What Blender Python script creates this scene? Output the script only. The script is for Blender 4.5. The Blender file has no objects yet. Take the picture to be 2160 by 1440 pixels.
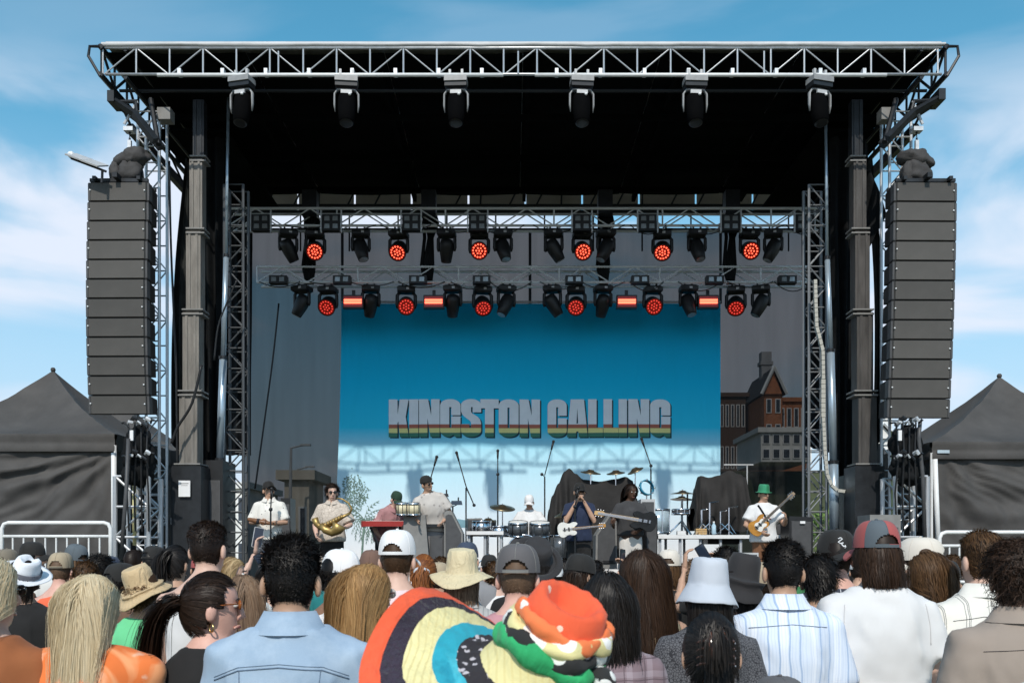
import bpy, bmesh, math, random
import numpy as np
from mathutils import Vector, Matrix, noise

random.seed(11); np.random.seed(11)
SC = bpy.context.scene
COL = SC.collection
R = math.radians
EYE = 1.72
FPX = 2000.0

# ------------------------------------------------------------------ camera, sky, sun, exposure
cam_d = bpy.data.cameras.new('camera'); cam = bpy.data.objects.new('camera', cam_d); COL.objects.link(cam)
cam_d.sensor_width = 36.0; cam_d.lens = 36.0 * FPX / 2160.0
cam.location = (0, 0, EYE); cam.rotation_euler = (R(90), 0, 0)
cam_d.shift_y = (1165 - 720) / 2160.0
cam_d.clip_start = 0.1; cam_d.clip_end = 6000
cam_d.dof.use_dof = True; cam_d.dof.focus_distance = 11.0; cam_d.dof.aperture_fstop = 10.0
SC.camera = cam

SUN_EL, SUN_AZ = R(43.4), R(184.4)
W = bpy.data.worlds.new('World'); SC.world = W; W.use_nodes = True
nt = W.node_tree; nt.nodes.clear()
def wn(t, **k):
    n = nt.nodes.new(t)
    for a, b in k.items(): setattr(n, a, b)
    return n
sky = wn('ShaderNodeTexSky', sky_type='NISHITA', sun_disc=False)
sky.sun_elevation = SUN_EL; sky.sun_rotation = SUN_AZ; sky.air_density = 1.0; sky.dust_density = 0.6; sky.ozone_density = 1.6
hs = wn('ShaderNodeHueSaturation'); hs.inputs['Saturation'].default_value = 1.28; hs.inputs['Hue'].default_value = 0.47; hs.inputs['Value'].default_value = 1.12
nt.links.new(sky.outputs[0], hs.inputs['Color'])
tc = wn('ShaderNodeTexCoord'); sep = wn('ShaderNodeSeparateXYZ'); nt.links.new(tc.outputs['Generated'], sep.inputs[0])
mp = wn('ShaderNodeMapping'); mp.inputs['Scale'].default_value = (3.0, 3.0, 9.0); mp.inputs['Location'].default_value = (0.3, 0.4, 2.8)
nt.links.new(tc.outputs['Generated'], mp.inputs[0])
nz = wn('ShaderNodeTexNoise'); nz.inputs['Scale'].default_value = 1.0; nz.inputs['Detail'].default_value = 6; nz.inputs['Roughness'].default_value = 0.46; nz.inputs['Distortion'].default_value = 0.5
nt.links.new(mp.outputs[0], nz.inputs['Vector'])
cr = wn('ShaderNodeMapRange'); cr.interpolation_type = 'SMOOTHSTEP'
cr.inputs['From Min'].default_value = 0.43; cr.inputs['From Max'].default_value = 0.61
nt.links.new(nz.outputs[0], cr.inputs['Value'])
# clouds gather towards the horizon, thin out overhead
el = wn('ShaderNodeMapRange'); el.interpolation_type = 'SMOOTHSTEP'
el.inputs['From Min'].default_value = 0.34; el.inputs['From Max'].default_value = 0.45; el.inputs['To Min'].default_value = 0.95; el.inputs['To Max'].default_value = 0.14
nt.links.new(sep.outputs['Z'], el.inputs['Value'])
hz = wn('ShaderNodeMapRange'); hz.inputs['From Min'].default_value = 0.0; hz.inputs['From Max'].default_value = 0.40; hz.inputs['To Min'].default_value = 1.0; hz.inputs['To Max'].default_value = 0.0
nt.links.new(sep.outputs['Z'], hz.inputs['Value'])
mu = wn('ShaderNodeMath', operation='MULTIPLY'); nt.links.new(cr.outputs[0], mu.inputs[0]); nt.links.new(el.outputs[0], mu.inputs[1])
hm = wn('ShaderNodeMix', data_type='RGBA'); hm.inputs['B'].default_value = (3.5, 4.25, 5.5, 1); nt.links.new(hz.outputs[0], hm.inputs['Factor']); nt.links.new(hs.outputs[0], hm.inputs['A'])
mix = wn('ShaderNodeMix', data_type='RGBA'); mix.inputs['B'].default_value = (5.2, 5.65, 6.5, 1)
nt.links.new(mu.outputs[0], mix.inputs['Factor']); nt.links.new(hm.outputs['Result'], mix.inputs['A'])
bg = wn('ShaderNodeBackground'); bg.inputs['Strength'].default_value = 0.145
nt.links.new(mix.outputs['Result'], bg.inputs['Color'])
wo = wn('ShaderNodeOutputWorld'); nt.links.new(bg.outputs[0], wo.inputs[0])

sl = bpy.data.lights.new('sun', 'SUN'); sl.energy = 2.95; sl.angle = R(0.7); sl.color = (1.0, 0.945, 0.86)
so = bpy.data.objects.new('sun', sl); COL.objects.link(so); so.location = (-2, -20, 30)
sdir = Vector((-math.sin(SUN_AZ) * math.cos(SUN_EL), -math.cos(SUN_AZ) * math.cos(SUN_EL), -math.sin(SUN_EL)))
so.rotation_euler = sdir.to_track_quat('-Z', 'Y').to_euler()

SC.view_settings.view_transform = 'Standard'; SC.view_settings.look = 'None'
SC.view_settings.exposure = 0.1; SC.view_settings.gamma = 1.0; SC.view_settings.use_curve_mapping = False
SC.cycles.max_bounces = 6; SC.cycles.diffuse_bounces = 3; SC.cycles.glossy_bounces = 3; SC.cycles.transparent_max_bounces = 12

# ------------------------------------------------------------------ helpers
def at(px, py, Y):
    """real-world point at distance Y whose place in the photograph is (px, py)"""
    return Vector(((px - 1080) / FPX * Y, Y, EYE + (1165 - py) / FPX * Y))

MATS = {}
def mat(name, col, rough=0.65, metal=0.0, var=0.12, vscale=6.0, bump=0.0, bscale=60.0, spec=0.4, emit=None, estr=1.0, sheen=0.0, trans=0.0, stretch=None):
    if name in MATS: return MATS[name]
    m = bpy.data.materials.new(name); m.use_nodes = True
    t = m.node_tree; b = t.nodes['Principled BSDF']
    b.inputs['Roughness'].default_value = rough; b.inputs['Metallic'].default_value = metal
    b.inputs['Specular IOR Level'].default_value = spec
    b.inputs['Sheen Weight'].default_value = sheen
    c = tuple(col[:3])
    co = t.nodes.new('ShaderNodeTexCoord')
    src = co.outputs['Object']
    if stretch:
        mpn = t.nodes.new('ShaderNodeMapping'); mpn.inputs['Scale'].default_value = stretch
        t.links.new(src, mpn.inputs[0]); src = mpn.outputs[0]
    if var > 0:
        n = t.nodes.new('ShaderNodeTexNoise'); n.inputs['Scale'].default_value = vscale; n.inputs['Detail'].default_value = 5; n.inputs['Roughness'].default_value = 0.6
        t.links.new(src, n.inputs['Vector'])
        r = t.nodes.new('ShaderNodeValToRGB')
        r.color_ramp.elements[0].position = 0.3; r.color_ramp.elements[1].position = 0.7
        r.color_ramp.elements[0].color = tuple(max(0, x * (1 - var)) for x in c) + (1,)
        r.color_ramp.elements[1].color = tuple(min(1, x * (1 + var)) for x in c) + (1,)
        t.links.new(n.outputs[0], r.inputs[0]); t.links.new(r.outputs[0], b.inputs['Base Color'])
    else:
        b.inputs['Base Color'].default_value = c + (1,)
    if bump > 0:
        n2 = t.nodes.new('ShaderNodeTexNoise'); n2.inputs['Scale'].default_value = bscale; n2.inputs['Detail'].default_value = 4
        t.links.new(src, n2.inputs['Vector'])
        bp = t.nodes.new('ShaderNodeBump'); bp.inputs['Strength'].default_value = bump; bp.inputs['Distance'].default_value = 0.02
        t.links.new(n2.outputs[0], bp.inputs['Height']); t.links.new(bp.outputs[0], b.inputs['Normal'])
    if emit:
        b.inputs['Emission Color'].default_value = tuple(emit) + (1,); b.inputs['Emission Strength'].default_value = estr
    if trans > 0:
        b.inputs['Transmission Weight'].default_value = trans
    MATS[name] = m
    return m

class MB:
    def __init__(s): s.v = []; s.f = []; s.m = []
    def add(s, verts, faces, mi=0):
        o = len(s.v); s.v.extend([tuple(p) for p in verts]); s.f.extend([tuple(i + o for i in f) for f in faces]); s.m.extend([mi] * len(faces)); return s
    def box(s, c, size, rot=None, mi=0, taper=1.0):
        hx, hy, hz = size[0] / 2, size[1] / 2, size[2] / 2
        vs = []
        for z, k in ((-hz, 1.0), (hz, taper)):
            for x, y in ((-hx, -hy), (hx, -hy), (hx, hy), (-hx, hy)):
                p = Vector((x * k, y * k, z))
                if rot: p = rot @ p
                vs.append(p + Vector(c))
        return s.add(vs, [(3, 2, 1, 0), (4, 5, 6, 7), (0, 1, 5, 4), (1, 2, 6, 5), (2, 3, 7, 6), (3, 0, 4, 7)], mi)
    def rings(s, rings, cap=(True, True), mi=0, closed=True):
        n = len(rings[0]); o = len(s.v); fs = []
        for r in rings: s.v.extend([tuple(p) for p in r])
        for i in range(len(rings) - 1):
            for j in range(n if closed else n - 1):
                k = (j + 1) % n
                fs.append((o + i * n + j, o + i * n + k, o + (i + 1) * n + k, o + (i + 1) * n + j))
        if cap[0]: fs.append(tuple(o + j for j in range(n - 1, -1, -1)))
        if cap[1]: fs.append(tuple(o + (len(rings) - 1) * n + j for j in range(n)))
        s.f.extend(fs); s.m.extend([mi] * len(fs)); return s
    def tube(s, pts, r, n=8, mi=0, round_ends=False, flat=1.0):
        pts = [Vector(p) for p in pts]
        if not hasattr(r, '__len__'): r = [r] * len(pts)
        r = list(r)
        if round_ends:
            d0 = (pts[0] - pts[1]).normalized(); d1 = (pts[-1] - pts[-2]).normalized()
            pts = [pts[0] + d0 * r[0] * .95, pts[0] + d0 * r[0] * .7] + pts + [pts[-1] + d1 * r[-1] * .7, pts[-1] + d1 * r[-1] * .95]
            r = [r[0] * .3, r[0] * .72] + r + [r[-1] * .72, r[-1] * .3]
        rings = []; up = None
        for i, p in enumerate(pts):
            a = pts[max(i - 1, 0)]; b = pts[min(i + 1, len(pts) - 1)]
            t = (b - a).normalized() if (b - a).length > 1e-9 else Vector((0, 0, 1))
            if up is None:
                up = Vector((0, 0, 1)) if abs(t.z) < 0.9 else Vector((0, 1, 0))
            u = t.cross(up)
            if u.length < 1e-6: u = t.orthogonal()
            u.normalize(); w = u.cross(t).normalized(); up = w
            rings.append([p + (u * math.cos(k * 2 * math.pi / n) + w * math.sin(k * 2 * math.pi / n) * flat) * r[i] for k in range(n)])
        return s.rings(rings, (True, True), mi)
    def lathe(s, prof, n=24, c=(0, 0, 0), sx=1.0, sy=1.0, cap=(True, True), mi=0, M=None, fn=None):
        rings = []
        for (r, z) in prof:
            ring = []
            for k in range(n):
                a = 2 * math.pi * k / n
                p = Vector((r * math.cos(a) * sx, r * math.sin(a) * sy, z))
                if fn: p = fn(p, a, r)
                if M: p = M @ p
                ring.append(p + Vector(c))
            rings.append(ring)
        return s.rings(rings, cap, mi)
    def ball(s, c, r, n=10, m=6, mi=0, M=None):
        if not hasattr(r, '__len__'): r = (r, r, r)
        rings = []
        for i in range(1, m):
            t = math.pi * i / m - math.pi / 2
            ring = []
            for k in range(n):
                a = 2 * math.pi * k / n
                p = Vector((r[0] * math.cos(t) * math.cos(a), r[1] * math.cos(t) * math.sin(a), r[2] * math.sin(t)))
                if M: p = M @ p
                ring.append(p + Vector(c))
            rings.append(ring)
        return s.rings(rings, (True, True), mi)
    def grid(s, fn, nu, nv, mi=0):
        o = len(s.v)
        for i in range(nu + 1):
            for j in range(nv + 1): s.v.append(tuple(fn(i / nu, j / nv)))
        for i in range(nu):
            for j in range(nv):
                a = o + i * (nv + 1) + j
                s.f.append((a, a + nv + 1, a + nv + 2, a + 1)); s.m.append(mi)
        return s
    def mesh(s, name, mats, smooth=False):
        me = bpy.data.meshes.new(name); me.from_pydata(s.v, [], s.f)
        if not isinstance(mats, (list, tuple)): mats = [mats]
        for q in mats: me.materials.append(q)
        if len(mats) > 1: me.polygons.foreach_set('material_index', s.m)
        if smooth: me.polygons.foreach_set('use_smooth', [True] * len(me.polygons))
        me.update(); return me
    def obj(s, name, mats, parent=None, smooth=False, world=True):
        return link(name, s.mesh(name, mats, smooth), parent, world)

def link(name, data, parent=None, world=True):
    o = bpy.data.objects.new(name, data); COL.objects.link(o)
    if parent: put(o, parent, world)
    return o
ROOTM = {}
def put(o, parent, world=True):
    o.parent = parent
    if world and parent.type == 'EMPTY':   # coordinates are world coordinates
        o.matrix_parent_inverse = Matrix.Translation(-Vector(parent.location))
def tag(o, label=None, cat=None, group=None, kind=None):
    for k, v in (('label', label), ('category', cat), ('group', group), ('kind', kind)):
        if v: o[k] = v
    return o
def empty(name, loc, label=None, cat=None, group=None, kind=None):
    e = bpy.data.objects.new(name, None); COL.objects.link(e); e.location = loc; e.empty_display_size = 0.1
    return tag(e, label, cat, group, kind)
def kids(o): return [c for c in COL.objects if c.parent == o]
def dup(root, loc, rotz=None, label=None, children=None):
    r = root.copy(); COL.objects.link(r); r.location = loc
    if rotz is not None: r.rotation_euler = (0, 0, rotz)
    if label: r['label'] = label
    def rec(src, dst):
        for ch in list(src.children):
            c = ch.copy(); COL.objects.link(c); c.parent = dst; rec(ch, c)
    rec(root, r); return r

RODM = {}
def rod(name, p, q, r, m, parent=None, n=8):
    key = (m.name, n)
    if key not in RODM:
        b = MB(); b.lathe([(1, 0), (1, 1)], n); RODM[key] = b.mesh('rod_' + m.name, m, False)
    p = Vector(p); q = Vector(q); d = q - p
    o = bpy.data.objects.new(name, RODM[key]); COL.objects.link(o)
    o.location = p; o.rotation_mode = 'QUATERNION'; o.rotation_quaternion = d.to_track_quat('Z', 'Y'); o.scale = (r, r, d.length)
    if parent: put(o, parent)
    return o

def lattice(root, a, b, wv, hv, n, rc, rb, m, faces='fb', zig=True, bracename='brace', vertical=True, phase=0):
    """box truss from a to b; wv, hv full width / height vectors; chords plus one object per brace"""
    a = Vector(a); b = Vector(b); wv = Vector(wv); hv = Vector(hv)
    cs = {(i, j): (wv * i / 2 + hv * j / 2) for i in (-1, 1) for j in (-1, 1)}
    for k, off in cs.items():
        rod('chord', a + off, b + off, rc, m, root)
    sides = []
    if 'f' in faces: sides.append((cs[(-1, -1)], cs[(-1, 1)]))
    if 'b' in faces: sides.append((cs[(1, -1)], cs[(1, 1)]))
    if 't' in faces: sides.append((cs[(-1, 1)], cs[(1, 1)]))
    if 'u' in faces: sides.append((cs[(-1, -1)], cs[(1, -1)]))
    for lo, hi in sides:
        for i in range(n):
            p = a.lerp(b, i / n); q = a.lerp(b, (i + 1) / n)
            if (i + phase) % 2 == 0: rod(bracename, p + lo, q + hi, rb, m, root, 6)
            else: rod(bracename, p + hi, q + lo, rb, m, root, 6)
            if vertical: rod(bracename, p + lo, p + hi, rb, m, root, 6)
        if vertical: rod(bracename, b + lo, b + hi, rb, m, root, 6)

# ------------------------------------------------------------------ shared materials
ALU = mat('aluminium', (0.50, 0.51, 0.52), 0.42, 0.6, 0.15, 9, 0.05)
ALUD = mat('dull_aluminium', (0.70, 0.72, 0.73), 0.5, 0.1, 0.2, 7)
GALV = mat('galvanised_steel', (0.58, 0.60, 0.62), 0.5, 0.35, 0.2, 10, 0.05)
WHITEP = mat('white_paint', (0.78, 0.78, 0.77), 0.5, 0, 0.06, 8)
BLK = mat('black_paint', (0.018, 0.018, 0.02), 0.55, 0, 0.3, 8)
BLKM = mat('black_metal', (0.02, 0.022, 0.025), 0.4, 0.2, 0.3, 10)
BLKP = mat('black_plastic', (0.013, 0.013, 0.014), 0.45, 0, 0.25, 10)
BLKF = mat('black_fabric', (0.012, 0.013, 0.014), 0.95, 0, 0.35, 3, 0.3, 25, spec=0.1)
CEILM = mat('black_roof_lining', (0.0035, 0.004, 0.004), 0.98, 0, 0.3, 2, 0.2, 6, spec=0.05)
DGREY = mat('dark_grey_plastic', (0.07, 0.07, 0.072), 0.5, 0, 0.15, 10)
MGREY = mat('mid_grey_paint', (0.22, 0.215, 0.205), 0.6, 0, 0.15, 6)
GREYP = mat('pale_grey_paint', (0.5, 0.5, 0.5), 0.5, 0.1, 0.12, 8)
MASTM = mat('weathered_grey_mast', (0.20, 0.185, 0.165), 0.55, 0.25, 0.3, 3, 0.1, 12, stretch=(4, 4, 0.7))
CHROME = mat('chrome', (0.75, 0.76, 0.78), 0.15, 1.0, 0.05)
BLUEST = mat('blue_grey_steel_tube', (0.42, 0.52, 0.60), 0.3, 0.55, 0.1, 4)
GLASS = mat('lamp_glass', (0.32, 0.34, 0.35), 0.15, 0.3, 0.2, 30)
PAPER = mat('white_paper', (0.8, 0.8, 0.8), 0.7, 0, 0.03)
VINYL = mat('grey_white_vinyl', (0.55, 0.55, 0.55), 0.6, 0, 0.12, 3, 0.2, 10)
REDLED = mat('red_led', (0.3, 0.02, 0.01), 0.4, 0, 0, emit=(1.0, 0.10, 0.05), estr=3.0)
REDLEDW = mat('red_led_weak', (0.2, 0.012, 0.01), 0.4, 0, 0, emit=(1.0, 0.07, 0.05), estr=.9)
REDBAR = mat('red_tube', (0.3, 0.02, 0.01), 0.4, 0, 0, emit=(1.0, 0.15, 0.08), estr=3.2)
REDLENS = mat('dark_red_lens', (0.10, 0.006, 0.006), 0.2, 0, 0, emit=(1.0, 0.03, 0.01), estr=0.10)
# ------------------------------------------------------------------ the setting
gm = MB(); gm.grid(lambda u, v: (-2500 + 5000 * u, -500 + 5500 * v, 0), 2, 2)
GROUND = mat('dry_grass_and_dirt', (0.12, 0.115, 0.06), 0.95, 0, 0.4, 0.7, 0.4, 20)
tag(gm.obj('ground', GROUND), kind='structure')

# hills behind
def hill(name, cx, cy, w, d, h, m):
    b = MB()
    def fn(u, v):
        x = (u - .5) * w; y = (v - .5) * d
        k = max(0, math.cos(math.pi * (u - .5))) ** 1.3 * max(0, math.cos(math.pi * (v - .5)))
        return (cx + x, cy + y, -0.3 + h * k * (0.8 + 0.35 * noise.noise(Vector((x / w * 6 + cx, y / d * 4, 3)))))
    b.grid(fn, 40, 14); return tag(b.obj(name, m, smooth=True), kind='structure')
HILLM = mat('wooded_hill', (0.055, 0.085, 0.045), 0.95, 0, 0.45, 0.08, 0.5, 0.6)
hill('hill', 210, 330, 420, 220, 52, HILLM)
hill('hill', -160, 420, 420, 200, 17, HILLM)

BRICK = mat('red_brick', (0.45, 0.18, 0.09), 0.9, 0, 0.25, 3)
SLATE = mat('slate_roof', (0.07, 0.07, 0.075), 0.85, 0, 0.25, 3)
WHITEW = mat('white_render', (0.74, 0.73, 0.70), 0.85, 0, 0.06, 2)
CREAMW = mat('cream_boards', (0.62, 0.56, 0.46), 0.85, 0, 0.1, 2)
PANE = mat('dark_window_glass', (0.05, 0.06, 0.075), 0.12, 0, 0.2, 3)
CONC = mat('grey_concrete', (0.32, 0.32, 0.33), 0.9, 0, 0.12, 2)
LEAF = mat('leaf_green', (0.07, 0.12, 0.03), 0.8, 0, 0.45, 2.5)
BARK = mat('bark', (0.12, 0.09, 0.06), 0.95, 0, 0.3, 8)

def building(name, label, x0, x1, y, z0, z1, depth, wm, rows, cols, win=(0.55, 0.55), gable=0.0, cat='building', roofm=SLATE, hip=False):
    e = empty(name, ((x0 + x1) / 2, y, z0), label, cat)
    b = MB(); b.box(((x0 + x1) / 2, y + depth / 2, (z0 + z1) / 2), (x1 - x0, depth, z1 - z0)); b.obj('wall', wm, e)
    cw = (x1 - x0) / cols; rh = (z1 - z0) / rows
    fm = None
    for r in range(rows):
        for c in range(cols):
            wx = x0 + cw * (c + .5); wz = z0 + rh * (r + .55)
            f = MB(); f.box((wx, y - .04, wz), (cw * win[0] + .16, .1, rh * win[1] + .16)); fo = f.obj('window', WHITEP, e)
            g = MB(); g.box((wx, y - .06, wz), (cw * win[0], .1, rh * win[1])); g.obj('pane', PANE, fo)
    if gable > 0:
        xm = (x0 + x1) / 2; o = .35; d = depth
        b = MB()
        b.add([(x0 - o, y - o, z1), (x1 + o, y - o, z1), (xm, y - o, z1 + gable), (x0 - o, y + d, z1), (x1 + o, y + d, z1), (xm, y + d, z1 + gable)],
              [(0, 2, 5, 3), (1, 4, 5, 2), (0, 3, 4, 1), (3, 5, 4)]); b.obj('roof', roofm, e)
        b = MB(); b.add([(x0, y - .02, z1 - .02), (x1, y - .02, z1 - .02), (xm, y - .02, z1 + gable - .25)], [(0, 1, 2)]); b.obj('gable', wm, e)
        b = MB()
        for s, xe in ((-1, x0 - o), (1, x1 + o)):
            b.tube([(xe, y - o - .05, z1), (xm, y - o - .05, z1 + gable)], .16, 4)
        b.obj('bargeboard', WHITEP, e)
    else:
        b = MB(); b.box(((x0 + x1) / 2, y + depth / 2, z1 + .2), (x1 - x0 + .6, depth + .6, .4)); b.obj('parapet', wm, e)
    return e

Y = 90
k = Y / FPX
def bx(px): return (px - 1080) * k
def bz(py): return EYE + (1165 - py) * k
# hillside terrace the houses stand on, seen through the mesh
tb = MB(); tb.add([(18, 74, -.2), (60, 74, -.2), (60, 80, 8.6), (18, 80, 8.6), (60, 140, 13), (18, 140, 13)], [(0, 1, 2, 3), (3, 2, 4, 5)])
tag(tb.obj('terrace_slope', mat('dark_scrub', (0.05, 0.06, 0.03), .95, 0, .4, .5)), kind='structure')
building('brick_house', 'red brick gabled house with white bargeboards seen through the right mesh', bx(1612), bx(1650), Y, 9.5, bz(832), 8, BRICK, 3, 2, (.4, .5), 2.6)
e = building('brick_terrace', 'low red brick wing beside the gabled house behind the right mesh', bx(1651), bx(1712), Y + 1.5, 9.5, bz(842), 8, BRICK, 2, 4, (.45, .5), 0)
ch = MB(); ch.box((bx(1638), Y + 4, bz(775)), (1.0, 1.0, 4.5)); ch.box((bx(1638), Y + 4, bz(750)), (1.25, 1.25, .35)); ch.obj('chimney', CONC, e)
building('white_house', 'white house with rows of windows behind the right mesh', (1605 - 1080) * .038, (1712 - 1080) * .038, 76, 9.0, EYE + (1165 - 912) * .038, 8, WHITEW, 2, 5, (.55, .55), 0)
building('row_house', 'long dark terrace with small bright windows behind the right mesh', bx(1522), bx(1606), Y + 6, 9.0, bz(815), 8, mat('sooty_brick', (.12, .075, .055), .9), 2, 7, (.35, .5), 0)
building('white_hotel', 'white town house with tall windows beside the right speaker stack', (1846 - 1080) * .06, (1882 - 1080) * .06, 120, 8, EYE + (1165 - 842) * .06, 14, WHITEW, 4, 3, (.45, .62), 1.2)
building('pavilion', 'low white pavilion below the town house on the right', (1838 - 1080) * .05, (1885 - 1080) * .05, 100, 6, EYE + (1165 - 925) * .05, 8, WHITEW, 1, 5, (.7, .6), 1.6, roofm=CONC)
building('utility_shed', 'pale utility shed seen through the left mesh', (600 - 1080) * .02, (652 - 1080) * .02, 40, 0, EYE + (1165 - 1012) * .02, 3, CREAMW, 1, 2, (.35, .4), 0, 'shed')
building('pale_block', 'pale building with windows seen behind the left lattice tower', (455 - 1080) * .03, (520 - 1080) * .03, 60, 0, EYE + (1165 - 1030) * .03, 8, WHITEW, 2, 3, (.5, .5), 0)

def lamp_post(px, py, Y, label):
    p = at(px, py, Y); e = empty('street_lamp', (p.x, Y, 0), label, 'street lamp')
    b = MB(); b.tube([(p.x, Y, 0), (p.x, Y, p.z * .6), (p.x + .04, Y, p.z)], [.09, .07, .05], 8); b.obj('pole', GREYP, e)
    b = MB(); b.tube([(p.x, Y, p.z), (p.x + .5, Y, p.z + .12)], .035, 6); b.box((p.x + .62, Y, p.z + .13), (.4, .18, .07)); b.obj('lamp_head', GREYP, e)
lamp_post(612, 945, 38, 'tall grey street lamp seen through the left mesh')
lamp_post(626, 990, 44, 'shorter street lamp just right of the tall one behind the left mesh')

LEAFMESH = None
def tree(x, y, z0, h, r, label, n=900, seed=1, m=LEAF):
    rnd = random.Random(seed)
    e = empty('tree', (x, y, z0), label, 'tree')
    b = MB(); b.tube([(x, y, z0), (x + .1, y, z0 + h * .35), (x - .1, y, z0 + h * .75)], [h * .03, h * .022, h * .008], 8)
    for i in range(6):
        a = rnd.random() * 6.28; zz = z0 + h * (.3 + .08 * i)
        b.tube([(x, y, zz), (x + math.cos(a) * r * .7, y + math.sin(a) * r * .7, zz + h * .16)], [h * .012, h * .004], 5)
    b.obj('trunk', BARK, e)
    b = MB()
    lobes = [(Vector((rnd.uniform(-.6, .6) * r, rnd.uniform(-.6, .6) * r, h * rnd.uniform(.4, .85))), r * rnd.uniform(.35, .6)) for _ in range(11)]
    for i in range(n):
        c, lr = rnd.choice(lobes)
        d = Vector((rnd.gauss(0, 1), rnd.gauss(0, 1), rnd.gauss(0, 1))).normalized() * lr * rnd.uniform(.55, 1.05)
        p = Vector((x, y, z0)) + c + d
        u = Vector((rnd.gauss(0, 1), rnd.gauss(0, 1), rnd.gauss(0, 1))).normalized(); w = u.orthogonal().normalized(); s = h * rnd.uniform(.02, .045)
        b.add([p - u * s, p + w * s * .6, p + u * s, p - w * s * .6], [(0, 1, 2, 3)])
    b.obj('crown', m, e)
LEAF2 = mat('bright_leaf_green', (0.11, 0.17, 0.04), 0.8, 0, 0.4, 2.5)  # paler, yellower leaf green for the right-hand trees
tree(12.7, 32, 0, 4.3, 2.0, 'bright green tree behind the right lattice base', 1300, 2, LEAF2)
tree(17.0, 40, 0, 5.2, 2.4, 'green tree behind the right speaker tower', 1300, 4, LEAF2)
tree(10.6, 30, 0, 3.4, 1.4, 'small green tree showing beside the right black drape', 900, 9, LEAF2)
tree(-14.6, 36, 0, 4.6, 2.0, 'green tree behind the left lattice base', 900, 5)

# ------------------------------------------------------------------ stage platform
DECK = 1.05
e = empty('stage_platform', (0.3, 13.5, 0), 'black stage platform under the big roof', 'stage')
b = MB(); b.box((0.3, 16.9, DECK - .08), (13.4, 6.9, .16)); b.obj('deck', BLKP, e)
for i in range(11):
    x0 = -6.3 + i * 1.2
    b = MB(); b.grid(lambda u, v: (x0 + 1.2 * u, 13.47 + .035 * math.sin(u * 25 + i), .02 + .86 * v), 24, 2); b.obj('skirt_panel', BLKF, e)
for s, nm, lb in ((-1, 'wing_platform', 'side platform under the left black tent'), (1, 'wing_platform', 'side platform under the right black tent')):
    xs = -8.6 if s < 0 else 9.2
    e = empty(nm, (xs, 16, 0), lb, 'platform')
    b = MB(); b.box((xs, 15.8, 1.10), (4.4, 6.2, .14)); b.obj('deck', BLKP, e)
    for i in range(4):
        x0 = xs - 2.2 + i * 1.1
        b = MB(); b.grid(lambda u, v: (x0 + 1.1 * u, 12.72 + .03 * math.sin(u * 22 + i), .02 + 1.0 * v), 20, 2); b.obj('skirt_panel', BLKF, e)

# ------------------------------------------------------------------ roof
ZB, ZT, YF, YR = 8.775, 9.165, 14.0, 19.6
XL, XR = -6.0, 6.34
roof = empty('stage_roof', (0.22, 14, 8.7), 'wide flat stage roof with black lining and silver front truss', 'stage roof')
b = MB()
for i in range(6):
    x0 = XL + (XR - XL) * i / 6; x1 = XL + (XR - XL) * (i + 1) / 6
    q = MB(); q.grid(lambda u, v: (x0 + (x1 - x0 - .012) * u, YF + .06 + (YR - YF - .06) * v, ZT - .03 - .03 * math.sin(math.pi * u) - .012 * math.sin(v * 37 + i)), 6, 30)
    q.obj('lining_panel', CEILM, roof, True)
b = MB(); b.box(((XL + XR) / 2, (YF + YR) / 2, ZT + .07), (XR - XL, YR - YF, .05)); b.obj('roof_sheet', VINYL, roof)
b = MB()
def fas(u, v):
    x = XL - .05 + (XR - XL + .1) * u; a = v * 2 * math.pi
    w = .012 * noise.noise(Vector((x * 1.3, 0, 0))) + .007 * noise.noise(Vector((x * 5, 2, 0)))
    return (x, YF - .01 + .035 * math.cos(a), ZT + .045 + w + (.032 + .012 * noise.noise(Vector((x * .9, 7, 0)))) * math.sin(a))
b.grid(fas, 160, 10); b.obj('rolled_edge', VINYL, roof, True)
# ceiling beams
for i, x in enumerate((-4.2, -2.0, 0.25, 2.5, 4.7)):
    q = MB(); q.box((x, (YF + YR) / 2 + .2, ZT - .16), (.07, YR - YF - .5, .12)); q.obj('roof_beam', CEILM, roof)
for yy in (15.6, 17.2, 18.7):
    q = MB(); q.box((.22, yy, ZT - .30), (XR - XL - .6, .06, .10)); q.obj('roof_beam', CEILM, roof)
# front truss
ft = MB(); ft.tube([(XL, YF, ZB), (XR, YF, ZB)], .021, 10); ft.tube([(XL, YF, ZT), (XR, YF, ZT)], .022, 10)
fto = ft.obj('front_truss', WHITEP if False else ALU, roof, True)
sp = 70.45 / FPX * YF; x0 = (217 - 1080) / FPX * YF
n = 25
for i in range(n + 1):
    x = x0 + i * sp
    rod('brace', (x, YF, ZB), (x, YF, ZT), .014, ALU, fto)
    if i < n:
        if i % 2 == 0: rod('brace', (x + .02, YF, ZB), (x + sp, YF, ZT), .011, ALU, fto)
        else: rod('brace', (x, YF, ZT), (x + sp - .02, YF, ZB), .011, ALU, fto)
for px in (588, 1093, 1611):
    x = (px - 1080) / FPX * YF; rod('brace', (x, YF - .02, ZB), (x, YF - .02, ZT - .06), .013, ALU, fto)
rod('rear_chord', (XL, YF + .5, ZB), (XR, YF + .5, ZB), .025, BLKM, roof)
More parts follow.
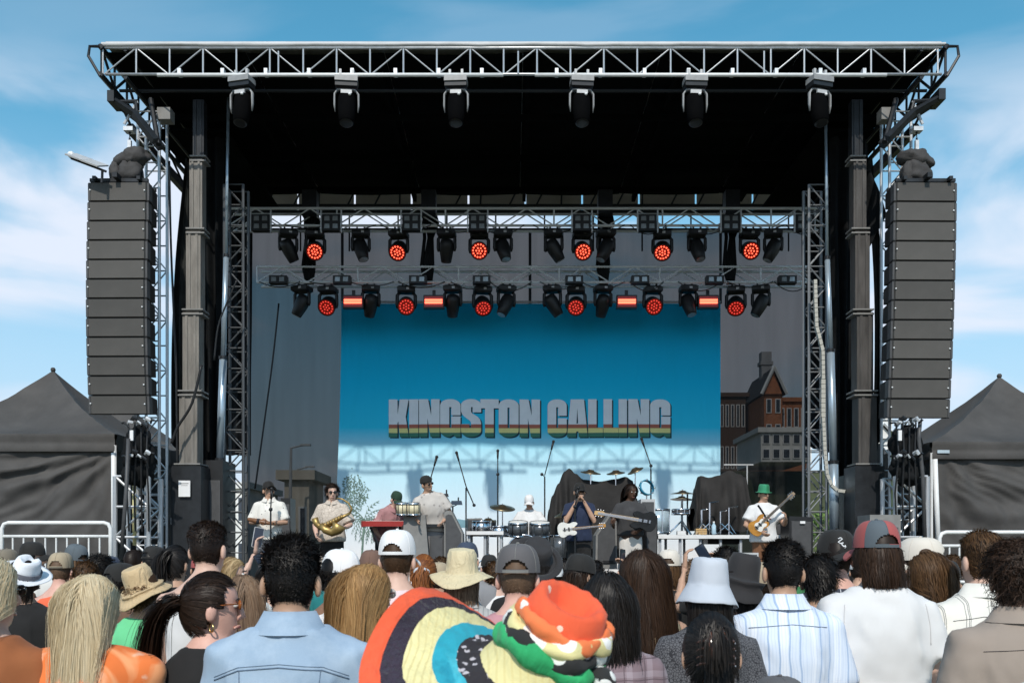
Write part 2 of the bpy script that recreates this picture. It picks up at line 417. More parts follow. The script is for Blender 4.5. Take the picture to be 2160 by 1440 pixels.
# side trusses (receding)
for s, X in ((-1, XL - .06), (1, XR + .06)):
    for z in (ZB - .02, ZT):
        rod('side_chord', (X, YF - .05, z), (X, YR - .2, z), .04, BLKM, roof)
        rod('side_chord', (X - s * .35, YF, z - .02), (X - s * .35, YR - .2, z - .02), .03, BLKM, roof)
    for i in range(12):
        ya = YF + i * .46; yb = ya + .46
        rod('side_brace', (X, ya, ZB if i % 2 else ZT), (X, yb, ZT if i % 2 else ZB), .022, BLKM, roof)
        rod('side_brace', (X, ya, ZB), (X, ya, ZT), .02, BLKM, roof)
    q = MB(); q.tube([(X, YF - .08, ZT - .02), (X + s * .14, YF - .08, ZT - .02), (X + s * .16, YF - .08, ZT - .16), (X, YF - .05, ZB - .05)], .022, 6); q.obj('corner_frame', BLKM, roof)
    # hip flap closing the roof side
    q = MB(); q.box((X - s * .7, 17.6, ZB - .02), (1.2, 3.6, .05)); q.obj('side_flap', CEILM, roof)
    # solid black gusset beam stepping down to the masts
    q = MB(); q.tube([(X - s * .02, 15.0, ZB - .35), (X - s * .2, 19.0, ZB - .55)], .09, 6); q.obj('side_beam', BLKM, roof)
    for (ya, za, yb, zb) in ((15.0, ZB - .35, 14.4, ZB), (16.4, ZB - .42, 15.2, ZB), (17.8, ZB - .5, 16.8, ZB)):
        rod('side_brace', (X - s * .05, ya, za), (X, yb, zb), .02, BLKM, roof)

# pipe battens with front lamps
pipes = []
for (pa, pb, lb) in ((332, 1062, 'long white pipe clamped under the left half of the front truss'), (1128, 1870, 'long white pipe clamped under the right half of the front truss')):
    A = at(pa, 158.5, 13.9); B = at(pb, 158.5, 13.9)
    e = empty('lighting_pipe', A, lb, 'pipe', 'front lighting pipes')
    q = MB(); q.tube([A, B], .027, 10); q.obj('pipe', WHITEP, e, True)
    for i in range(8):
        x = A.x + (B.x - A.x) * (i + .5) / 8
        q = MB(); q.box((x, 13.94, A.z + .05), (.05, .09, .10)); q.obj('clamp', GALV, e)

# ------------------------------------------------------------------ lamps
LGREY = mat('lamp_grey', (.30, .30, .30), .5, .1, .15, 8)
def fix_front():
    e = empty('moving_head_lamp', (0, 0, 0))
    for s in (-1, 1):
        q = MB(); q.box((s * .09, 0, .05), (.035, .05, .14)); q.obj('clamp', GREYP, e, world=False)
    q = MB(); q.box((0, 0, -.045), (.33, .22, .075)); q.box((0, .01, -.115), (.32, .2, .065), mi=1); q.obj('base', [LGREY, BLKM], e, world=False)
    q = MB()
    q.tube([(-.165, 0, -.50), (-.175, 0, -.40), (-.172, 0, -.24), (-.13, 0, -.18), (0, 0, -.165), (.13, 0, -.18), (.172, 0, -.24), (.175, 0, -.40), (.165, 0, -.50)], [.007, .015, .017, .016, .014, .016, .017, .015, .007], 8, flat=1.9)
    q.obj('yoke', LGREY, e, True, False)
    h = MB(); Mx = Matrix.Translation((0, .02, -.42)) @ Matrix.Rotation(R(-14), 4, 'X')
    h.lathe([(.05, .22), (.11, .205), (.130, .14), (.132, .02), (.122, -.12), (.108, -.24), (.08, -.28)], 20, M=Mx)
    ho = h.obj('head', mat('matt_black_head', (.003, .003, .0033), .85, 0, .2, spec=.03), e, True, False)
    q = MB(); q.box(Mx @ Vector((0, -.12, .17)), (.16, .03, .05)); q.obj('display_panel', GREYP, ho, world=False)
    q = MB(); q.ball(Mx @ Vector((.05, -.137, .12)), .022, 8, 6); q.obj('knob', WHITEP, ho, True, False)
    q = MB(); q.lathe([(.10, -.27), (.075, -.283), (.02, -.285)], 18, M=Mx); q.obj('lens', BLKP, ho, world=False)
    return e
def fix_wash(strong=True, tl=-58, ph=.26):
    """LED wash head: the lens tips down towards the crowd (local -Y)"""
    e = empty('led_wash_lamp', (0, 0, 0))
    for s in (-1, 1):
        q = MB(); q.box((s * .07, 0, .03), (.03, .05, .10)); q.obj('clamp', BLKM, e, world=False)
    q = MB(); q.rings([[Vector((x, y, z)) for x, y in ((-w, -d), (w, -d), (w, d), (-w, d))] for w, d, z in ((.13, .10, 0), (.175, .13, -.03), (.175, .13, -.10), (.14, .10, -.13))]); q.obj('base', BLKP, e, world=False)
    q = MB(); q.box((.03, -.133, -.06), (.055, .01, .04)); q.obj('display_panel', GREYP, e, world=False)
    for s in (-1, 1):
        q = MB(); q.tube([(s * .12, 0, -.11), (s * .175, 0, -.17), (s * .178, 0, -.36), (s * .165, 0, -.42)], [.03, .035, .035, .028], 8); q.obj('yoke_arm', BLKP, e, True, False)
    Mx = Matrix.Translation((0, 0, -.36)) @ Matrix.Rotation(R(tl), 4, 'X')
    h = MB(); h.lathe([(.06, .20), (.12, .17), (.155, .08), (.165, -.06), (.172, -.13)], 24, M=Mx, cap=(True, False)); h.lathe([(.172, -.13), (.155, -.13)], 24, M=Mx, cap=(False, False))
    ho = h.obj('head', BLKP, e, True, False)
    q = MB(); q.lathe([(.156, -.118), (.01, -.119)], 24, M=Mx); q.obj('lens', REDLENS, ho, world=False)
    q = MB()
    for ring, cnt in ((0.0, 1), (.055, 6), (.118, 14)):
        for i in range(cnt):
            a = 2 * math.pi * i / cnt + ph
            c = Mx @ Vector((ring * math.cos(a), ring * math.sin(a), -.121))
            rr = .017
            q.lathe([(rr, 0), (.004, -.003)], 8, M=Matrix.Translation(c) @ Mx.to_3x3().to_4x4())
    q.obj('led_cluster', REDLED if strong else REDLEDW, ho, world=False)
    return e
def fix_spot(tilt, roll):
    e = empty('moving_head_lamp', (0, 0, 0))
    for s in (-1, 1):
        q = MB(); q.box((s * .07, 0, .03), (.03, .05, .10)); q.obj('clamp', BLKM, e, world=False)
    q = MB(); q.rings([[Vector((x, y, z)) for x, y in ((-w, -d), (w, -d), (w, d), (-w, d))] for w, d, z in ((.13, .10, 0), (.175, .13, -.03), (.175, .13, -.10), (.14, .10, -.13))]); q.obj('base', BLKP, e, world=False)
    q = MB(); q.box((.03, -.133, -.06), (.055, .01, .04)); q.obj('display_panel', GREYP, e, world=False)
    for s in (-1, 1):
        q = MB(); q.tube([(s * .12, 0, -.11), (s * .16, 0, -.16), (s * .162, 0, -.34), (s * .15, 0, -.40)], [.03, .033, .033, .026], 8); q.obj('yoke_arm', BLKP, e, True, False)
    Mx = Matrix.Translation((0, 0, -.34)) @ Matrix.Rotation(roll, 4, 'Y') @ Matrix.Rotation(tilt, 4, 'X')
    h = MB(); h.lathe([(.06, .17), (.115, .15), (.135, .06), (.135, -.04), (.12, -.14), (.10, -.26), (.085, -.27)], 18, M=Mx)
    ho = h.obj('head', BLKP, e, True, False)
    q = MB(); q.lathe([(.084, -.273), (.02, -.276)], 16, M=Mx); q.obj('lens', GLASS, ho, world=False)
    return e
def fix_blinder(nr, nc):
    e = empty('blinder_lamp', (0, 0, 0)); w = .17 * nc; h = .15 * nr
    q = MB(); q.box((0, 0, -h / 2), (w, .16, h)); body = q.obj('housing', BLKP, e, world=False)
    if nr == 2:
        for s in (-1, 1):
            q = MB(); q.box((s * (w / 2 + .02), -.06, -h / 2 + .02), (.022, .06, h + .12)); q.obj('side_bracket', GALV, e, world=False)
    for r in range(nr):
        for c in range(nc):
            x = (c - (nc - 1) / 2) * .155; z = -h / 2 + (r - (nr - 1) / 2) * .145
            q = MB(); q.lathe([(.06, -.084), (.055, -.09), (.012, -.07)], 12, c=(x, 0, z), M=Matrix.Rotation(R(-90), 4, 'X') @ Matrix.Scale(-1, 4, (0, 0, 1)), cap=(False, True)) if False else q.box((x, -.083, z), (.10, .012, .085), taper=.9)
            q.obj('lamp_cell', GLASS, body, world=False)
    return e
def fix_strip():
    e = empty('red_strip_lamp', (0, 0, 0))
    q = MB(); q.box((0, .03, -.10), (.40, .12, .26)); body = q.obj('housing', BLKP, e, world=False)
    q = MB(); q.box((0, .06, .08), (.06, .05, .12)); q.obj('clamp', BLKM, e, world=False)
    q = MB(); q.box((0, -.033, -.10), (.36, .006, .20)); q.obj('reflector', REDLENS, e, world=False)
    for z in (-.075, -.125):
        q = MB(); q.tube([(-.17, -.05, z), (.17, -.05, z)], .019, 10); q.obj('tube', REDBAR, e, world=False)
    return e

protos = []
def place(proto, loc, label, cat, group, rz=0.0, first=[None]):
    r = dup(proto, loc, rz, label); r['category'] = cat; r['group'] = group; return r

P_front = fix_front(); P_washs = [fix_wash(True, -58, .26), fix_wash(True, -50, .5), fix_wash(True, -66, .05)]; P_washws = [fix_wash(False, -55, .3), fix_wash(False, -47, .0), fix_wash(False, -63, .55)]
P_spots = [fix_spot(R(10), R(-28)), fix_spot(R(-8), R(25)), fix_spot(R(25), R(6)), fix_spot(R(-20), R(-12))]
P_b4 = fix_blinder(2, 2); P_b2 = fix_blinder(1, 2); P_strip = fix_strip()
protos = [P_front, P_b4, P_b2, P_strip] + P_spots + P_washs + P_washws
ORD = ['leftmost', 'second from the left', 'third from the left', 'fourth from the left', 'fifth from the left', 'sixth from the left', 'seventh from the left', 'rightmost']
def ordn(i, n): return 'leftmost' if i == 0 else ('rightmost' if i == n - 1 else ORD[i])
fl = (510, 731, 962, 1227, 1466, 1729)
for i, px in enumerate(fl):
    p = at(px, 165, 13.9); place(P_front, p, ordn(i, 6) + ' grey-yoked moving head under the front roof edge', 'stage lamp', 'front edge lamps', R((-14, 6, -3, 5, 3, 16)[i]))

# two lighting trusses
def ltruss(pa, pb, pt, pbm, Y, label):
    A = at(pa, (pt + pbm) / 2, Y); B = at(pb, (pt + pbm) / 2, Y); h = (pbm - pt) / FPX * Y
    e = empty('lighting_truss', A, label, 'truss', 'lighting trusses')
    nb = 22
    lattice(e, A, B, (0, .32, 0), (0, 0, h), nb, .026, .013, ALUD, 'fb', vertical=False)
    for i in range(0, nb + 1, 4):
        p = A.lerp(B, i / nb)
        rod('brace', p + Vector((0, -.16, -h / 2)), p + Vector((0, -.16, h / 2)), .016, ALUD, e)
    return A, B, h
Y1, Y2 = 18.2, 18.6
A1, B1, h1 = ltruss(487, 1735, 446, 482, Y1, 'upper lighting truss hung under the back of the roof')
A2, B2, h2 = ltruss(547, 1705, 568, 600, Y2, 'lower lighting truss hung in front of the blue banner top')
for i, px in enumerate((608, 761, 942, 1061, 1168, 1278, 1470, 1631)):
    place(P_spots[(0, 3, 2, 3, 0, 1, 3, 1)[i]], at(px, 486, Y1), ordn(i, 8) + ' unlit moving head on the upper truss', 'stage lamp', 'unlit heads on the upper truss', R((20, 10, -5, 5, -10, 8, 0, -15)[i]))
for i, px in enumerate((665, 841, 1011, 1228, 1397, 1581)):
    place(P_washs[i % 3], at(px, 488, Y1), ordn(i, 6) + ' bright red wash lamp on the upper truss', 'stage lamp', 'red wash lamps on the upper truss', R((665 - px) * .006 + (6, -9, 3, 10, -4, 8)[i]))
for i, px in enumerate((552, 700, 868, 1008, 1227, 1365, 1540, 1695)):
    place(P_b4, at(px, 455, Y1 - .27), ordn(i, 8) + ' four-cell blinder on the upper truss', 'stage lamp', 'four-cell blinders')
for i, px in enumerate((637, 782, 955, 1068, 1165, 1272, 1452, 1605)):
    place(P_spots[(1, 2, 2, 1, 0, 2, 3, 1)[i]], at(px, 603, Y2), ordn(i, 8) + ' unlit moving head on the lower truss', 'stage lamp', 'unlit heads on the lower truss', R((-20, 10, -5, 15, -10, 8, 0, -15)[i]))
for i, px in enumerate((692, 857, 1018, 1215, 1377, 1552)):
    place(P_washws[(i * 2) % 3], at(px, 605, Y2), ordn(i, 6) + ' dim red wash lamp on the lower truss', 'stage lamp', 'red wash lamps on the lower truss', R((692 - px) * .005 + (-8, 6, 12, -3, 9, -6)[i]))
for i, px in enumerate((588, 722, 882, 1016, 1211, 1350, 1507, 1660)):
    place(P_b2, at(px, 583, Y2 - .27), ordn(i, 8) + ' two-cell blinder on the lower truss', 'stage lamp', 'two-cell blinders')
for i, px in enumerate((745, 915, 1322, 1494)):
    place(P_strip, at(px, 626, Y2 - .1), ('leftmost', 'second from the left', 'third from the left', 'rightmost')[i] + ' glowing red double strip lamp under the lower truss', 'stage lamp', 'red strip lamps')
for p in protos:
    for c in list(p.children):
        for g in list(c.children): bpy.data.objects.remove(g)
        bpy.data.objects.remove(c)
    bpy.data.objects.remove(p)

# chain hoists and cable looms dropping from the roof to the trusses
for i, px in enumerate((655, 905, 1276, 1543)):
    e = empty('cable_loom', at(px, 440, 18.4), ('leftmost', 'second from the left', 'third from the left', 'rightmost')[i] + ' black cable loom dropping from roof to trusses', 'cable loom', 'cable looms')
    t = at(px, 405, 18.4); mid = at(px, 500, 18.42); low = at(px - 2, 600, 18.5)
    q = MB(); q.box((t.x, 18.4, t.z - .25), (.28, .25, .5)); q.obj('hoist', BLKM, e)
    for j in range(5):
        dx = (j - 2) * .045
        q = MB(); q.tube([t + Vector((dx, .0, -.3)), at(px + 3, 470, 18.4) + Vector((dx * 1.5, .04, 0)), mid + Vector((dx + .05 * math.sin(j), .05, 0)), at(px - 4, 560, 18.45) + Vector((dx * 1.2, 0, 0)), low + Vector((dx * .5, 0, 0))], .035, 6); q.obj('cable', BLKF, e, True)

# slack power cables looped along the two trusses
for (A, B, h, Yt, lb) in ((A1, B1, h1, Y1, 'upper'), (A2, B2, h2, Y2, 'lower')):
    rr = random.Random(3); WORDS = 'leftmost,second,third,fourth,fifth,sixth,seventh,eighth,ninth,tenth,eleventh,rightmost'.split(',')
    for i in range(12):
        f0 = i / 12 + rr.uniform(0, .02); f1 = f0 + rr.uniform(.06, .085); p = A.lerp(B, f0) - Vector((0, .2, h / 2)); q_ = A.lerp(B, min(1, f1)) - Vector((0, .2, h / 2)); sg = rr.uniform(.05, .2)
        q = MB(); q.tube([p.lerp(q_, t / 8) - Vector((0, 0, sg * 4 * (t / 8) * (1 - t / 8))) for t in range(9)], .010, 5)
        tag(q.obj('truss_cable', BLKP, None, True), WORDS[i] + (' of the' if i in (0, 11) else ' from the left of the') + ' slack black cables looped along the %s truss' % lb, 'cable', 'slack cables on the %s truss' % lb)
# rear roof gable behind the trusses
e = empty('rear_roof_wall', (0.3, 20.6, 8.7), 'beige translucent wall strip under the rear roof edge with black framing', 'wall panel')
BEIGE = mat('beige_vinyl', (0.50, 0.44, 0.37), 0.7, 0, 0.1, 2)
BEIGE.node_tree.nodes['Principled BSDF'].inputs['Transmission Weight'].default_value = 0
for i in range(10):
    x0 = -5.9 + i * 1.24
    q = MB(); q.box((x0 + .61, 20.7, 9.62), (1.2, .03, 1.0)); q.obj('panel', BEIGE, e)
q = MB(); q.add([(-6.2, 19.62, 9.3), (6.7, 19.62, 9.3), (6.7, 20.8, 10.45), (-6.2, 20.8, 10.45)], [(0, 1, 2, 3)]); q.obj('added_shade_flap', VINYL, e)  # unseen flap added to keep the sun off the beige panels
for z in (9.18, 9.05):
    rod('rail', (-6, 20.4, z), (6.6, 20.4, z), .035, BLKM, e)
for i in range(22):
    x = -5.9 + i * .58; rod('strut', (x, 20.4, 9.1), (x + (.4 if i % 3 else .02), 20.4, 9.9), .02, BLKM, e)
for i in range(12):
    x = -5.6 + i * 1.05; rod('strut', (x, 20.4, 8.2), (x, 20.4, 9.1), .018, BLKM, e)
# ------------------------------------------------------------------ mesh scrim and printed banner
SCRIM = bpy.data.materials.new('open_weave_mesh'); SCRIM.use_nodes = True
t = SCRIM.node_tree; pb = t.nodes['Principled BSDF']; out = t.nodes['Material Output']
pb.inputs['Base Color'].default_value = (0.014, 0.015, 0.016, 1); pb.inputs['Roughness'].default_value = 0.85; pb.inputs['Specular IOR Level'].default_value = 0.15
tr = t.nodes.new('ShaderNodeBsdfTransparent'); ms = t.nodes.new('ShaderNodeMixShader')
nzz = t.nodes.new('ShaderNodeTexNoise'); nzz.inputs['Scale'].default_value = 1.3; cor = t.nodes.new('ShaderNodeTexCoord'); mpn = t.nodes.new('ShaderNodeMapping'); mpn.inputs['Scale'].default_value = (5, 1, .35)
t.links.new(cor.outputs['Object'], mpn.inputs[0]); t.links.new(mpn.outputs[0], nzz.inputs['Vector'])
mr = t.nodes.new('ShaderNodeMapRange'); mr.inputs['To Min'].default_value = 0.865; mr.inputs['To Max'].default_value = 0.905; t.links.new(nzz.outputs[0], mr.inputs['Value'])
t.links.new(mr.outputs[0], ms.inputs[0]); t.links.new(tr.outputs[0], ms.inputs[1]); t.links.new(pb.outputs[0], ms.inputs[2]); t.links.new(ms.outputs[0], out.inputs[0])

YS = 19.8
e = empty('mesh_backdrop', (0.3, YS, DECK), 'dark see-through mesh backdrop filling the back of the stage', 'backdrop')
xs = [at(px, 0, YS).x for px in (516, 620, 722, 900, 1118, 1330, 1520, 1612, 1704)]
zt = at(0, 484, YS).z
for i in range(len(xs) - 1):
    q = MB(); a0, a1 = xs[i], xs[i + 1]
    q.grid(lambda u, v: (a0 + (a1 - a0) * u, YS + .05 * math.sin((a0 + (a1 - a0) * u) * 5) * (1 - v * .6) + .03 * math.sin((a0 + (a1 - a0) * u) * 13), DECK + .02 + (zt - DECK) * v), 24, 12)
    q.obj('mesh_panel', SCRIM, e, True)
for px in (1118, 1520, 722):
    rod('seam_pole', at(px, 484, YS - .08), at(px, 640, YS - .08), .03, BLKM, e)
rod('hem_pipe', at(516, 484, YS), at(1704, 484, YS), .03, BLKM, e)

# banner: printed sky paling to white beach, sunlit band and roof shade painted in
BAN = bpy.data.materials.new('printed_banner'); BAN.use_nodes = True
t = BAN.node_tree; pb = t.nodes['Principled BSDF']; pb.inputs['Roughness'].default_value = 0.75; pb.inputs['Specular IOR Level'].default_value = 0.2
co = t.nodes.new('ShaderNodeTexCoord'); se = t.nodes.new('ShaderNodeSeparateXYZ'); t.links.new(co.outputs['Object'], se.inputs[0])
mr = t.nodes.new('ShaderNodeMapRange'); mr.inputs['From Min'].default_value = DECK; mr.inputs['From Max'].default_value = 6.84; t.links.new(se.outputs['Z'], mr.inputs['Value'])
rp = t.nodes.new('ShaderNodeValToRGB'); els = rp.color_ramp.elements
stops = [(0.08, (.92, .92, .93)), (0.22, (.76, .86, .93)), (0.36, (.60, .85, .96)), (0.48, (.46, .81, .95)), (0.56, (.03, .64, .92)), (0.72, (.004, .55, .88)), (1.0, (.002, .38, .68))]
els[0].position, els[0].color = stops[0][0], stops[0][1] + (1,)
els[1].position, els[1].color = stops[-1][0], stops[-1][1] + (1,)
for p, c in stops[1:-1]:
    x = els.new(p); x.color = c + (1,)
t.links.new(mr.outputs[0], rp.inputs[0]); t.links.new(rp.outputs[0], pb.inputs['Base Color'])
nb_ = t.nodes.new('ShaderNodeTexNoise'); nb_.inputs['Scale'].default_value = 1.6; nb_.inputs['Detail'].default_value = 3; mpb = t.nodes.new('ShaderNodeMapping'); mpb.inputs['Scale'].default_value = (2.2, 1, .35); mpb.inputs['Rotation'].default_value = (0, .15, 0); t.links.new(co.outputs['Object'], mpb.inputs[0]); t.links.new(mpb.outputs[0], nb_.inputs['Vector'])
bpb = t.nodes.new('ShaderNodeBump'); bpb.inputs['Strength'].default_value = .35; bpb.inputs['Distance'].default_value = .12; t.links.new(nb_.outputs[0], bpb.inputs['Height']); t.links.new(bpb.outputs[0], pb.inputs['Normal'])

YB = 19.5
ban = empty('banner', at(1120, 1165, YB), 'big blue printed banner with the show title behind the band', 'banner')
bl, br = at(720, 0, YB).x, at(1520, 0, YB).x; zb, ztop = DECK + .03, at(0, 640, YB).z
def banf(u, v):
    x = bl + (br - bl) * u; z = zb + (ztop - zb) * v
    x -= .22 * (1 - u) * (1 - v) ** 2
    return (x, YB + .035 * math.sin(x * 1.9 + .5) * (1 - v * .5) + .012 * math.sin(x * 7 + z) * (1 - v), z)
q = MB(); q.grid(banf, 60, 30); q.obj('banner_cloth', BAN, ban, True)
rod('top_batten', (bl, YB, ztop + .03), (br, YB, ztop + .03), .022, GREYP, ban)
def onban(x, z): return YB + .035 * math.sin(x * 1.9 + .5) * (1 - (z - zb) / (ztop - zb) * .5) + .012 * math.sin(x * 7 + z) * (1 - (z - zb) / (ztop - zb))

# lettering
TG = mat('print_pale_grey', (.86, .88, .90), .75, 0, .04); TR = mat('print_brick_red', (.46, .14, .09), .75, 0, .04)
TY = mat('print_yellow', (.84, .76, .30), .75, 0, .04); TGN = mat('print_dark_green', (.06, .22, .15), .75, 0, .04); TSH = mat('print_shadow_navy', (.008, .05, .075), .75, 0, .04)
def arc(cx, cy, rx, ry, a0, a1, n=7): return [(cx + rx * math.cos(R(a0 + (a1 - a0) * i / n)), cy + ry * math.sin(R(a0 + (a1 - a0) * i / n))) for i in range(n + 1)]
rx, ry = .46, .17
top_arc = arc(1 - rx, 1 - ry, rx, ry, 0, 90) + arc(rx, 1 - ry, rx, ry, 90, 180)
bot_arc = arc(rx, ry, rx, ry, 180, 270) + arc(1 - rx, ry, rx, ry, 270, 360)
GL = {
 'K': [[(0, 0), (.43, 0), (.43, .36), (.47, .42), (.55, 0), (1, 0), (.84, .54), (.98, 1), (.54, 1), (.44, .60), (.43, 1), (0, 1)]],
 'I': [[(0, 0), (1, 0), (1, 1), (0, 1)]],
 'N': [[(0, 0), (.41, 0), (.41, .50), (.56, 0), (1, 0), (1, 1), (.59, 1), (.59, .57), (.44, 1), (0, 1)]],
 'T': [[(.25, 0), (.73, 0), (.73, .76), (1, .76), (1, 1), (0, 1), (0, .76), (.25, .76)]],
 'O': [top_arc + bot_arc, [(.44, .24), (.54, .24), (.54, .78), (.44, .78)]],
 'C': [[(1, .565)] + top_arc + bot_arc + [(1, .50), (.55, .50), (.55, .25), (.45, .25), (.45, .79), (.55, .79), (.55, .565)]],
 'G': [[(1, .575)] + top_arc + arc(rx, ry, rx, ry, 180, 270) + [(.66, .06), (.74, 0), (1, 0), (1, .545), (.55, .545), (.55, .25), (.45, .25), (.45, .79), (.55, .79), (.55, .575)]],
 'S': [[(1, .65)] + top_arc + [(0, .68), (.06, .60), (.16, .54), (.46, .42), (.5, .38), (.5, .24), (.42, .24), (.42, .34), (0, .34)] + bot_arc + [(1, .36), (.95, .46), (.84, .53), (.54, .63), (.5, .67), (.5, .79), (.58, .79), (.58, .65)]],
 'A': [[(0, 0), (.43, 0), (.45, .15), (.55, .15), (.57, 0), (1, 0), (.82, 1), (.18, 1)], [(.46, .36), (.54, .36), (.50, .78)]],
 'L': [[(0, 0), (1, 0), (1, .25), (.57, .25), (.57, 1), (0, 1)]],
}
def glyph_mesh(chx, w, h):
    cu = bpy.data.curves.new('g', 'CURVE'); cu.dimensions = '2D'; cu.fill_mode = 'BOTH'
    for poly in GL[chx]:
        s = cu.splines.new('POLY'); s.points.add(len(poly) - 1); s.use_cyclic_u = True
        for i, (x, y) in enumerate(poly): s.points[i].co = (x * w, y * h, 0, 1)
    ob = bpy.data.objects.new('g', cu); COL.objects.link(ob)
    dg = bpy.context.evaluated_depsgraph_get()
    me = bpy.data.meshes.new_from_object(ob.evaluated_get(dg)); bpy.data.objects.remove(ob); bpy.data.curves.remove(cu)
    bm = bmesh.new(); bm.from_mesh(me)
    for f in (.112, .235, .335):
        bmesh.ops.bisect_plane(bm, geom=bm.verts[:] + bm.edges[:] + bm.faces[:], plane_co=(0, h * f, 0), plane_no=(0, 1, 0))
    bm.to_mesh(me); bm.free(); return me
LET = [('K', 820, 862.5), ('I', 863, 882.5), ('N', 884, 927.5), ('G', 928.5, 971.5), ('S', 972.5, 1015), ('T', 1013.5, 1052), ('O', 1052, 1094), ('N', 1096, 1139),
       ('C', 1155, 1195.5), ('A', 1196, 1239.5), ('L', 1240.5, 1271.5), ('L', 1272.5, 1304), ('I', 1304.5, 1322), ('N', 1325, 1369), ('G', 1371, 1414)]
lettering = empty('lettering', at(1117, 921, YB)); put(lettering, ban)
k = YB / FPX; HL = 79.5 * k
for (c, a, bb) in LET:
    me = glyph_mesh(c, (bb - a) * k, HL)
    x0 = (a - 1080) * k; z0 = EYE + (1165 - 921.5) * k
    vs = [tuple(v.co) for v in me.vertices]; fs = [tuple(p.vertices) for p in me.polygons]
    q = MB(); q.add([(x0 + x + .028, onban(x0 + x, z0 + y) - .006, z0 + y - .022) for x, y, _ in vs], fs); q.obj('letter_shadow', TSH, lettering)
    q = MB(); q.add([(x0 + x, onban(x0 + x, z0 + y) - .014, z0 + y) for x, y, _ in vs], fs)
    for i, f in enumerate(fs):
        yc = sum(vs[j][1] for j in f) / len(f) / HL
        q.m[i] = 3 if yc < .112 else 2 if yc < .235 else 1 if yc < .335 else 0
    q.obj('letter', [TG, TR, TY, TGN], lettering)
# printed palms, bush and headland
PALM = mat('print_palm_green', (.16, .24, .20), .8, 0, .3, 3); PALMT = mat('print_bush_teal', (.17, .26, .22), .8, 0, .35, 3); HEADL = mat('print_headland', (.22, .40, .47), .8, 0, .1)
rnd = random.Random(5)
def flat(q, pts): q.add([(x, onban(x, z) - .010, z) for x, z in pts], [tuple(range(len(pts)))])
def palm(px, py, sc, lean):
    q = MB(); c = at(px, py, YB); base = c.x + lean
    n = 10
    for i in range(n):
        f0, f1 = i / n, (i + 1) / n
        xa, xb_ = base + (c.x - base) * f0 ** .7, base + (c.x - base) * f1 ** .7
        za, zb_ = zb + .05 + (c.z - zb) * f0, zb + .05 + (c.z - zb) * f1
        flat(q, [(xa - .022, za), (xa + .022, za), (xb_ + .018, zb_), (xb_ - .018, zb_)])
    for i in range(17):
        a = R(-70 + 320 * i / 16); L = sc * rnd.uniform(.7, 1.1)
        prev = (c.x, c.z); ang = a
        pts = [prev]
        for s in range(7):
            ang += (-.16 if math.cos(a) > 0 else .16); pts.append((pts[-1][0] + math.cos(ang) * L / 7, pts[-1][1] + math.sin(ang) * L / 7))
        for s in range(7):
            (xa, za), (xb_, zb_) = pts[s], pts[s + 1]
            flat(q, [(xa, za), (xb_, zb_), (xb_ + .008, zb_ + .012), (xa + .008, za + .012)])
            for sd in (-1, 1):
                w = L * .22 * (1 - abs(s - 3) / 5); nx, nz2 = -math.sin(ang) * sd, math.cos(ang) * sd
                flat(q, [(xa, za), (xa + (xb_ - xa) * .5, za + (zb_ - za) * .5), (xb_ + nx * w * .5, zb_ + nz2 * w * .5 - .02)] if sd > 0 else [(xa, za), (xb_ + nx * w * .5, zb_ + nz2 * w * .5 - .02), (xa + (xb_ - xa) * .5, za + (zb_ - za) * .5)])
    q.obj('printed_palm', PALM, ban)
palm(768, 1098, .50, -.10); palm(800, 1108, .40, .05)
q = MB()
for i in range(900):
    a = rnd.random() * 6.28; rr = rnd.random() ** .5
    x = at(738, 0, YB).x + math.cos(a) * .34 * rr + rnd.gauss(0, .04); z = at(0, 1042, YB).z + math.sin(a) * .36 * rr + rnd.gauss(0, .05)
    if x < bl + .03: continue
    s = rnd.uniform(.010, .026); an = rnd.random() * 3.1
    flat(q, [(x - s * math.cos(an), z - s * math.sin(an)), (x + s * .5 * math.sin(an), z - s * .5 * math.cos(an)), (x + s * math.cos(an), z + s * math.sin(an)), (x - s * .5 * math.sin(an), z + s * .5 * math.cos(an))])
ob = q.obj('printed_bush', PALMT, ban); ob['kind'] = 'stuff'
q = MB(); pts = [at(890, 1102, YB), at(915, 1092, YB), at(938, 1089, YB), at(965, 1094, YB), at(1000, 1099, YB), at(1000, 1112, YB), at(890, 1112, YB)]
flat(q, [(p.x, p.z) for p in pts][::-1]); q.obj('printed_headland', HEADL, ban)

# ------------------------------------------------------------------ masts, towers, poles and drapes
TOWD = mat('dark_tower_alloy', (0.09, 0.095, 0.10), 0.5, 0.4, 0.3, 7)  # darker alloy colour for the left inner tower
def tower(name, label, px, Y, w, z0, z1, m, n, x=None, cat='tower', rc=.025, rb=.012, group=None):
    x = at(px, 0, Y).x if x is None else x
    e = empty(name, (x, Y, z0), label, cat, group)
    lattice(e, (x, Y, z0), (x, Y, z1), (0, w, 0), (w, 0, 0), n, rc, rb, m, 'fb')
    return e
tower('lattice_tower', 'silver lattice tower behind the left speaker array', 322, 14.75, .33, DECK, 8.5, ALU, 19, group='silver lattice towers')
tower('lattice_tower', 'silver lattice tower behind the right speaker array', 1890, 14.75, .33, DECK, 8.5, ALU, 19, group='silver lattice towers')
tower('lattice_tower', 'slim dull lattice tower just inside the left blue tube', 499, 15.7, .31, DECK, 7.75, TOWD, 20, group='inner lattice towers')
tower('lattice_tower', 'slim dull lattice tower just inside the right blue tube', 1719, 15.7, .29, DECK, 7.75, mat('grey_tower_alloy', (.20, .21, .22), .5, .4, .3, 7), 20, group='inner lattice towers')
tower('lattice_plinth', 'broad silver lattice base under the left speaker array', 292, 14.3, .50, DECK, 2.85, ALU, 4, cat='truss base', rc=.035, rb=.02)
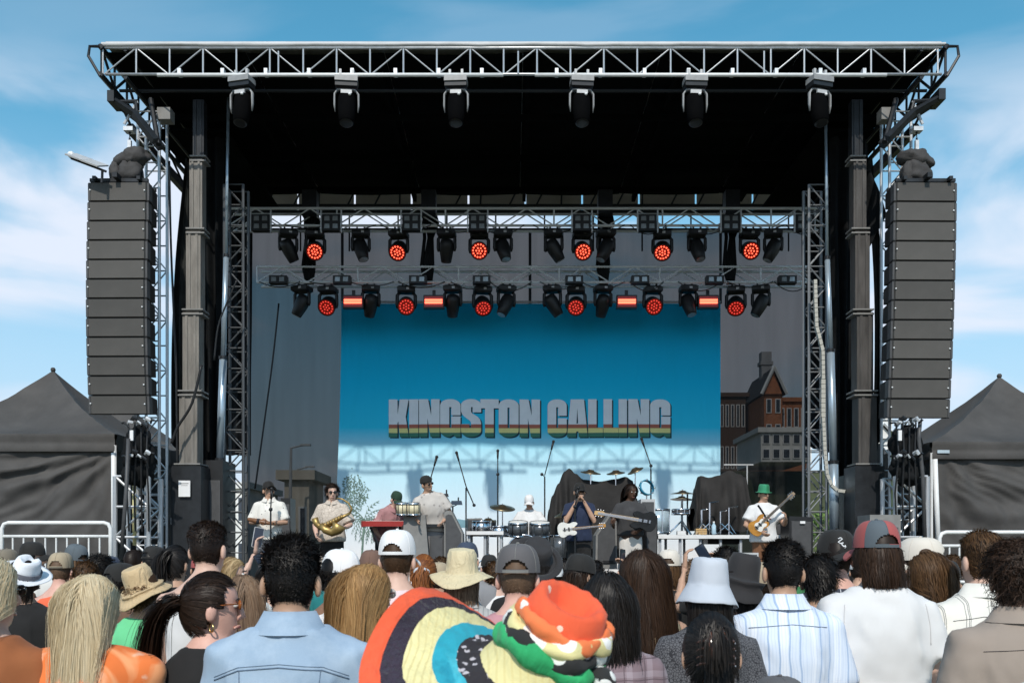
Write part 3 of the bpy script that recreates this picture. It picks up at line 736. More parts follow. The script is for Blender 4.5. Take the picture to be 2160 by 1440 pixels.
tower('lattice_plinth', 'broad silver lattice base under the right speaker array', 1908, 14.3, .48, DECK, 2.85, ALU, 4, cat='truss base', rc=.035, rb=.02)

def telescopic(label, pts, Y):
    p0 = at(pts[0][0], pts[0][1], Y)
    e = empty('telescopic_tube', (p0.x, Y, DECK), label, 'tube', 'telescopic blue tubes')
    for i in range(len(pts) - 1):
        a = at(pts[i][0], pts[i][1], Y); b2 = at(pts[i + 1][0], pts[i + 1][1], Y); r = pts[i][2] / 2 / FPX * Y
        q = MB(); q.tube([a, b2], r, 16); q.obj('tube_section', BLUEST, e, True)
        q = MB(); q.tube([a + Vector((0, 0, .03)), a - Vector((0, 0, .02))], r * 1.12, 16); q.obj('collar', BLKM, e)
telescopic('thin blue-grey telescopic tube at the left of the stage', [(482, 190, 6), (477, 540, 11), (471, 755, 16), (464, 970, 19), (462, 1120, 22)], 15.4)
telescopic('thin blue-grey telescopic tube at the right of the stage', [(1741, 190, 6), (1745, 545, 11), (1752, 740, 16), (1758, 975, 20), (1760, 1120, 22)], 15.4)

def mast(px0, px1, top, Y, s, label, mm_=MASTM):
    x = at((px0 + px1) / 2, 0, Y).x; e = empty('roof_mast', (x, Y, DECK), label, 'mast', 'roof masts')
    ys = [492, 662, 832, 985]; ys = [top - 125, top] + ys
    for i in range(-1, 4):
        a = at(0, ys[i + 1], Y).z; b2 = at(0, ys[i + 2], Y).z; w = (.20 + .028 * i)
        xx = x - s * (.10 - .035 * i)
        q = MB(); q.box((xx, Y, (a + b2) / 2), (w, w, a - b2 - .01))
        for gx in (-.25, .25): q.box((xx + gx * w, Y - w / 2 - .008, (a + b2) / 2), (w * .16, .016, a - b2 - .05))
        q.obj('mast_section', mm_ if i >= 0 else BLKM, e)
        for dz in (-.035, .035):
            q = MB(); q.box((xx, Y, b2 + dz), (w * 1.45, w * 1.4, .022)); q.obj('flange', MGREY, e)
    zb2 = at(0, 985, Y).z
    q = MB(); q.box((x, Y, (zb2 + DECK) / 2), (.46, .5, zb2 - DECK)); q.obj('leg_housing', BLKM, e)
    return x, Y, e
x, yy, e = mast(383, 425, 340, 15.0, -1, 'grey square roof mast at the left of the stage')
pn = at(389, 1030, 14.7); q = MB(); q.box(pn, (.18, .006, .25)); q.obj('notice', PAPER, e)
q = MB(); q.box(pn + Vector((0, -.004, .08)), (.13, .004, .012)); q.box(pn + Vector((0, -.004, .05)), (.10, .004, .006)); q.obj('notice_lines', MGREY, e)
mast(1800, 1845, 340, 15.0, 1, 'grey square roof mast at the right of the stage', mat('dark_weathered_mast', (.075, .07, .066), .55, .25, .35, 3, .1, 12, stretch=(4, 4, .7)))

def drape(label, tops, bots, Y, folds, amp, m=BLKF, nu=36, nv=30, sag=0.0, name='black_drape', seed=0):
    """hanging cloth between a top polyline and a bottom polyline (photograph places at distance Y)"""
    A = [at(x, y, Y) for x, y in tops]; B = [at(x, y, Y) for x, y in bots]
    c = (A[0] + B[0]) / 2
    e = empty(name, (c.x, Y, DECK), label, 'drape')
    def lerpl(L, u):
        f = u * (len(L) - 1); i = min(int(f), len(L) - 2); return L[i].lerp(L[i + 1], f - i)
    def fn(u, v):
        p = lerpl(B, u).lerp(lerpl(A, u), v)
        w = noise.noise(Vector((u * 3 + seed, v * 2, 1)))
        p.y += amp * math.sin(u * folds * 6.28 + 2 * w + seed) + amp * .8 * w
        p.x += sag * math.sin(v * math.pi) * (.7 + .5 * w)
        return p
    q = MB(); q.grid(fn, nu, nv); q.obj('cloth', m, e, True); return e
drape('tall black drape wrapped round the left roof leg', [(398, 300), (470, 290)], [(425, 1160), (470, 1160)], 16.0, 3, .07, seed=1)
drape('tall black drape wrapped round the right roof leg', [(1752, 290), (1835, 300)], [(1757, 1160), (1806, 1160)], 16.0, 3, .07, seed=2)
BLKF2 = mat('dusty_black_fabric', (.028, .03, .028), .9, 0, .4, 2.5, .35, 8, spec=.15)
drape('dusty black cloth sagging outside the left mast', [(394, 335), (404, 365)], [(362, 930), (398, 985)], 15.3, 2, .10, BLKF2, sag=-.10, seed=3)
drape('dusty black cloth sagging outside the right mast', [(1832, 360), (1836, 330)], [(1838, 985), (1856, 930)], 15.3, 2, .10, BLKF2, sag=.12, seed=4)
q = drape('loose black flap hanging from the right roof corner', [(1812, 372), (1833, 360)], [(1816, 560), (1868, 455)], 15.1, 1, .05, BLKF, sag=.03, seed=5)
drape('black masking drape behind the left inner lattice tower', [(468, 395), (532, 395)], [(468, 960), (528, 960)], 19.1, 3, .05, seed=8)
drape('black masking drape behind the right inner lattice tower', [(1690, 395), (1768, 395)], [(1697, 940), (1768, 960)], 19.1, 3, .05, seed=9)
# black side cabinets at the foot of the masts
def cabinet(px0, px1, py0, Y, label, d=.7, m=BLKP, cat='cabinet'):
    a = at(px0, py0, Y); b2 = at(px1, py0, Y); e = empty('cabinet', ((a.x + b2.x) / 2, Y, DECK), label, cat)
    q = MB(); q.box(((a.x + b2.x) / 2, Y + d / 2, (a.z + DECK) / 2), (b2.x - a.x, d, a.z - DECK)); q.obj('case', m, e)
    q = MB(); q.box(((a.x + b2.x) / 2, Y - .01, (a.z * .55 + DECK * .45)), ((b2.x - a.x) * .8, .03, (a.z - DECK) * .6)); q.obj('door', DGREY if m is not DGREY else BLKP, e)
    for s in (-1, 1):
        q = MB(); q.box(((a.x + b2.x) / 2 + s * (b2.x - a.x) * .3, Y - .035, DECK + (a.z - DECK) * .5), (.03, .02, .12)); q.obj('handle', GALV, e)
    return e
cabinet(360, 380, 950, 16.4, 'narrow black cabinet behind the left mast foot')
cabinet(425, 470, 970, 15.2, 'tall black cabinet right of the left mast')
cabinet(1790, 1850, 1000, 15.25, 'black generator cabinet below the right mast', .7, BLKP)
cabinet(1836, 1864, 935, 15.9, 'tall brownish-black cabinet right of the right mast', .6, mat('brown_black_paint', (.05, .045, .04), .6))
cabinet(1835, 1900, 1085, 13.9, 'pale grey equipment case beside the right mast foot', .5, MGREY)

# drag chain cable
e = empty('cable_chain', at(1745, 900, 15.2), 'pale segmented cable chain hanging in a loop at the right', 'cable')
pts = [(1719, 590), (1720, 640), (1722, 690), (1729, 715), (1735, 740), (1736, 800), (1736, 880), (1739, 950), (1744, 1000), (1753, 1022), (1766, 1034), (1782, 1036), (1796, 1030)]
P3 = [at(x, y, 15.2) for x, y in pts]
dense = []
for i in range(len(P3) - 1):
    m_ = max(1, int((P3[i + 1] - P3[i]).length / .075))
    for j in range(m_): dense.append(P3[i].lerp(P3[i + 1], j / m_))
dense.append(P3[-1])
CHN = mat('pale_chain_link', (.46, .45, .40), .6, .1, .2, 20)
q0 = MB(); q0.box((0, 0, 0), (.065, .05, .9)); cm = q0.mesh('link', CHN)
for i in range(len(dense) - 1):
    o = bpy.data.objects.new('chain_link', cm); COL.objects.link(o); d = dense[i + 1] - dense[i]
    o.location = (dense[i] + dense[i + 1]) / 2; o.rotation_mode = 'QUATERNION'; o.rotation_quaternion = d.to_track_quat('Z', 'Y'); o.scale = (1, 1, d.length)
    put(o, e)
# loose black cables
def cable(label, pts, Y, r=.018, m=BLKP):
    P = [at(x, y, Y) for x, y in pts]
    S = []
    for i in range(len(P) - 1):
        p0, p1, p2, p3 = P[max(i - 1, 0)], P[i], P[i + 1], P[min(i + 2, len(P) - 1)]
        for j in range(5):
            u = j / 5
            S.append(.5 * ((2 * p1) + (-p0 + p2) * u + (2 * p0 - 5 * p1 + 4 * p2 - p3) * u * u + (-p0 + 3 * p1 - 3 * p2 + p3) * u ** 3))
    S.append(P[-1])
    q = MB(); q.tube(S, r, 6); return tag(q.obj('hanging_cable', m, None, True), label, 'cable')
cable('thin black cable hanging left of the left mast', [(357, 340), (360, 500), (366, 650), (372, 780), (374, 1000)], 14.9)
cable('black cable slanting across the left mesh', [(588, 640), (575, 760), (556, 900), (538, 1030)], 19.2)
cable('black strap slanting across the left mast', [(425, 770), (405, 850), (375, 900), (362, 935)], 14.6, .022)
cable('black cable running down beside the left blue tube', [(500, 590), (478, 640), (460, 690), (452, 760)], 15.0, .014)

# ------------------------------------------------------------------ line arrays
GRILLE = bpy.data.materials.new('perforated_grille'); GRILLE.use_nodes = True
t = GRILLE.node_tree; pb = t.nodes['Principled BSDF']; pb.inputs['Roughness'].default_value = .6; pb.inputs['Specular IOR Level'].default_value = .3
co = t.nodes.new('ShaderNodeTexCoord'); vo = t.nodes.new('ShaderNodeTexVoronoi'); vo.inputs['Scale'].default_value = 160; t.links.new(co.outputs['Object'], vo.inputs['Vector'])
n2 = t.nodes.new('ShaderNodeTexNoise'); n2.inputs['Scale'].default_value = 3; t.links.new(co.outputs['Object'], n2.inputs['Vector'])
rp = t.nodes.new('ShaderNodeValToRGB'); rp.color_ramp.elements[0].color = (.060, .057, .053, 1); rp.color_ramp.elements[1].color = (.105, .098, .09, 1); t.links.new(n2.outputs[0], rp.inputs[0])
oi = t.nodes.new('ShaderNodeObjectInfo'); am = t.nodes.new('ShaderNodeMath'); am.operation = 'MULTIPLY_ADD'; am.inputs[1].default_value = .5; t.links.new(oi.outputs['Random'], am.inputs[0]); t.links.new(n2.outputs[0], am.inputs[2]); sb = t.nodes.new('ShaderNodeMath'); sb.operation = 'SUBTRACT'; sb.inputs[1].default_value = .25; t.links.new(am.outputs[0], sb.inputs[0]); t.links.new(sb.outputs[0], rp.inputs[0])
mm = t.nodes.new('ShaderNodeMix'); mm.data_type = 'RGBA'; mm.blend_type = 'MULTIPLY'; mm.inputs['Factor'].default_value = .5
t.links.new(rp.outputs[0], mm.inputs['A']); t.links.new(vo.outputs['Distance'], mm.inputs['B']); 
t.links.new(rp.outputs[0], pb.inputs['Base Color'])
bp = t.nodes.new('ShaderNodeBump'); bp.inputs['Strength'].default_value = .25; bp.inputs['Distance'].default_value = .004; t.links.new(vo.outputs['Distance'], bp.inputs['Height']); t.links.new(bp.outputs[0], pb.inputs['Normal'])
CABM = mat('speaker_cabinet', (.012, .012, .013), .6, 0, .3, 10)
def speaker_meshes(w, h, d):
    q = MB(); q.rings([[Vector((x, y, z)) for x, y in ((-w / 2 * a, yy_), (w / 2 * a, yy_))] + [Vector((w / 2 * a, yy_, z + 0)) for _ in ()] for a, yy_, z in ()]) if False else None
    q = MB()
    # wedge cabinet: full height in front, lower at the rear
    f = [(-w / 2, 0, -h / 2), (w / 2, 0, -h / 2), (w / 2, 0, h / 2), (-w / 2, 0, h / 2)]
    r_ = [(-w / 2 * .9, d, -h / 2 * .8), (w / 2 * .9, d, -h / 2 * .8), (w / 2 * .9, d, h / 2 * .8), (-w / 2 * .9, d, h / 2 * .8)]
    q.rings([[Vector(p) for p in f], [Vector(p) for p in r_]]); cab = q.mesh('speaker_cabinet', CABM)
    q = MB(); g = .012
    q.rings([[Vector((sx * (w / 2 - g - .02), -.002, sz * (h / 2 - .008))) for sx, sz in ((-1, -1), (1, -1), (1, 1), (-1, 1))], [Vector((sx * (w / 2 - g - .03), -.03, sz * (h / 2 - .012))) for sx, sz in ((-1, -1), (1, -1), (1, 1), (-1, 1))]][::-1]); gr = q.mesh('grille', GRILLE)
    q = MB(); q.box((0, 0, 0), (.03, .12, h * .9)); pl = q.mesh('rigging_plate', DGREY)
    q = MB(); q.lathe([(.011, 0), (.011, .014), (.006, .018)], 10, M=Matrix.Rotation(R(90), 4, 'X')); pin = q.mesh('pin', WHITEP)
    return cab, gr, pl, pin
def line_array(label, pxl, pxr, ptop, pbot, Y, toe, drift):
    n = 12; a = at(pxl, ptop, Y); b2 = at(pxr, pbot, Y); w = b2.x - a.x; h = (a.z - b2.z) / n * 1.0
    e = empty('line_array', ((a.x + b2.x) / 2, Y, a.z), label, 'loudspeaker', 'hanging line arrays')
    cab, gr, pl, pin = speaker_meshes(w, h - .004, .42)
    z = a.z; cx = (a.x + b2.x) / 2; y = Y; tilt = R(1.0)
    for i in range(n):
        M = Matrix.Translation((cx + drift(i / (n - 1)) / FPX * Y, y, z - h / 2)) @ Matrix.Rotation(toe, 4, 'Z') @ Matrix.Rotation(tilt, 4, 'X')
        o = link('speaker_box', cab); o.matrix_world = M; o.parent = e; o.matrix_parent_inverse = Matrix.Translation(-Vector(e.location))
        o.matrix_basis = M
        for nm, me, loc in (('grille', gr, (0, 0, 0)), ('pin', pin, (-w * .455, -.032, .02)), ('pin', pin, (w * .44, -.032, .01)), ('rigging_plate', pl, (-w / 2 + .012, .05, 0)), ('rigging_plate', pl, (w / 2 - .012, .05, 0))):
            c = link(nm, me); c.parent = o; c.location = loc
        z -= h; y += h * math.sin(tilt); tilt = R(1.0 + 3.5 * ((i + 1) / n) ** 2)
    # flying frame
    q = MB()
    for s in (-1, 1): q.box((cx + s * w * .36, Y + .2, a.z + .035), (.05, .6, .05))
    q.box((cx, Y + .02, a.z + .035), (w * .95, .05, .05)); q.box((cx, Y + .38, a.z + .035), (w * .9, .05, .05)); q.box((cx, Y + .2, a.z + .06), (.07, .7, .07))
    q.obj('flying_frame', BLKM, e)
    return cx, a.z, w
def crumple(c, r, amp, seed, M=None):
    q = MB(); q.ball((0, 0, 0), r, 26, 18)
    vs = []
    for v in q.v:
        p = Vector(v); nrm = p.normalized(); s = 1 + amp * noise.noise(p * 8 + Vector((seed, 0, 0))) + amp * .9 * (.4 - abs(noise.noise(Vector((p.x * 24, p.y * 24 + seed, p.z * 10)))))
        vs.append(tuple(Vector(c) + (p * s if not M else M @ (p * s))))
    q.v = vs; return q
BAG = mat('hoist_bag_cloth', (.05, .047, .046), .8, 0, .3, 8, .3, 20)
def rig(cx, ztop, hook, Y, s, label):
    e = empty('chain_hoist', (cx, Y, ztop), label, 'hoist')
    hk = at(hook[0], hook[1], Y)
    q = MB(); 
    zz = ztop + .12; pts = []
    n = 14
    for i in range(n):
        q.tube([(hk.x, Y + .2, zz + (hk.z - zz) * i / n), (hk.x, Y + .2, zz + (hk.z - zz) * (i + .8) / n)], .016 if i % 2 else .008, 6)
    q.obj('chain', BLKM, e)
    q = MB(); q.box((hk.x, Y + .2, hk.z), (.14, .14, .06)); q.box((hk.x, Y + .2, ztop + .62), (.05, .05, .16)); q.obj('hook', GALV, e)
    q = crumple((hk.x + .03 * s, Y + .2, ztop + .42), (.24, .18, .14), .35, 3 + s, Matrix.Rotation(R(18 * -s), 3, 'Y')); q.obj('hoist_bag', BAG, e, True)
    q = crumple((hk.x + .02 * s, Y + .16, ztop + .20), (.19, .15, .19), .35, 8 + s); q.obj('hoist_cover', BAG, e, True)
    q = crumple((hk.x - .17, Y + .1, ztop + .17), (.09, .08, .17), .3, 12 + s); q.obj('chain_bag', BAG, e, True)
    q = MB(); q.tube([(hk.x + .05, Y + .1, ztop + .35), (hk.x + .2 * s, Y + .15, ztop + .2), (hk.x + .25 * s, Y + .2, ztop + .02)], .012, 6); q.obj('power_cable', BLKP, e)
cx, zt_, w_ = line_array('left hanging column of twelve grey loudspeaker boxes', 186, 315, 385, 872, 13.9, R(-1.0), lambda f: -7 * math.sin(f * math.pi * .75))
rig(cx, zt_, (262, 262), 13.9, 1, 'bagged chain hoist above the left loudspeaker column')
cx2, zt2, w2 = line_array('right hanging column of twelve grey loudspeaker boxes', 1886, 2019, 385, 880, 13.9, R(1.0), lambda f: -1 - 8 * f ** 1.6)
rig(cx2, zt2, (1946, 262), 13.9, -1, 'bagged chain hoist above the right loudspeaker column')
# outrigger arms that carry the arrays
for s, pts, lb in ((-1, [(334, 305), (290, 248), (243, 216)], 'black outrigger arm holding the left loudspeaker column'), (1, [(1866, 300), (1920, 245), (1977, 212)], 'black outrigger arm holding the right loudspeaker column')):
    P = [at(x, y, 14.1) for x, y in pts]
    e = empty('outrigger_arm', P[0], lb, 'bracket')
    for dy in (-.12, .12):
        q = MB(); q.tube([p + Vector((0, dy, 0)) for p in P], [.07, .06, .04], 4); q.obj('arm_plate', BLKM, e)
    q = MB(); q.box(P[2] + Vector((0, 0, .02)), (.1, .34, .16)); q.obj('end_plate', BLKM, e)
    rod('strut', P[2], at(290 if s < 0 else 1925, 214, 14.1), .03, BLKM, e); rod('strut', P[1], at(286 if s < 0 else 1928, 214, 14.1), .03, BLKM, e)
    rod('strut', at(262 if s < 0 else 1946, 262, 14.1), at(290 if s < 0 else 1925, 214, 14.1), .022, GALV, e)
    rod('strut', P[0], at(318 if s < 0 else 1890, 210, 14.4), .04, BLKM, e)
    q = MB(); q.box(at(350 if s < 0 else 1868, 245, 14.6), (.20, .2, .18)); q.obj('junction_box', MGREY, e)
# mesh wind panels on an arm at the left
e = empty('panel_arm', at(222, 350, 13.7), 'slanting arm with two pale mesh panels left of the left hoist', 'bracket')
A = at(150, 334, 13.7); B = at(224, 362, 13.7)
q = MB(); q.tube([A, B], .018, 6); q.tube([at(216, 358, 13.7), at(215, 386, 13.7)], .02, 6); q.obj('arm', BLKM, e)
for f in (.22, .68):
    c = A.lerp(B, f) + Vector((0, 0, .06)); q = MB(); q.box(c, (.25, .3, .02), Matrix.Rotation(R(20), 3, 'Y') @ Matrix.Rotation(R(25), 3, 'X')); q.obj('mesh_panel', GREYP, e)
q = MB(); q.ball(A + Vector((0, 0, .05)), .05, 8, 6); q.obj('end_cap', WHITEP, e)

# clutter under the arrays: bundled cables and clamps over the lattice bases
for s, pcx, lb in ((-1, 290, 'black bundle of cables and covers under the left loudspeaker column'), (1, 1910, 'black bundle of cables and covers under the right loudspeaker column')):
    e = empty('cable_bundle', at(pcx, 1010, 14.05), lb, 'cable bundle')
    q = crumple(at(pcx + 2, 948, 14.1), (.22, .16, .34), .35, 21 + s); q.obj('cover', BLKF, e, True)
    q = crumple(at(pcx + 3, 995, 14.1), (.21, .16, .22), .4, 25 + s); q.obj('cover', BLKF, e, True)
    for py in (892, 962):
        for j in range(7):
            a = at(pcx - 32 + 10 * j, py + 6 * math.sin(j * 2.1), 13.85); b2 = at(pcx - 18 + 9 * j, py + 8 * math.cos(j * 1.7), 13.8)
            q = MB(); q.tube([a, (a + b2) / 2 + Vector((0, -.04, .03)), b2], .016 + .008 * (j % 3), 6); q.obj('clamp', GALV if j % 2 else BLKM, e)
    for j in range(4):
        q = MB(); a = at(pcx - 20 + 14 * j, 890, 13.95); q.tube([a, at(pcx - 14 + 11 * j, 960, 13.9), at(pcx - 22 + 15 * j, 1040, 13.95), at(pcx - 18 + 14 * j, 1120, 14.0)], .014, 6); q.obj('cable', BLKP, e)
    q = MB(); q.box(at(pcx - 12, 918, 13.85), (.05, .03, .15)); q.obj('tag', PAPER, e)
GREENP = mat('yellow_green_pole', (.40, .45, .16), .6, 0, .15)
q = MB(); q.tube([at(1878, 910, 14.6), at(1882, 1120, 14.6)], .035, 8); tag(q.obj('pole', GREENP, None, True), 'yellow-green upright pole beside the right lattice base', 'pole')
q = MB(); q.tube([at(283, 1020, 14.2), at(284, 1150, 14.2)], .03, 8); tag(q.obj('pole', mat('pale_yellow_pole', (.62, .56, .28), .6), None, True), 'pale yellow upright pole in the left lattice base', 'pole')
q = MB(); q.tube([at(271, 925, 13.75), at(266, 1040, 13.7), at(255, 1180, 13.6)], .03, 8); tag(q.obj('pole', DGREY, None, True), 'dark leaning pole beside the left tent corner', 'pole')
q = MB(); q.tube([at(1941, 888, 13.9), at(1938, 925, 13.9), at(1946, 1000, 13.9), at(1952, 1160, 13.9)], .03, 8); tag(q.obj('pole', DGREY, None, True), 'dark leaning pole beside the right tent corner', 'pole')
# pale blue panel behind left base
q = MB(); q.box(at(333, 1050, 17.2), (.26, .05, 1.0)); tag(q.obj('site_panel', mat('pale_blue_panel', (.45, .60, .70), .7)), 'pale blue upright panel behind the left lattice base', 'panel')

# ------------------------------------------------------------------ tents
TENT = mat('black_tent_fabric', (.074, .070, .067), .72, 0, .2, 1.8, .5, 4, spec=.3)
def tent(label, xl, xr, Y0, Y1, zdeck, zv, ze, zp, peakx, seed, lean):
    e = empty('pop_up_tent', ((xl + xr) / 2, (Y0 + Y1) / 2, zdeck), label, 'tent', 'black pop-up tents')
    xm, ym = peakx, (Y0 + Y1) / 2
    C = [Vector((xl, Y0, ze)), Vector((xr, Y0, ze)), Vector((xr, Y1, ze)), Vector((xl, Y1, ze))]; P = Vector((xm, ym, zp))
    for k in range(4):
        a, b2 = C[k], C[(k + 1) % 4]
        def fn(u, v):
            p = a.lerp(b2, u).lerp(P, v)
            p.z -= .34 * math.sin(math.pi * v) * (.55 + .45 * math.sin(math.pi * u)) * .8
            p.z += (.035 * noise.noise(Vector((p.x * 2 + seed, p.y * 2, p.z * 3))) + .018 * noise.noise(Vector((p.x * 7, p.y * 7, p.z * 5 + seed)))) * math.sin(math.pi * v)
            return p
        q = MB(); q.grid(fn, 18, 18); q.obj('roof_panel', TENT, e, True)
        q = MB(); nrm = Vector(((b2 - a).y, -(b2 - a).x, 0)).normalized()
        q.grid(lambda u, v: a.lerp(b2, u) + nrm * (.02 + .008 * math.sin(u * 50 + k) * (1 - v) + .015 * math.sin(v * 9)) + Vector((0, 0, (zv - ze) * (1 - v))), 40, 5); q.obj('valance', TENT, e, True)
    # walls with slanting drape folds
    for k in ((0, 1) if lean > 0 else (0, 3)):
        a, b2 = C[k], C[(k + 1) % 4]; nrm = Vector(((b2 - a).y, -(b2 - a).x, 0)).normalized()
        def wf(u, v):
            z = zdeck + .02 + (zv - zdeck + .05) * v
            s = (u - .5) * 1.0 * lean
            # creases fan out from the upper inner corner
            cu = (1.0 - u) if lean > 0 else u
            ang = math.atan2(1.06 - v, cu + .02)
            d = .045 * math.sin(ang * 17 + 7 * noise.noise(Vector((u * 2.2, v * 2.2, seed)))) + .014 * math.sin(ang * 43 + seed + 6 * noise.noise(Vector((u * 5, v * 4, seed)))) + .07 * noise.noise(Vector((u * 3, v * 2.5, seed + 5))) + .02 * noise.noise(Vector((u * 12, v * 8, seed)))
            edge = min(1, (1 - v) * 6 + .1) * min(1, 8 * u + .05, 8 * (1 - u) + .05)
            return a.lerp(b2, u) - nrm * .05 + nrm * d * edge + Vector((0, 0, z - ze))
        q = MB(); q.grid(wf, 90, 60); q.obj('side_wall', TENT, e, True)
    for p in C:
        q = MB(); q.tube([Vector((p.x, p.y, zdeck)), Vector((p.x, p.y, zv + .1))], .022, 6); q.obj('leg', WHITEP, e)
    q = MB(); q.ball(P + Vector((0, 0, .01)), .045, 8, 6); q.obj('peak_cap', TENT, e, True)
WD = 1.17
A = at(243, 915, 15.0); pk = at(112, 781, 16.6)
tent('black pop-up tent with creased side walls at the left', A.x - 3.3, A.x, 15.0, 18.2, WD, at(0, 952, 15).z, A.z, pk.z, pk.x, 1, 1)
A = at(1965, 932, 15.0); pk = at(2108, 794, 16.6)
tent('black pop-up tent with creased side walls at the right', A.x, A.x + 3.3, 15.0, 18.2, WD, at(0, 968, 15).z, A.z, pk.z, pk.x, 7, -1)
A = at(385, 950, 18.6); pk = at(262, 850, 20)
tent('second black tent peeking out behind the left one', A.x - 3.0, A.x, 18.5, 21.4, 0.0, at(0, 972, 18.6).z, A.z, pk.z, pk.x, 3, 1)
q = MB(); q.box(at(1990, 952, 14.95), (.19, .01, .05)); tag(q.obj('name_plate', mat('pale_blue_label', (.45, .55, .62), .5)), 'small pale blue plate on the right tent corner', 'plate')
# white uprights at the tent corners
for px, y0, y1, lb in ((240, 955, 1180, 'white upright post at the corner of the left tent'), (1972, 968, 1180, 'white upright post at the corner of the right tent')):
    q = MB(); q.tube([at(px, y0, 14.6), at(px + (0 if px < 1000 else 8), y1, 14.6)], .04, 8); tag(q.obj('post', WHITEP, None, True), lb, 'post')

# ------------------------------------------------------------------ barricades
def barricade(label, px0, px1, ptop, Y, bars):
    a = at(px0, ptop, Y); b2 = at(px1, ptop, Y); z0 = WD + .02; e = empty('crowd_barrier', ((a.x + b2.x) / 2, Y, z0), label, 'barrier', 'steel barriers')
    r = .028
    q = MB(); q.tube([(a.x, Y, z0), (a.x, Y, a.z - .08), (a.x + .03, Y, a.z - .02), (a.x + .09, Y, a.z), (b2.x - .09, Y, a.z), (b2.x - .03, Y, a.z - .02), (b2.x, Y, a.z - .08), (b2.x, Y, z0)], r, 8); q.obj('frame', WHITEP, e, True)
    q = MB(); q.tube([(a.x, Y, a.z - .19), (b2.x, Y, a.z - .19)], .022, 8); q.obj('rail', WHITEP, e, True)
    q = MB(); q.tube([(a.x, Y, z0 + .12), (b2.x, Y, z0 + .12)], .022, 8); q.obj('rail', WHITEP, e, True)
    for i in range(1, bars):
        x = a.x + (b2.x - a.x) * i / bars; rod('bar', (x, Y, z0 + .12), (x, Y, a.z - .19), .012, WHITEP, e)
barricade('white steel crowd barrier in front of the left tent', 4, 233, 1102, 13.3, 10)
barricade('white steel crowd barrier in front of the right tent', 1982, 2190, 1122, 13.3, 10)
# ------------------------------------------------------------------ things on the stage
def gz(py, Y): return at(0, py, Y).z
RED = mat('red_lacquer', (.36, .035, .03), .35, 0, .08)
WOOD = mat('pale_maple', (.62, .40, .18), .4, 0, .15, 12, stretch=(1, 8, 1)); BROWNW = mat('brown_wood', (.20, .09, .04), .4, 0, .25, 8)
CREAM = mat('cream_shell', (.70, .62, .42), .4, 0, .08); BRASS = mat('lacquered_brass', (.40, .27, .10), .42, .7, .12, 8)
CYM = mat('dark_cymbal_bronze', (.16, .13, .08), .35, .8, .2, 15); SKINW = mat('drum_head', (.75, .74, .70), .6, 0, .04)
SHELL = mat('smoky_drum_shell', (.10, .11, .12), .2, .3, .2, 6); IVORY = mat('ivory_plastic', (.75, .73, .68), .4)
DRAPEM = mat('black_cover_cloth', (.030, .028, .027), .85, 0, .25, 3, .3, 12, spec=.2)

def riser(label, px0, px1, py, Y0, Y1, edge=WHITEP, legs=6, deckz=DECK):
    a = at(px0, py, Y0); b2 = at(px1, py, Y0)
    e = empty('riser', ((a.x + b2.x) / 2, Y0, deckz), label, 'riser')
    q = MB(); q.box(((a.x + b2.x) / 2, (Y0 + Y1) / 2, a.z - .03), (b2.x - a.x, Y1 - Y0, .05)); q.obj('top', BLKP, e)
    q = MB(); q.box(((a.x + b2.x) / 2, Y0 - .015, a.z - .035), (b2.x - a.x, .03, .06)); q.obj('edge_trim', edge, e)
    for i in range(legs):
        x = a.x + .04 + (b2.x - a.x - .08) * i / (legs - 1)
        for yy_ in (Y0 + .06, Y1 - .06):
            rod('leg', (x, yy_, deckz), (x, yy_, a.z - .055), .025, GALV, e)
    return a.z
ZR2 = riser('white-edged riser on legs at the right of the stage', 1388, 1655, 1127, 15.7, 17.3, legs=7)
ZR1 = riser('short white-edged riser left of the drum kit', 984, 1062, 1119, 15.9, 17.0, legs=3)
e = empty('drum_riser', (0.3, 16.6, DECK), 'low black riser under the drum kit', 'riser')
q = MB(); q.box((.22, 16.8, DECK + .2), (2.3, 2.0, .4)); q.obj('box', BLKP, e)
q = MB(); q.box((.22, 15.79, DECK + .36), (2.3, .02, .06)); q.obj('edge_trim', GALV, e)
ZDR = DECK + .4

def stand(label, base, pts, Y, z0, head=True, name='microphone_stand', r=.013):
    """upright with tripod foot and optional boom; pts are photograph places at distance Y"""
    p = [at(x, y, Y) for x, y in pts]
    e = empty(name, (base.x, base.y, z0), label, name.replace('_', ' '))
    rod('pole', (base.x, Y, z0 + .06), p[0], r, BLKM, e)
    for k in range(3):
        a = k * 2.094 + .4; rod('foot', (base.x, Y, z0 + .12), (base.x + .28 * math.cos(a), Y + .28 * math.sin(a), z0 + .015), .010, BLKM, e)
    if len(p) > 1:
        q = MB(); q.tube(p, .010, 6); q.obj('boom', BLKM, e, True)
        q = MB(); q.ball(p[0] if len(p) < 3 else p[1], .03, 8, 6); q.obj('joint', BLKM, e, True)
    if head:
        d = (p[-1] - p[-2]).normalized() if len(p) > 1 else Vector((0, 0, 1))
        q = MB(); q.tube([p[-1], p[-1] + d * .13], [.014, .022], 8); q.ball(p[-1] + d * .15, .027, 10, 8); q.obj('microphone', BLKP, e, True)
    return e
def gp(px, Y): return at(px, 1165, Y)
stand('boom microphone stand over the left of the drums', gp(983, 16.4), [(983, 1028), (1000, 1065), (983, 1025), (968, 972)], 16.4, DECK)
stand('tall straight stand with short side bar near the drums', gp(1050, 16.8), [(1050, 1000), (1050, 968)], 16.8, DECK)
stand('tall boom microphone stand right of the drummer', gp(1149, 16.9), [(1149, 1005), (1143, 1000), (1149, 1002), (1163, 948)], 16.9, DECK)
stand('boom microphone stand above the right riser', gp(1373, 16.6), [(1373, 990), (1373, 982), (1359, 942)], 16.6, DECK)
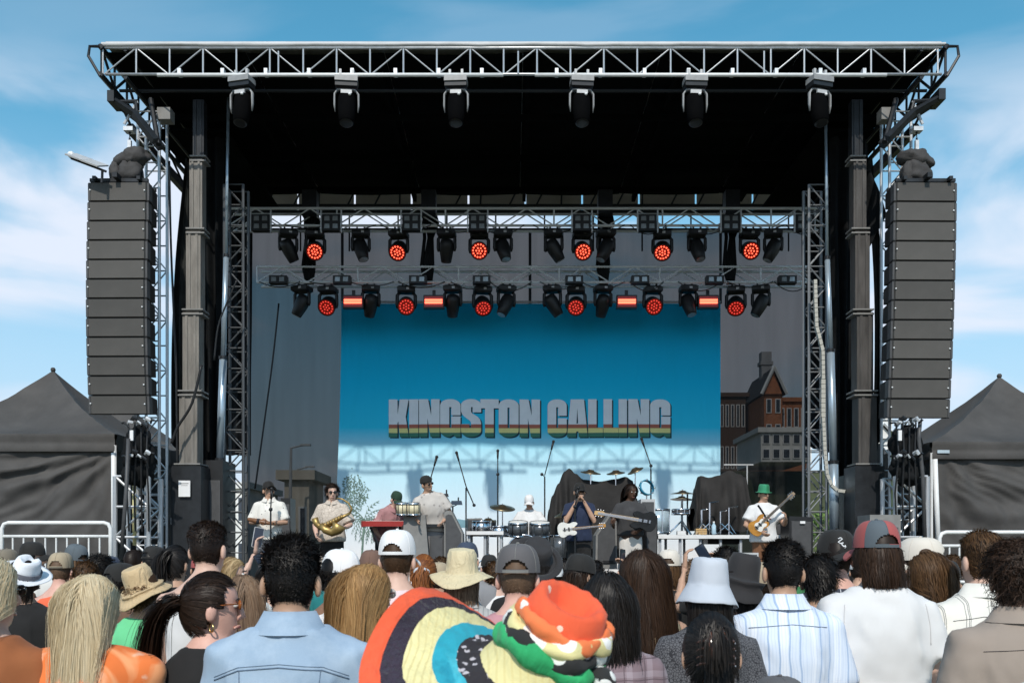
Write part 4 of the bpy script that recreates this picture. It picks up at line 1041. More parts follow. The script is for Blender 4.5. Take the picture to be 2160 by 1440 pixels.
stand('microphone stand in front of the singer in the white shirt', gp(571, 13.95), [(571, 1074), (572, 1052)], 13.95, DECK)
stand('microphone stand beside the bongo player', gp(908, 15.5), [(908, 1040), (908, 1010), (916, 982)], 15.5, DECK)
stand('microphone stand in front of the harmonica player', gp(1213, 13.9), [(1213, 1068), (1216, 1050)], 13.9, DECK)
stand('empty stand holding small blocks beside the percussion', gp(955, 15.4), [(955, 1066)], 15.4, DECK, False, 'percussion_stand')
for px, py, m, lb, sz in ((926, 1062, RED, 'red jam block on the percussion stand', (.15, .09, .06)), (963, 1060, mat('blue_black_plastic', (.02, .04, .07), .4), 'blue-black jam block on the percussion stand', (.19, .09, .065)), (938, 1044, BLKM, 'small black cowbell above the percussion stand', (.13, .06, .05))):
    e = empty('percussion_block', at(px, py, 15.4), lb, 'percussion')
    q = MB(); q.box(at(px, py, 15.4), sz, taper=.85); q.obj('block', m, e)
    q = MB(); q.tube([at(px, py, 15.4) + Vector((.03, 0, -.02)), at(955, 1068, 15.4)], .008, 6); q.tube([at(px, py, 15.4) + Vector((.03, 0, .0)), at(px, py, 15.4) + Vector((.03, 0, .09))], .012, 6); q.obj('bracket', BLKM, e)
e = empty('t_bar_stand', gp(1576, 17.0), 'T-shaped pale bar stand behind the right covered gear', 'stand')
rod('pole', (gp(1576, 17).x, 17, ZR2), at(1576, 982, 17), .012, GREYP, e); rod('crossbar', at(1527, 980, 17), at(1589, 980, 17), .012, GREYP, e)

def drum(name, label, c, r, h, shell, head, tilt=0, cat='drum', hoops=True, legs=None, parent=None):
    e = empty(name, c, label, cat) if not parent else parent
    M = Matrix.Translation(c) @ Matrix.Rotation(tilt, 4, 'X')
    q = MB(); q.lathe([(r, -h / 2), (r, h / 2)], 28, M=M); q.obj('shell', shell, e, True)
    for z in (-h / 2, h / 2):
        q = MB(); q.lathe([(r * 1.0, z - .015), (r * 1.05, z - .015), (r * 1.05, z + .015), (r * 1.0, z + .015)], 28, M=M, cap=(False, False)); q.obj('hoop', CHROME, e, True)
    q = MB(); q.lathe([(r * .99, h / 2 + .006), (.01, h / 2 + .01)], 28, M=M); q.obj('drum_head', head, e)
    for k in range(8):
        a = k * .785 + .2
        q = MB(); q.tube([M @ Vector((r * 1.05 * math.cos(a), r * 1.05 * math.sin(a), -h / 2)), M @ Vector((r * 1.05 * math.cos(a), r * 1.05 * math.sin(a), h / 2))], .008, 5); q.obj('lug', CHROME, e)
    return e
dx = at(1105, 0, 16.3).x
drum('bass_drum', 'bass drum with dark front head in the middle kit', (dx, 16.25, ZDR + .29), .28, .42, SHELL, mat('dark_drum_head', (.05, .05, .055), .5), R(90))
drum('tom_drum', 'chrome-hooped rack tom on top of the bass drum, left', (dx - .10, 16.15, gz(1115, 16.2)), .16, .22, SHELL, SKINW, R(12))
drum('tom_drum', 'chrome-hooped rack tom on top of the bass drum, right', (dx + .27, 16.15, gz(1116, 16.2)), .17, .22, SHELL, SKINW, R(12))
drum('floor_tom', 'floor tom at the right of the middle kit', (dx + .62, 16.35, ZDR + .36), .20, .40, SHELL, SKINW)
drum('snare_drum', 'shallow chrome snare drum at the left of the middle kit', (dx - .42, 16.35, gz(1120, 16.3)), .18, .16, CHROME, SKINW)
drum('tom_drum', 'small timbale drum at the far left of the middle kit', (dx - .72, 16.2, gz(1112, 16.2)), .16, .20, CHROME, SKINW)
def cymbal(label, px, py, Y, rpx, tilt, z0, roll=0, m=CYM):
    p = at(px, py, Y); r = rpx / FPX * Y
    e = empty('cymbal', (p.x, Y, z0), label, 'cymbal', 'cymbals on stands')
    M = Matrix.Translation(p) @ Matrix.Rotation(R(tilt), 4, 'X') @ Matrix.Rotation(R(roll), 4, 'Y')
    q = MB(); q.lathe([(.012, .05), (.05, .045), (.07, .025), (r * .6, .012), (r, -.008), (r * .98, -.012), (.05, .015)], 32, M=M); q.obj('plate', m, e, True)
    rod('stand_pole', (p.x, Y + .03, z0), p + Vector((0, .01, .07)), .011, CHROME, e)
    for k in range(3):
        a = k * 2.094 + 1; rod('foot', (p.x, Y + .03, z0 + .25), (p.x + .25 * math.cos(a), Y + .03 + .25 * math.sin(a), z0 + .01), .009, CHROME, e)
cymbal('large crash cymbal left of the drummer', 1060, 1070, 16.4, 27, 18, ZDR, 6)
cymbal('ride cymbal right of the drummer', 1190, 1083, 16.5, 22, 15, ZDR, -18)
cymbal('hi-hat cymbal low at the left of the middle kit', 1030, 1098, 16.4, 18, 6, ZDR)
cymbal('wide cymbal above the left covered gear', 1246, 996, 17.0, 22, 12, ZDR, 6)
cymbal('second cymbal above the left covered gear', 1299, 997, 17.0, 20, 12, ZDR, -6)
cymbal('steeply tilted cymbal at the right end of the row', 1340, 992, 16.9, 18, 14, ZDR, -24)
cymbal('upper flat cymbal on the right riser', 1440, 1040, 16.3, 26, 4, ZR2)
cymbal('lower flat cymbal on the right riser', 1438, 1052, 16.32, 24, -3, ZR2, 2)
drum('practice_pad', 'flat dark drum pad on the right riser', (at(1436, 0, 16.2).x, 16.2, gz(1079, 16.2)), .15, .07, DGREY, DGREY)
drum('side_drum', 'clear-shelled drum on the left end of the right riser', (at(1388, 0, 16.4).x, 16.4, ZR2 + .24), .20, .40, mat('pale_blue_shell', (.45, .56, .62), .15, .2), SKINW)
rod_e = empty('pad_stand', (at(1440, 0, 16.3).x, 16.25, ZR2), 'black pole carrying the pad on the right riser', 'stand'); rod('pole', (at(1450, 0, 16.25).x, 16.25, ZR2), at(1450, 1040, 16.25), .014, BLKM, rod_e); rod('arm', at(1450, 1083, 16.25), at(1436, 1083, 16.25), .01, BLKM, rod_e)
# jingle ring
e = empty('jingle_ring', at(1362, 1025, 16.5), 'blue tambourine ring on a stand right of the covered gear', 'tambourine')
q = MB(); p = at(1364, 1028, 16.5); q.lathe([(.125, -.03), (.14, -.03), (.14, .03), (.125, .03)], 28, M=Matrix.Translation(p) @ Matrix.Rotation(R(72), 4, 'X') @ Matrix.Rotation(R(25), 4, 'Y'), cap=(False, False)); q.obj('frame', mat('blue_plastic', (.02, .20, .32), .4), e, True)
for k in range(8):
    a = k * .785; q = MB(); q.ball(p + Vector((.132 * math.cos(a), -.03, .132 * math.sin(a))), .02, 8, 5); q.obj('jingle', CHROME, e, True)
rod('stand_pole', (p.x, 16.53, ZR2), p - Vector((0, 0, .1)), .01, CHROME, e)
# second-kit hardware clutter under the right cover
for i, (px, py) in enumerate(((1480, 1075), (1497, 1060), (1520, 1078), (1538, 1070))):
    e = empty('hardware_stand', gp(px, 16.0), ('leftmost', 'second from left', 'third from left', 'rightmost')[i] + ' chrome drum-hardware stand below the right cover', 'stand', 'chrome hardware stands')
    p = at(px, py, 16.0); rod('pole', (p.x, 16, ZR2), p, .018, CHROME, e); rod('arm', p, p + Vector((.16, .05, .02)), .013, CHROME, e)
    for k in range(3):
        a = k * 2.094 + i; rod('foot', (p.x, 16, ZR2 + .2), (p.x + .2 * math.cos(a), 16 + .2 * math.sin(a), ZR2 + .012), .01, CHROME, e)
e = empty('water_bottle', (at(1507, 0, 15.8).x, 15.85, ZR2), 'clear blue water bottle on the right riser', 'bottle')
q = MB(); q.lathe([(.035, 0), (.038, .02), (.038, .15), (.015, .19), (.015, .2)], 14, c=(at(1507, 0, 15.8).x, 15.85, ZR2)); q.obj('body', mat('bottle_blue', (.45, .62, .72), .15), e, True)
q = MB(); q.lathe([(.018, .2), (.018, .225)], 12, c=(at(1507, 0, 15.8).x, 15.85, ZR2)); q.obj('cap', WHITEP, e)
e = empty('carton', (at(1440, 0, 15.8).x, 15.85, ZR2), 'small white carton on the edge of the right riser', 'carton')
q = MB(); q.box((at(1438, 0, 15.8).x, 15.86, ZR2 + .03), (.14, .1, .06)); q.obj('box', WHITEP, e)
q = MB(); q.box((at(1438, 0, 15.8).x, 15.86, ZR2 + .064), (.142, .03, .006)); q.obj('lid_tape', GREYP, e)
e = empty('wooden_crate', (at(1478, 0, 15.9).x, 15.95, ZR2), 'low tan crate on the right riser', 'crate')
for k in range(3):
    q = MB(); q.box((at(1478, 0, 15.9).x, 15.9, ZR2 + .02 + .035 * k), (.18, .12, .028)); q.obj('slat', WOOD, e)

def cover(label, tops, Y, depth, z0, seed):
    """cloth thrown over gear; tops = silhouette in the photograph"""
    T = [at(x, y, Y) for x, y in tops]
    e = empty('covered_gear', ((T[0].x + T[-1].x) / 2, Y, z0), label, 'covered gear')
    def top(u):
        f = u * (len(T) - 1); i = min(int(f), len(T) - 2); g = f - i; g = g * g * (3 - 2 * g); a, b2 = T[i], T[i + 1]
        return a.x + (b2.x - a.x) * (f - i), a.z + (b2.z - a.z) * g
    def fn(u, v):
        x, z = top(u); s = v * 2 - 1           # -1 front hem, 0 ridge, +1 back hem
        k = abs(s); zz = z - (z - z0 - .25) * max(0, (k - .12)) ** 1.15 / .87 ** 1.15
        y = Y + depth / 2 * math.copysign(min(1, k * 1.35) ** .6, s)
        w = noise.noise(Vector((u * 4 + seed, k * 2, 0)))
        y += math.copysign(1, s) * k * (.07 * math.sin(u * 24 + 5 * w + seed) + .05 * math.sin(u * 47 + seed))
        x += .05 * w * k + (u - .5) * .10 * k
        zz += .05 * k * noise.noise(Vector((u * 7, seed, 0)))
        return (x, y, zz)
    q = MB(); q.grid(fn, 70, 40); q.obj('cloth', DRAPEM, e, True)
    q = MB(); q.box(((T[0].x + T[-1].x) / 2, Y, z0 + .35), ((T[-1].x - T[0].x) * .55, depth * .5, .7)); q.obj('rack', BLKP, e)
cover('black cloth with two humps over gear behind the harmonica player', [(1158, 1075), (1166, 1045), (1178, 1020), (1190, 995), (1200, 989), (1214, 1000), (1230, 1012), (1262, 1016), (1296, 1011), (1318, 1006), (1332, 1014), (1340, 1050), (1348, 1080)], 17.2, .8, DECK + .5, 1)
cover('black cloth over gear on the right riser', [(1461, 1072), (1466, 1030), (1475, 1004), (1492, 1008), (1515, 1003), (1535, 993), (1556, 1000), (1570, 1008), (1577, 1050), (1582, 1075)], 16.7, .75, ZR2 - .15, 6)

def prism(name, label, pts, Y, d, m, cat, panel=True):
    P = [at(x, y, Y) for x, y in pts]; c = sum(P, Vector()) / len(P)
    zmin = min(p.z for p in P)
    e = empty(name, (c.x, Y, zmin), label, cat)
    q = MB(); q.rings([[p for p in P], [p + Vector((0, d, 0)) for p in P]]); q.obj('cabinet', m, e)
    q = MB(); q.rings([[c + (p - c) * .82 + Vector((0, -.012, 0)) for p in P], [c + (p - c) * .86 + Vector((0, .01, 0)) for p in P]]); q.obj('front_panel', DGREY, e)
    q = MB(); q.box((c.x, Y - .02, zmin + .12), (.16, .02, .04)); q.obj('handle', BLKP, e)
    return e
prism('stage_monitor', 'tall wedge-topped grey stage monitor left of the drums', [(937, 1200), (937, 1080), (944, 1076), (953, 1078), (976, 1124), (977, 1200)], 14.9, .55, MGREY, 'loudspeaker')
prism('stage_monitor', 'tall wedge-topped grey stage monitor right of the harmonica player', [(1256, 1200), (1257, 1128), (1286, 1083), (1296, 1078), (1300, 1084), (1302, 1200)], 15.2, .55, MGREY, 'loudspeaker')
prism('stage_monitor', 'low grey stage monitor below the percussion table', [(906, 1200), (906, 1130), (936, 1127), (936, 1200)], 14.95, .45, DGREY, 'loudspeaker')
prism('amplifier', 'grey amplifier box standing left of the drummer', [(985, 1130), (985, 1093), (1016, 1092), (1020, 1130)], 16.6, .4, MGREY, 'amplifier')
prism('amplifier', 'dark amplifier box just right of the monitor, left of the drums', [(1017, 1130), (1021, 1096), (1046, 1096), (1046, 1130)], 16.65, .4, DGREY, 'amplifier')
prism('amplifier', 'white-topped amplifier beside the dreadlocked guitarist', [(1352, 1128), (1352, 1052), (1382, 1052), (1382, 1128)], 15.4, .4, GREYP, 'amplifier')
prism('amplifier', 'black speaker cabinet beside the dreadlocked guitarist', [(1362, 1215), (1362, 1087), (1387, 1087), (1387, 1215)], 14.9, .45, BLKP, 'amplifier')
prism('amplifier', 'black rack with pale edge behind the singer in white', [(592, 1215), (592, 1050), (612, 1050), (614, 1215)], 16.2, .4, BLKP, 'amplifier')
prism('flight_case', 'black flight case with white sticker at the right of the stage', [(1665, 1215), (1665, 1088), (1715, 1090), (1715, 1215)], 15.0, .5, BLKP, 'case')
prism('amplifier', 'silver-framed amplifier behind the green-hatted guitarist', [(1600, 1128), (1600, 1108), (1655, 1104), (1655, 1128)], 15.9, .4, DGREY, 'amplifier')
prism('equipment_box', 'pale grey equipment box at the front of the stage, right', [(1562, 1215), (1562, 1165), (1600, 1165), (1600, 1215)], 14.0, .35, GREYP, 'box')
prism('stage_monitor', 'low black floor monitor at the centre of the stage edge', [(1190, 1215), (1196, 1128), (1240, 1130), (1246, 1215)], 14.3, .5, BLKP, 'loudspeaker')
q = MB(); q.box(at(1693, 1101, 14.96), (.08, .01, .04)); tag(q.obj('sticker', PAPER), 'white sticker on the black flight case', 'sticker')

# percussion table and bongos
e = empty('percussion_table', gp(890, 14.9), 'grey cloth percussion table with black top', 'table')
q = MB(); q.box(at(893, 1108, 14.9) + Vector((0, .25, 0)), (.62, .5, .05)); q.obj('table_top', BLKM, e)
q = MB(); a0 = at(853, 1086, 14.95); q.rings([[Vector((a0.x, 14.8, DECK + .3)), Vector((a0.x + .42, 14.8, DECK + .3)), Vector((a0.x + .42, 15.2, DECK + .3)), Vector((a0.x, 15.2, DECK + .3))], [Vector((a0.x, 14.82, a0.z)), Vector((a0.x + .34, 14.82, a0.z)), Vector((a0.x + .34, 15.18, a0.z)), Vector((a0.x, 15.18, a0.z))]]); q.obj('cloth_front', MGREY, e)
for xx in (-.25, .3):
    rod('leg', (at(890, 0, 14.9).x + xx, 15.1, DECK), (at(890, 0, 14.9).x + xx, 15.1, gz(1110, 14.9)), .02, BLKM, e)
for px, r, lb in ((848, .085, 'smaller cream bongo drum in front of the beanie player'), (872, .10, 'larger cream bongo drum in front of the beanie player')):
    drum('bongo_drum', lb, at(px, 1073, 14.75), r, .17, CREAM, SKINW, R(8))
# red keyboard
e = empty('keyboard', at(812, 1105, 15.3), 'red stage keyboard on an X stand', 'keyboard')
a = at(768, 1105, 15.3); b2 = at(857, 1104, 15.3)
q = MB(); q.box((a + b2) / 2, (b2.x - a.x, .28, .085)); q.obj('body', RED, e)
q = MB(); q.box((a + b2) / 2 + Vector((0, .06, .046)), ((b2.x - a.x) * .92, .14, .01)); q.obj('key_bed', IVORY, e)
for s in (-1, 1):
    q = MB(); q.box(((a if s < 0 else b2)) + Vector((s * .01, 0, 0)), (.025, .30, .10)); q.obj('end_cheek', mat('dark_red_cheek', (.25, .03, .03), .4), e)
    rod('stand_leg', (a.x + .1 if s < 0 else b2.x - .1, 15.3, a.z - .045), (b2.x - .1 if s < 0 else a.x + .1, 15.3, DECK), .018, BLKM, e)
e = empty('laptop', at(797, 1092, 15.35), 'thin glass-like music stand on the red keyboard', 'music stand')
p = at(797, 1094, 15.4); q = MB(); q.box(p + Vector((0, .05, .02)), (.10, .012, .12), Matrix.Rotation(R(-15), 3, 'X')); q.obj('plate', GREYP, e); q = MB(); q.tube([p + Vector((0, .05, -.03)), p + Vector((0, .06, -.05))], .01, 6); q.obj('foot', BLKM, e)

def guitar(label, bodyc, neckend, m_body, m_neck, scale=1.0, cat='guitar', nrm=Vector((0, -1, 0)), pick=IVORY):
    """solid guitar: body outline, neck, headstock, strings; lies in the plane facing nrm"""
    c = Vector(bodyc); t = (Vector(neckend) - c).normalized(); n = (nrm - nrm.dot(t) * t).normalized(); u = n.cross(t)
    e = empty('electric_guitar', c, label, cat)
    out = [(-.21, 0), (-.20, .09), (-.14, .155), (-.06, .16), (0, .125), (.06, .115), (.12, .145), (.20, .13), (.225, .09), (.17, .055), (.14, .03), (.14, -.03), (.17, -.05), (.20, -.085), (.16, -.135), (.09, -.135), (.04, -.115), (-.02, -.13), (-.09, -.17), (-.16, -.15), (-.20, -.08)]
    sm = []
    for i in range(len(out)):
        p0, p1 = Vector(out[i]), Vector(out[(i + 1) % len(out)]); sm += [p0.lerp(p1, .25), p0.lerp(p1, .75)]
    def W(x, y, z): return c + (t * x + u * y + n * z) * scale
    q = MB(); q.rings([[W(x * .97, y * .97, .025) for x, y in sm], [W(x, y, .018) for x, y in sm], [W(x, y, -.018) for x, y in sm], [W(x * .97, y * .97, -.025) for x, y in sm]]); q.obj('body', m_body, e)
    q = MB(); q.rings([[W(x * .55 + .03, y * .62 - .02, .030) for x, y in sm], [W(x * .55 + .03, y * .62 - .02, .026) for x, y in sm]]); q.obj('pickguard', pick, e)
    L = (Vector(neckend) - c).length / scale
    q = MB(); q.rings([[W(.10, y, z) for y, z in ((-.028, .012), (.028, .012), (.028, .034), (-.028, .034))], [W(L - .16, y, z) for y, z in ((-.022, .012), (.022, .012), (.022, .034), (-.022, .034))]]); q.obj('neck', m_neck, e)
    q = MB(); q.rings([[W(x, y, .012) for x, y in ((L - .17, -.022), (L - .13, -.045), (L, -.03), (L, .03), (L - .13, .04), (L - .17, .022))], [W(x, y, .028) for x, y in ((L - .17, -.022), (L - .13, -.045), (L, -.03), (L, .03), (L - .13, .04), (L - .17, .022))]]); q.obj('headstock', m_neck, e)
    for k in range(6):
        q = MB(); q.tube([W(-.10, -.02 + .008 * k, .038), W(L - .05, -.016 + .0064 * k, .038)], .0022, 3); q.obj('string', CHROME, e)
        q = MB(); q.ball(W(L - .14 + .022 * k, (.052 if k % 2 else -.055), .02), .010, 6, 4); q.obj('tuning_peg', CHROME, e)
    for x in (-.06, .03):
        q = MB(); q.rings([[W(x + a_, b_, .040) for a_, b_ in ((-.014, -.04), (.014, -.04), (.014, .04), (-.014, .04))], [W(x + a_, b_, .028) for a_, b_ in ((-.014, -.04), (.014, -.04), (.014, .04), (-.014, .04))]]); q.obj('pickup', BLKP, e)
    return e
SUNB = mat('sunburst_lacquer', (.42, .19, .03), .2, 0, .6, 6)
G_H = (at(1600, 1108, 14.15), at(1652, 1060, 14.15))
guitar('sunburst electric guitar held by the guitarist in the green hat', G_H[0], G_H[0] + (G_H[1] - G_H[0]).normalized() * .72, SUNB, mat('pale_neck', (.30, .22, .15), .5), .76, nrm=Vector((.1, -1, .1)))
G_G = (at(1358, 1098, 14.2), at(1286, 1086, 14.1))
guitar('dark bass guitar with pale neck held by the dreadlocked guitarist', G_G[0], G_G[0] + (G_G[1] - G_G[0]).normalized() * .78, BLKP, WOOD, .95, 'guitar', pick=BLKP)
gs = at(1197, 1116, 13.85)
guitar('white electric guitar with orange neck on a stand at stage centre', gs, gs + Vector((.43, 0, .045)).normalized() * .56, IVORY, mat('amber_neck', (.50, .25, .06), .4), .70)

# saxophone (held by the player in the cream shirt)
sx = [(708, 1058), (703, 1085), (697, 1112), (689, 1124), (677, 1122), (672, 1108), (668, 1095)]
e = empty('saxophone', at(690, 1110, 14.1), 'brass baritone saxophone held by the curly-haired player', 'saxophone')
S3 = [(738, 1082), (722, 1090), (706, 1100), (690, 1109), (676, 1112), (668, 1104), (664, 1092)]
P = [at(x, y, 14.0) for x, y in S3]
q = MB(); q.tube(P[::-1], [.05, .048, .045, .04, .034, .026, .02][::1], 12); q.obj('body_tube', BRASS, e, True)
Bp = [at(x, y, 13.93) for x, y in ((676, 1106), (686, 1117), (700, 1122), (710, 1117), (716, 1106))]
q = MB(); q.tube(Bp, [.045, .055, .065, .085, .115], 16); q.obj('bell', BRASS, e, True)
Np = [at(x, y, 14.05) for x, y in ((738, 1082), (742, 1072), (735, 1060), (722, 1052), (710, 1050))]
q = MB(); q.tube(Np, [.018, .016, .014, .012, .010], 8); q.obj('neck', BRASS, e, True)
for k in range(9):
    c = P[1].lerp(P[4], k / 8) + Vector((0, -.055, .0)); q = MB(); q.lathe([(.022, 0), (.024, .012), (.01, .016)], 10, c=c, M=Matrix.Rotation(R(90), 4, 'X')); q.obj('key', BRASS, e, True)
q = MB(); q.tube([P[1] + Vector((0, -.06, .03)), P[4] + Vector((0, -.06, .03))], .006, 5); q.obj('key_rod', BRASS, e)
# ------------------------------------------------------------------ people: builders
TMP = bpy.data.scenes.new('workshop')
def remesh(mb, voxel, it=3, name='m', fac=.5):
    me = mb.mesh(name, BLKP); ob = bpy.data.objects.new('tmp', me); TMP.collection.objects.link(ob)
    m = ob.modifiers.new('r', 'REMESH'); m.mode = 'VOXEL'; m.voxel_size = voxel; m.use_smooth_shade = True
    if it:
        s = ob.modifiers.new('s', 'SMOOTH'); s.iterations = it; s.factor = fac
    TMP.view_layers[0].update(); dg = TMP.view_layers[0].depsgraph
    out = bpy.data.meshes.new_from_object(ob.evaluated_get(dg)); bpy.data.objects.remove(ob); bpy.data.meshes.remove(me)
    co = np.empty(len(out.vertices) * 3, np.float32); out.vertices.foreach_get('co', co); co = co.reshape(-1, 3)
    F = [tuple(p.vertices) for p in out.polygons]
    no = np.empty(len(out.vertices) * 3, np.float32); out.vertices.foreach_get('normal', no); no = no.reshape(-1, 3)
    bpy.data.meshes.remove(out)
    return co, F, no
def np_mesh(name, co, F, mats, smooth=True):
    me = bpy.data.meshes.new(name); me.from_pydata(co.tolist() if hasattr(co, 'tolist') else co, [], F)
    for q in (mats if isinstance(mats, (list, tuple)) else [mats]): me.materials.append(q)
    if smooth: me.polygons.foreach_set('use_smooth', [True] * len(me.polygons))
    me.update(); return me
def sstep(x, a, b):
    t = np.clip((x - a) / (b - a), 0, 1); return t * t * (3 - 2 * t)
def bendco(co, ang, lat=0.0):
    co = np.array(co, dtype=np.float64)
    if ang:
        a = ang * sstep(co[:, 2], .85, 1.25); y = co[:, 1].copy(); z = co[:, 2] - .95
        m = co[:, 2] > .8
        co[m, 1] = (y * np.cos(a) + z * np.sin(a))[m]; co[m, 2] = (.95 + z * np.cos(a) - y * np.sin(a))[m]
    if lat:
        a = lat * sstep(co[:, 2], .85, 1.25); x = co[:, 0].copy(); z = co[:, 2] - .95
        m = co[:, 2] > .8
        co[m, 0] = (x * np.cos(a) + z * np.sin(a))[m]; co[m, 2] = (.95 + z * np.cos(a) - x * np.sin(a))[m]
    return co

HZ = np.array([-.121, -.112, -.095, -.07, -.04, -.01, .02, .05, .075, .095, .110, .118, .121])
HW = .95 * np.array([.012, .030, .046, .058, .066, .072, .0755, .0765, .072, .061, .043, .024, .006])
HF = np.array([.070, .084, .090, .092, .092, .093, .096, .095, .086, .068, .046, .026, .006])
HB = np.array([.020, .010, .012, .040, .070, .088, .097, .101, .096, .080, .056, .030, .007])
def head_pt(z, a, k=0.0):
    w = np.interp(z, HZ, HW) + k; f = np.interp(z, HZ, HF) + k; b = np.interp(z, HZ, HB) + k
    c, s = np.cos(a), np.sin(a)
    zz = z + np.where(np.asarray(z) > .06, k * (np.asarray(z) - .06) / .061, 0)
    return np.stack([w * c, np.where(s > 0, f, b) * s, zz], -1)
def head_normal(p):
    n = p / np.array([.0765, .098, .121]) ** 2; return n / np.linalg.norm(n, axis=-1, keepdims=True)
def superr(cx, cy, z, rx, rf, rb, n=22, e=2.4):
    out = []
    for k in range(n):
        a = 2 * math.pi * k / n; c, s = math.cos(a), math.sin(a); q = (abs(c) ** e + abs(s) ** e) ** (-1 / e)
        out.append(Vector((cx + rx * q * c, cy + (rf if s > 0 else rb) * q * s, z)))
    return out
TORSO = [(.80, .150, .095, .105), (.86, .168, .105, .122), (.94, .170, .108, .120), (1.02, .155, .105, .105), (1.10, .148, .105, .098), (1.18, .156, .112, .102), (1.26, .168, .118, .112), (1.33, .176, .112, .118), (1.385, .174, .095, .112), (1.425, .158, .078, .094), (1.455, .122, .066, .080), (1.485, .086, .058, .068), (1.515, .060, .052, .058)]
def torso_rings(d=0.0, z0=0.0, z1=9, sex='m', loose=0.0, fat=0.0):
    rs = []
    for z, w, f, b in TORSO:
        if z < z0 - 1e-6 or z > z1 + 1e-6: continue
        kw = 1.0
        if sex == 'f': kw = .90 if z > 1.25 else (.90 if z > 1.0 else 1.02)
        dd = d + (loose * (1 if z < 1.2 else max(0, (1.4 - z) / .2)))
        rs.append(superr(0, 0, z, w * kw + dd + fat * .6 * (z < 1.3), f + dd + fat * (z < 1.3) + (.012 if sex == 'f' and 1.15 < z < 1.34 else 0), b + dd + fat * .5 * (z < 1.3)))
    return rs
ARM_DOWN = {s: (Vector((s * .172, -.005, 1.385)), Vector((s * .222, -.02, 1.11)), Vector((s * .232, .045, .875)), Vector((0, .25, -1))) for s in (-1, 1)}
def arm_pts(side, spec, sex):
    S, E, Wr, hd = ARM_DOWN[side]
    S = S.copy()
    if sex == 'f': S.x *= .90
    if spec is None:
        E, Wr = E.copy(), Wr.copy()
        if sex == 'f': E.x *= .92; Wr.x *= .94
    else:
        E, Wr, hd = (Vector(x) for x in spec)
    return S, E, Wr, hd.normalized()
def hand_geo(mb, Wr, d, fore, side, curl=.55, k=1.0, n=6):
    d = d.normalized(); ref = Vector((side, 0, 0)) if abs(d.x) < .8 else Vector((0, -1, 0))
    nrm = (ref - ref.dot(d) * d).normalized()      # back of the hand
    u = d.cross(nrm).normalized() * 1.0             # across the knuckles
    def ring(t, w, th): return [Wr + d * t * k + (u * math.cos(a) * w + nrm * math.sin(a) * th) * k for a in [2 * math.pi * i / 10 for i in range(10)]]
    mb.rings([ring(-.03, .024, .020), ring(.0, .027, .019), ring(.03, .036, .017), ring(.065, .041, .016), ring(.090, .038, .012)])
    for i, (off, L) in enumerate(((-.028, .068), (-.0095, .078), (.0095, .074), (.028, .058))):
        p = Wr + (d * .082 + u * off) * k; pts = [p]; dd = d.copy(); ang = curl * (1 + .08 * i)
        for s in range(3):
            dd = (dd * math.cos(ang * .75) - nrm * math.sin(ang * .75)).normalized() if s else (dd * math.cos(ang * .4) - nrm * math.sin(ang * .4)).normalized()
            nn = nrm
            pts.append(pts[-1] + dd * L * (.44, .32, .24)[s] * k)
            nrm_local = dd.cross(u).normalized() * -1
            # keep bending in the plane (d, nrm)
        mb.tube(pts, [.0095 * k, .0088 * k, .008 * k, .0065 * k], n, round_ends=True)
    fwd = 1
    p = Wr + (d * .022 - u * .030) * k
    mb.tube([p, p + (d * .030 - u * .022 - nrm * .010) * k, p + (d * .060 - u * .026 - nrm * .020) * k], [.013 * k, .011 * k, .0085 * k], n, round_ends=True)

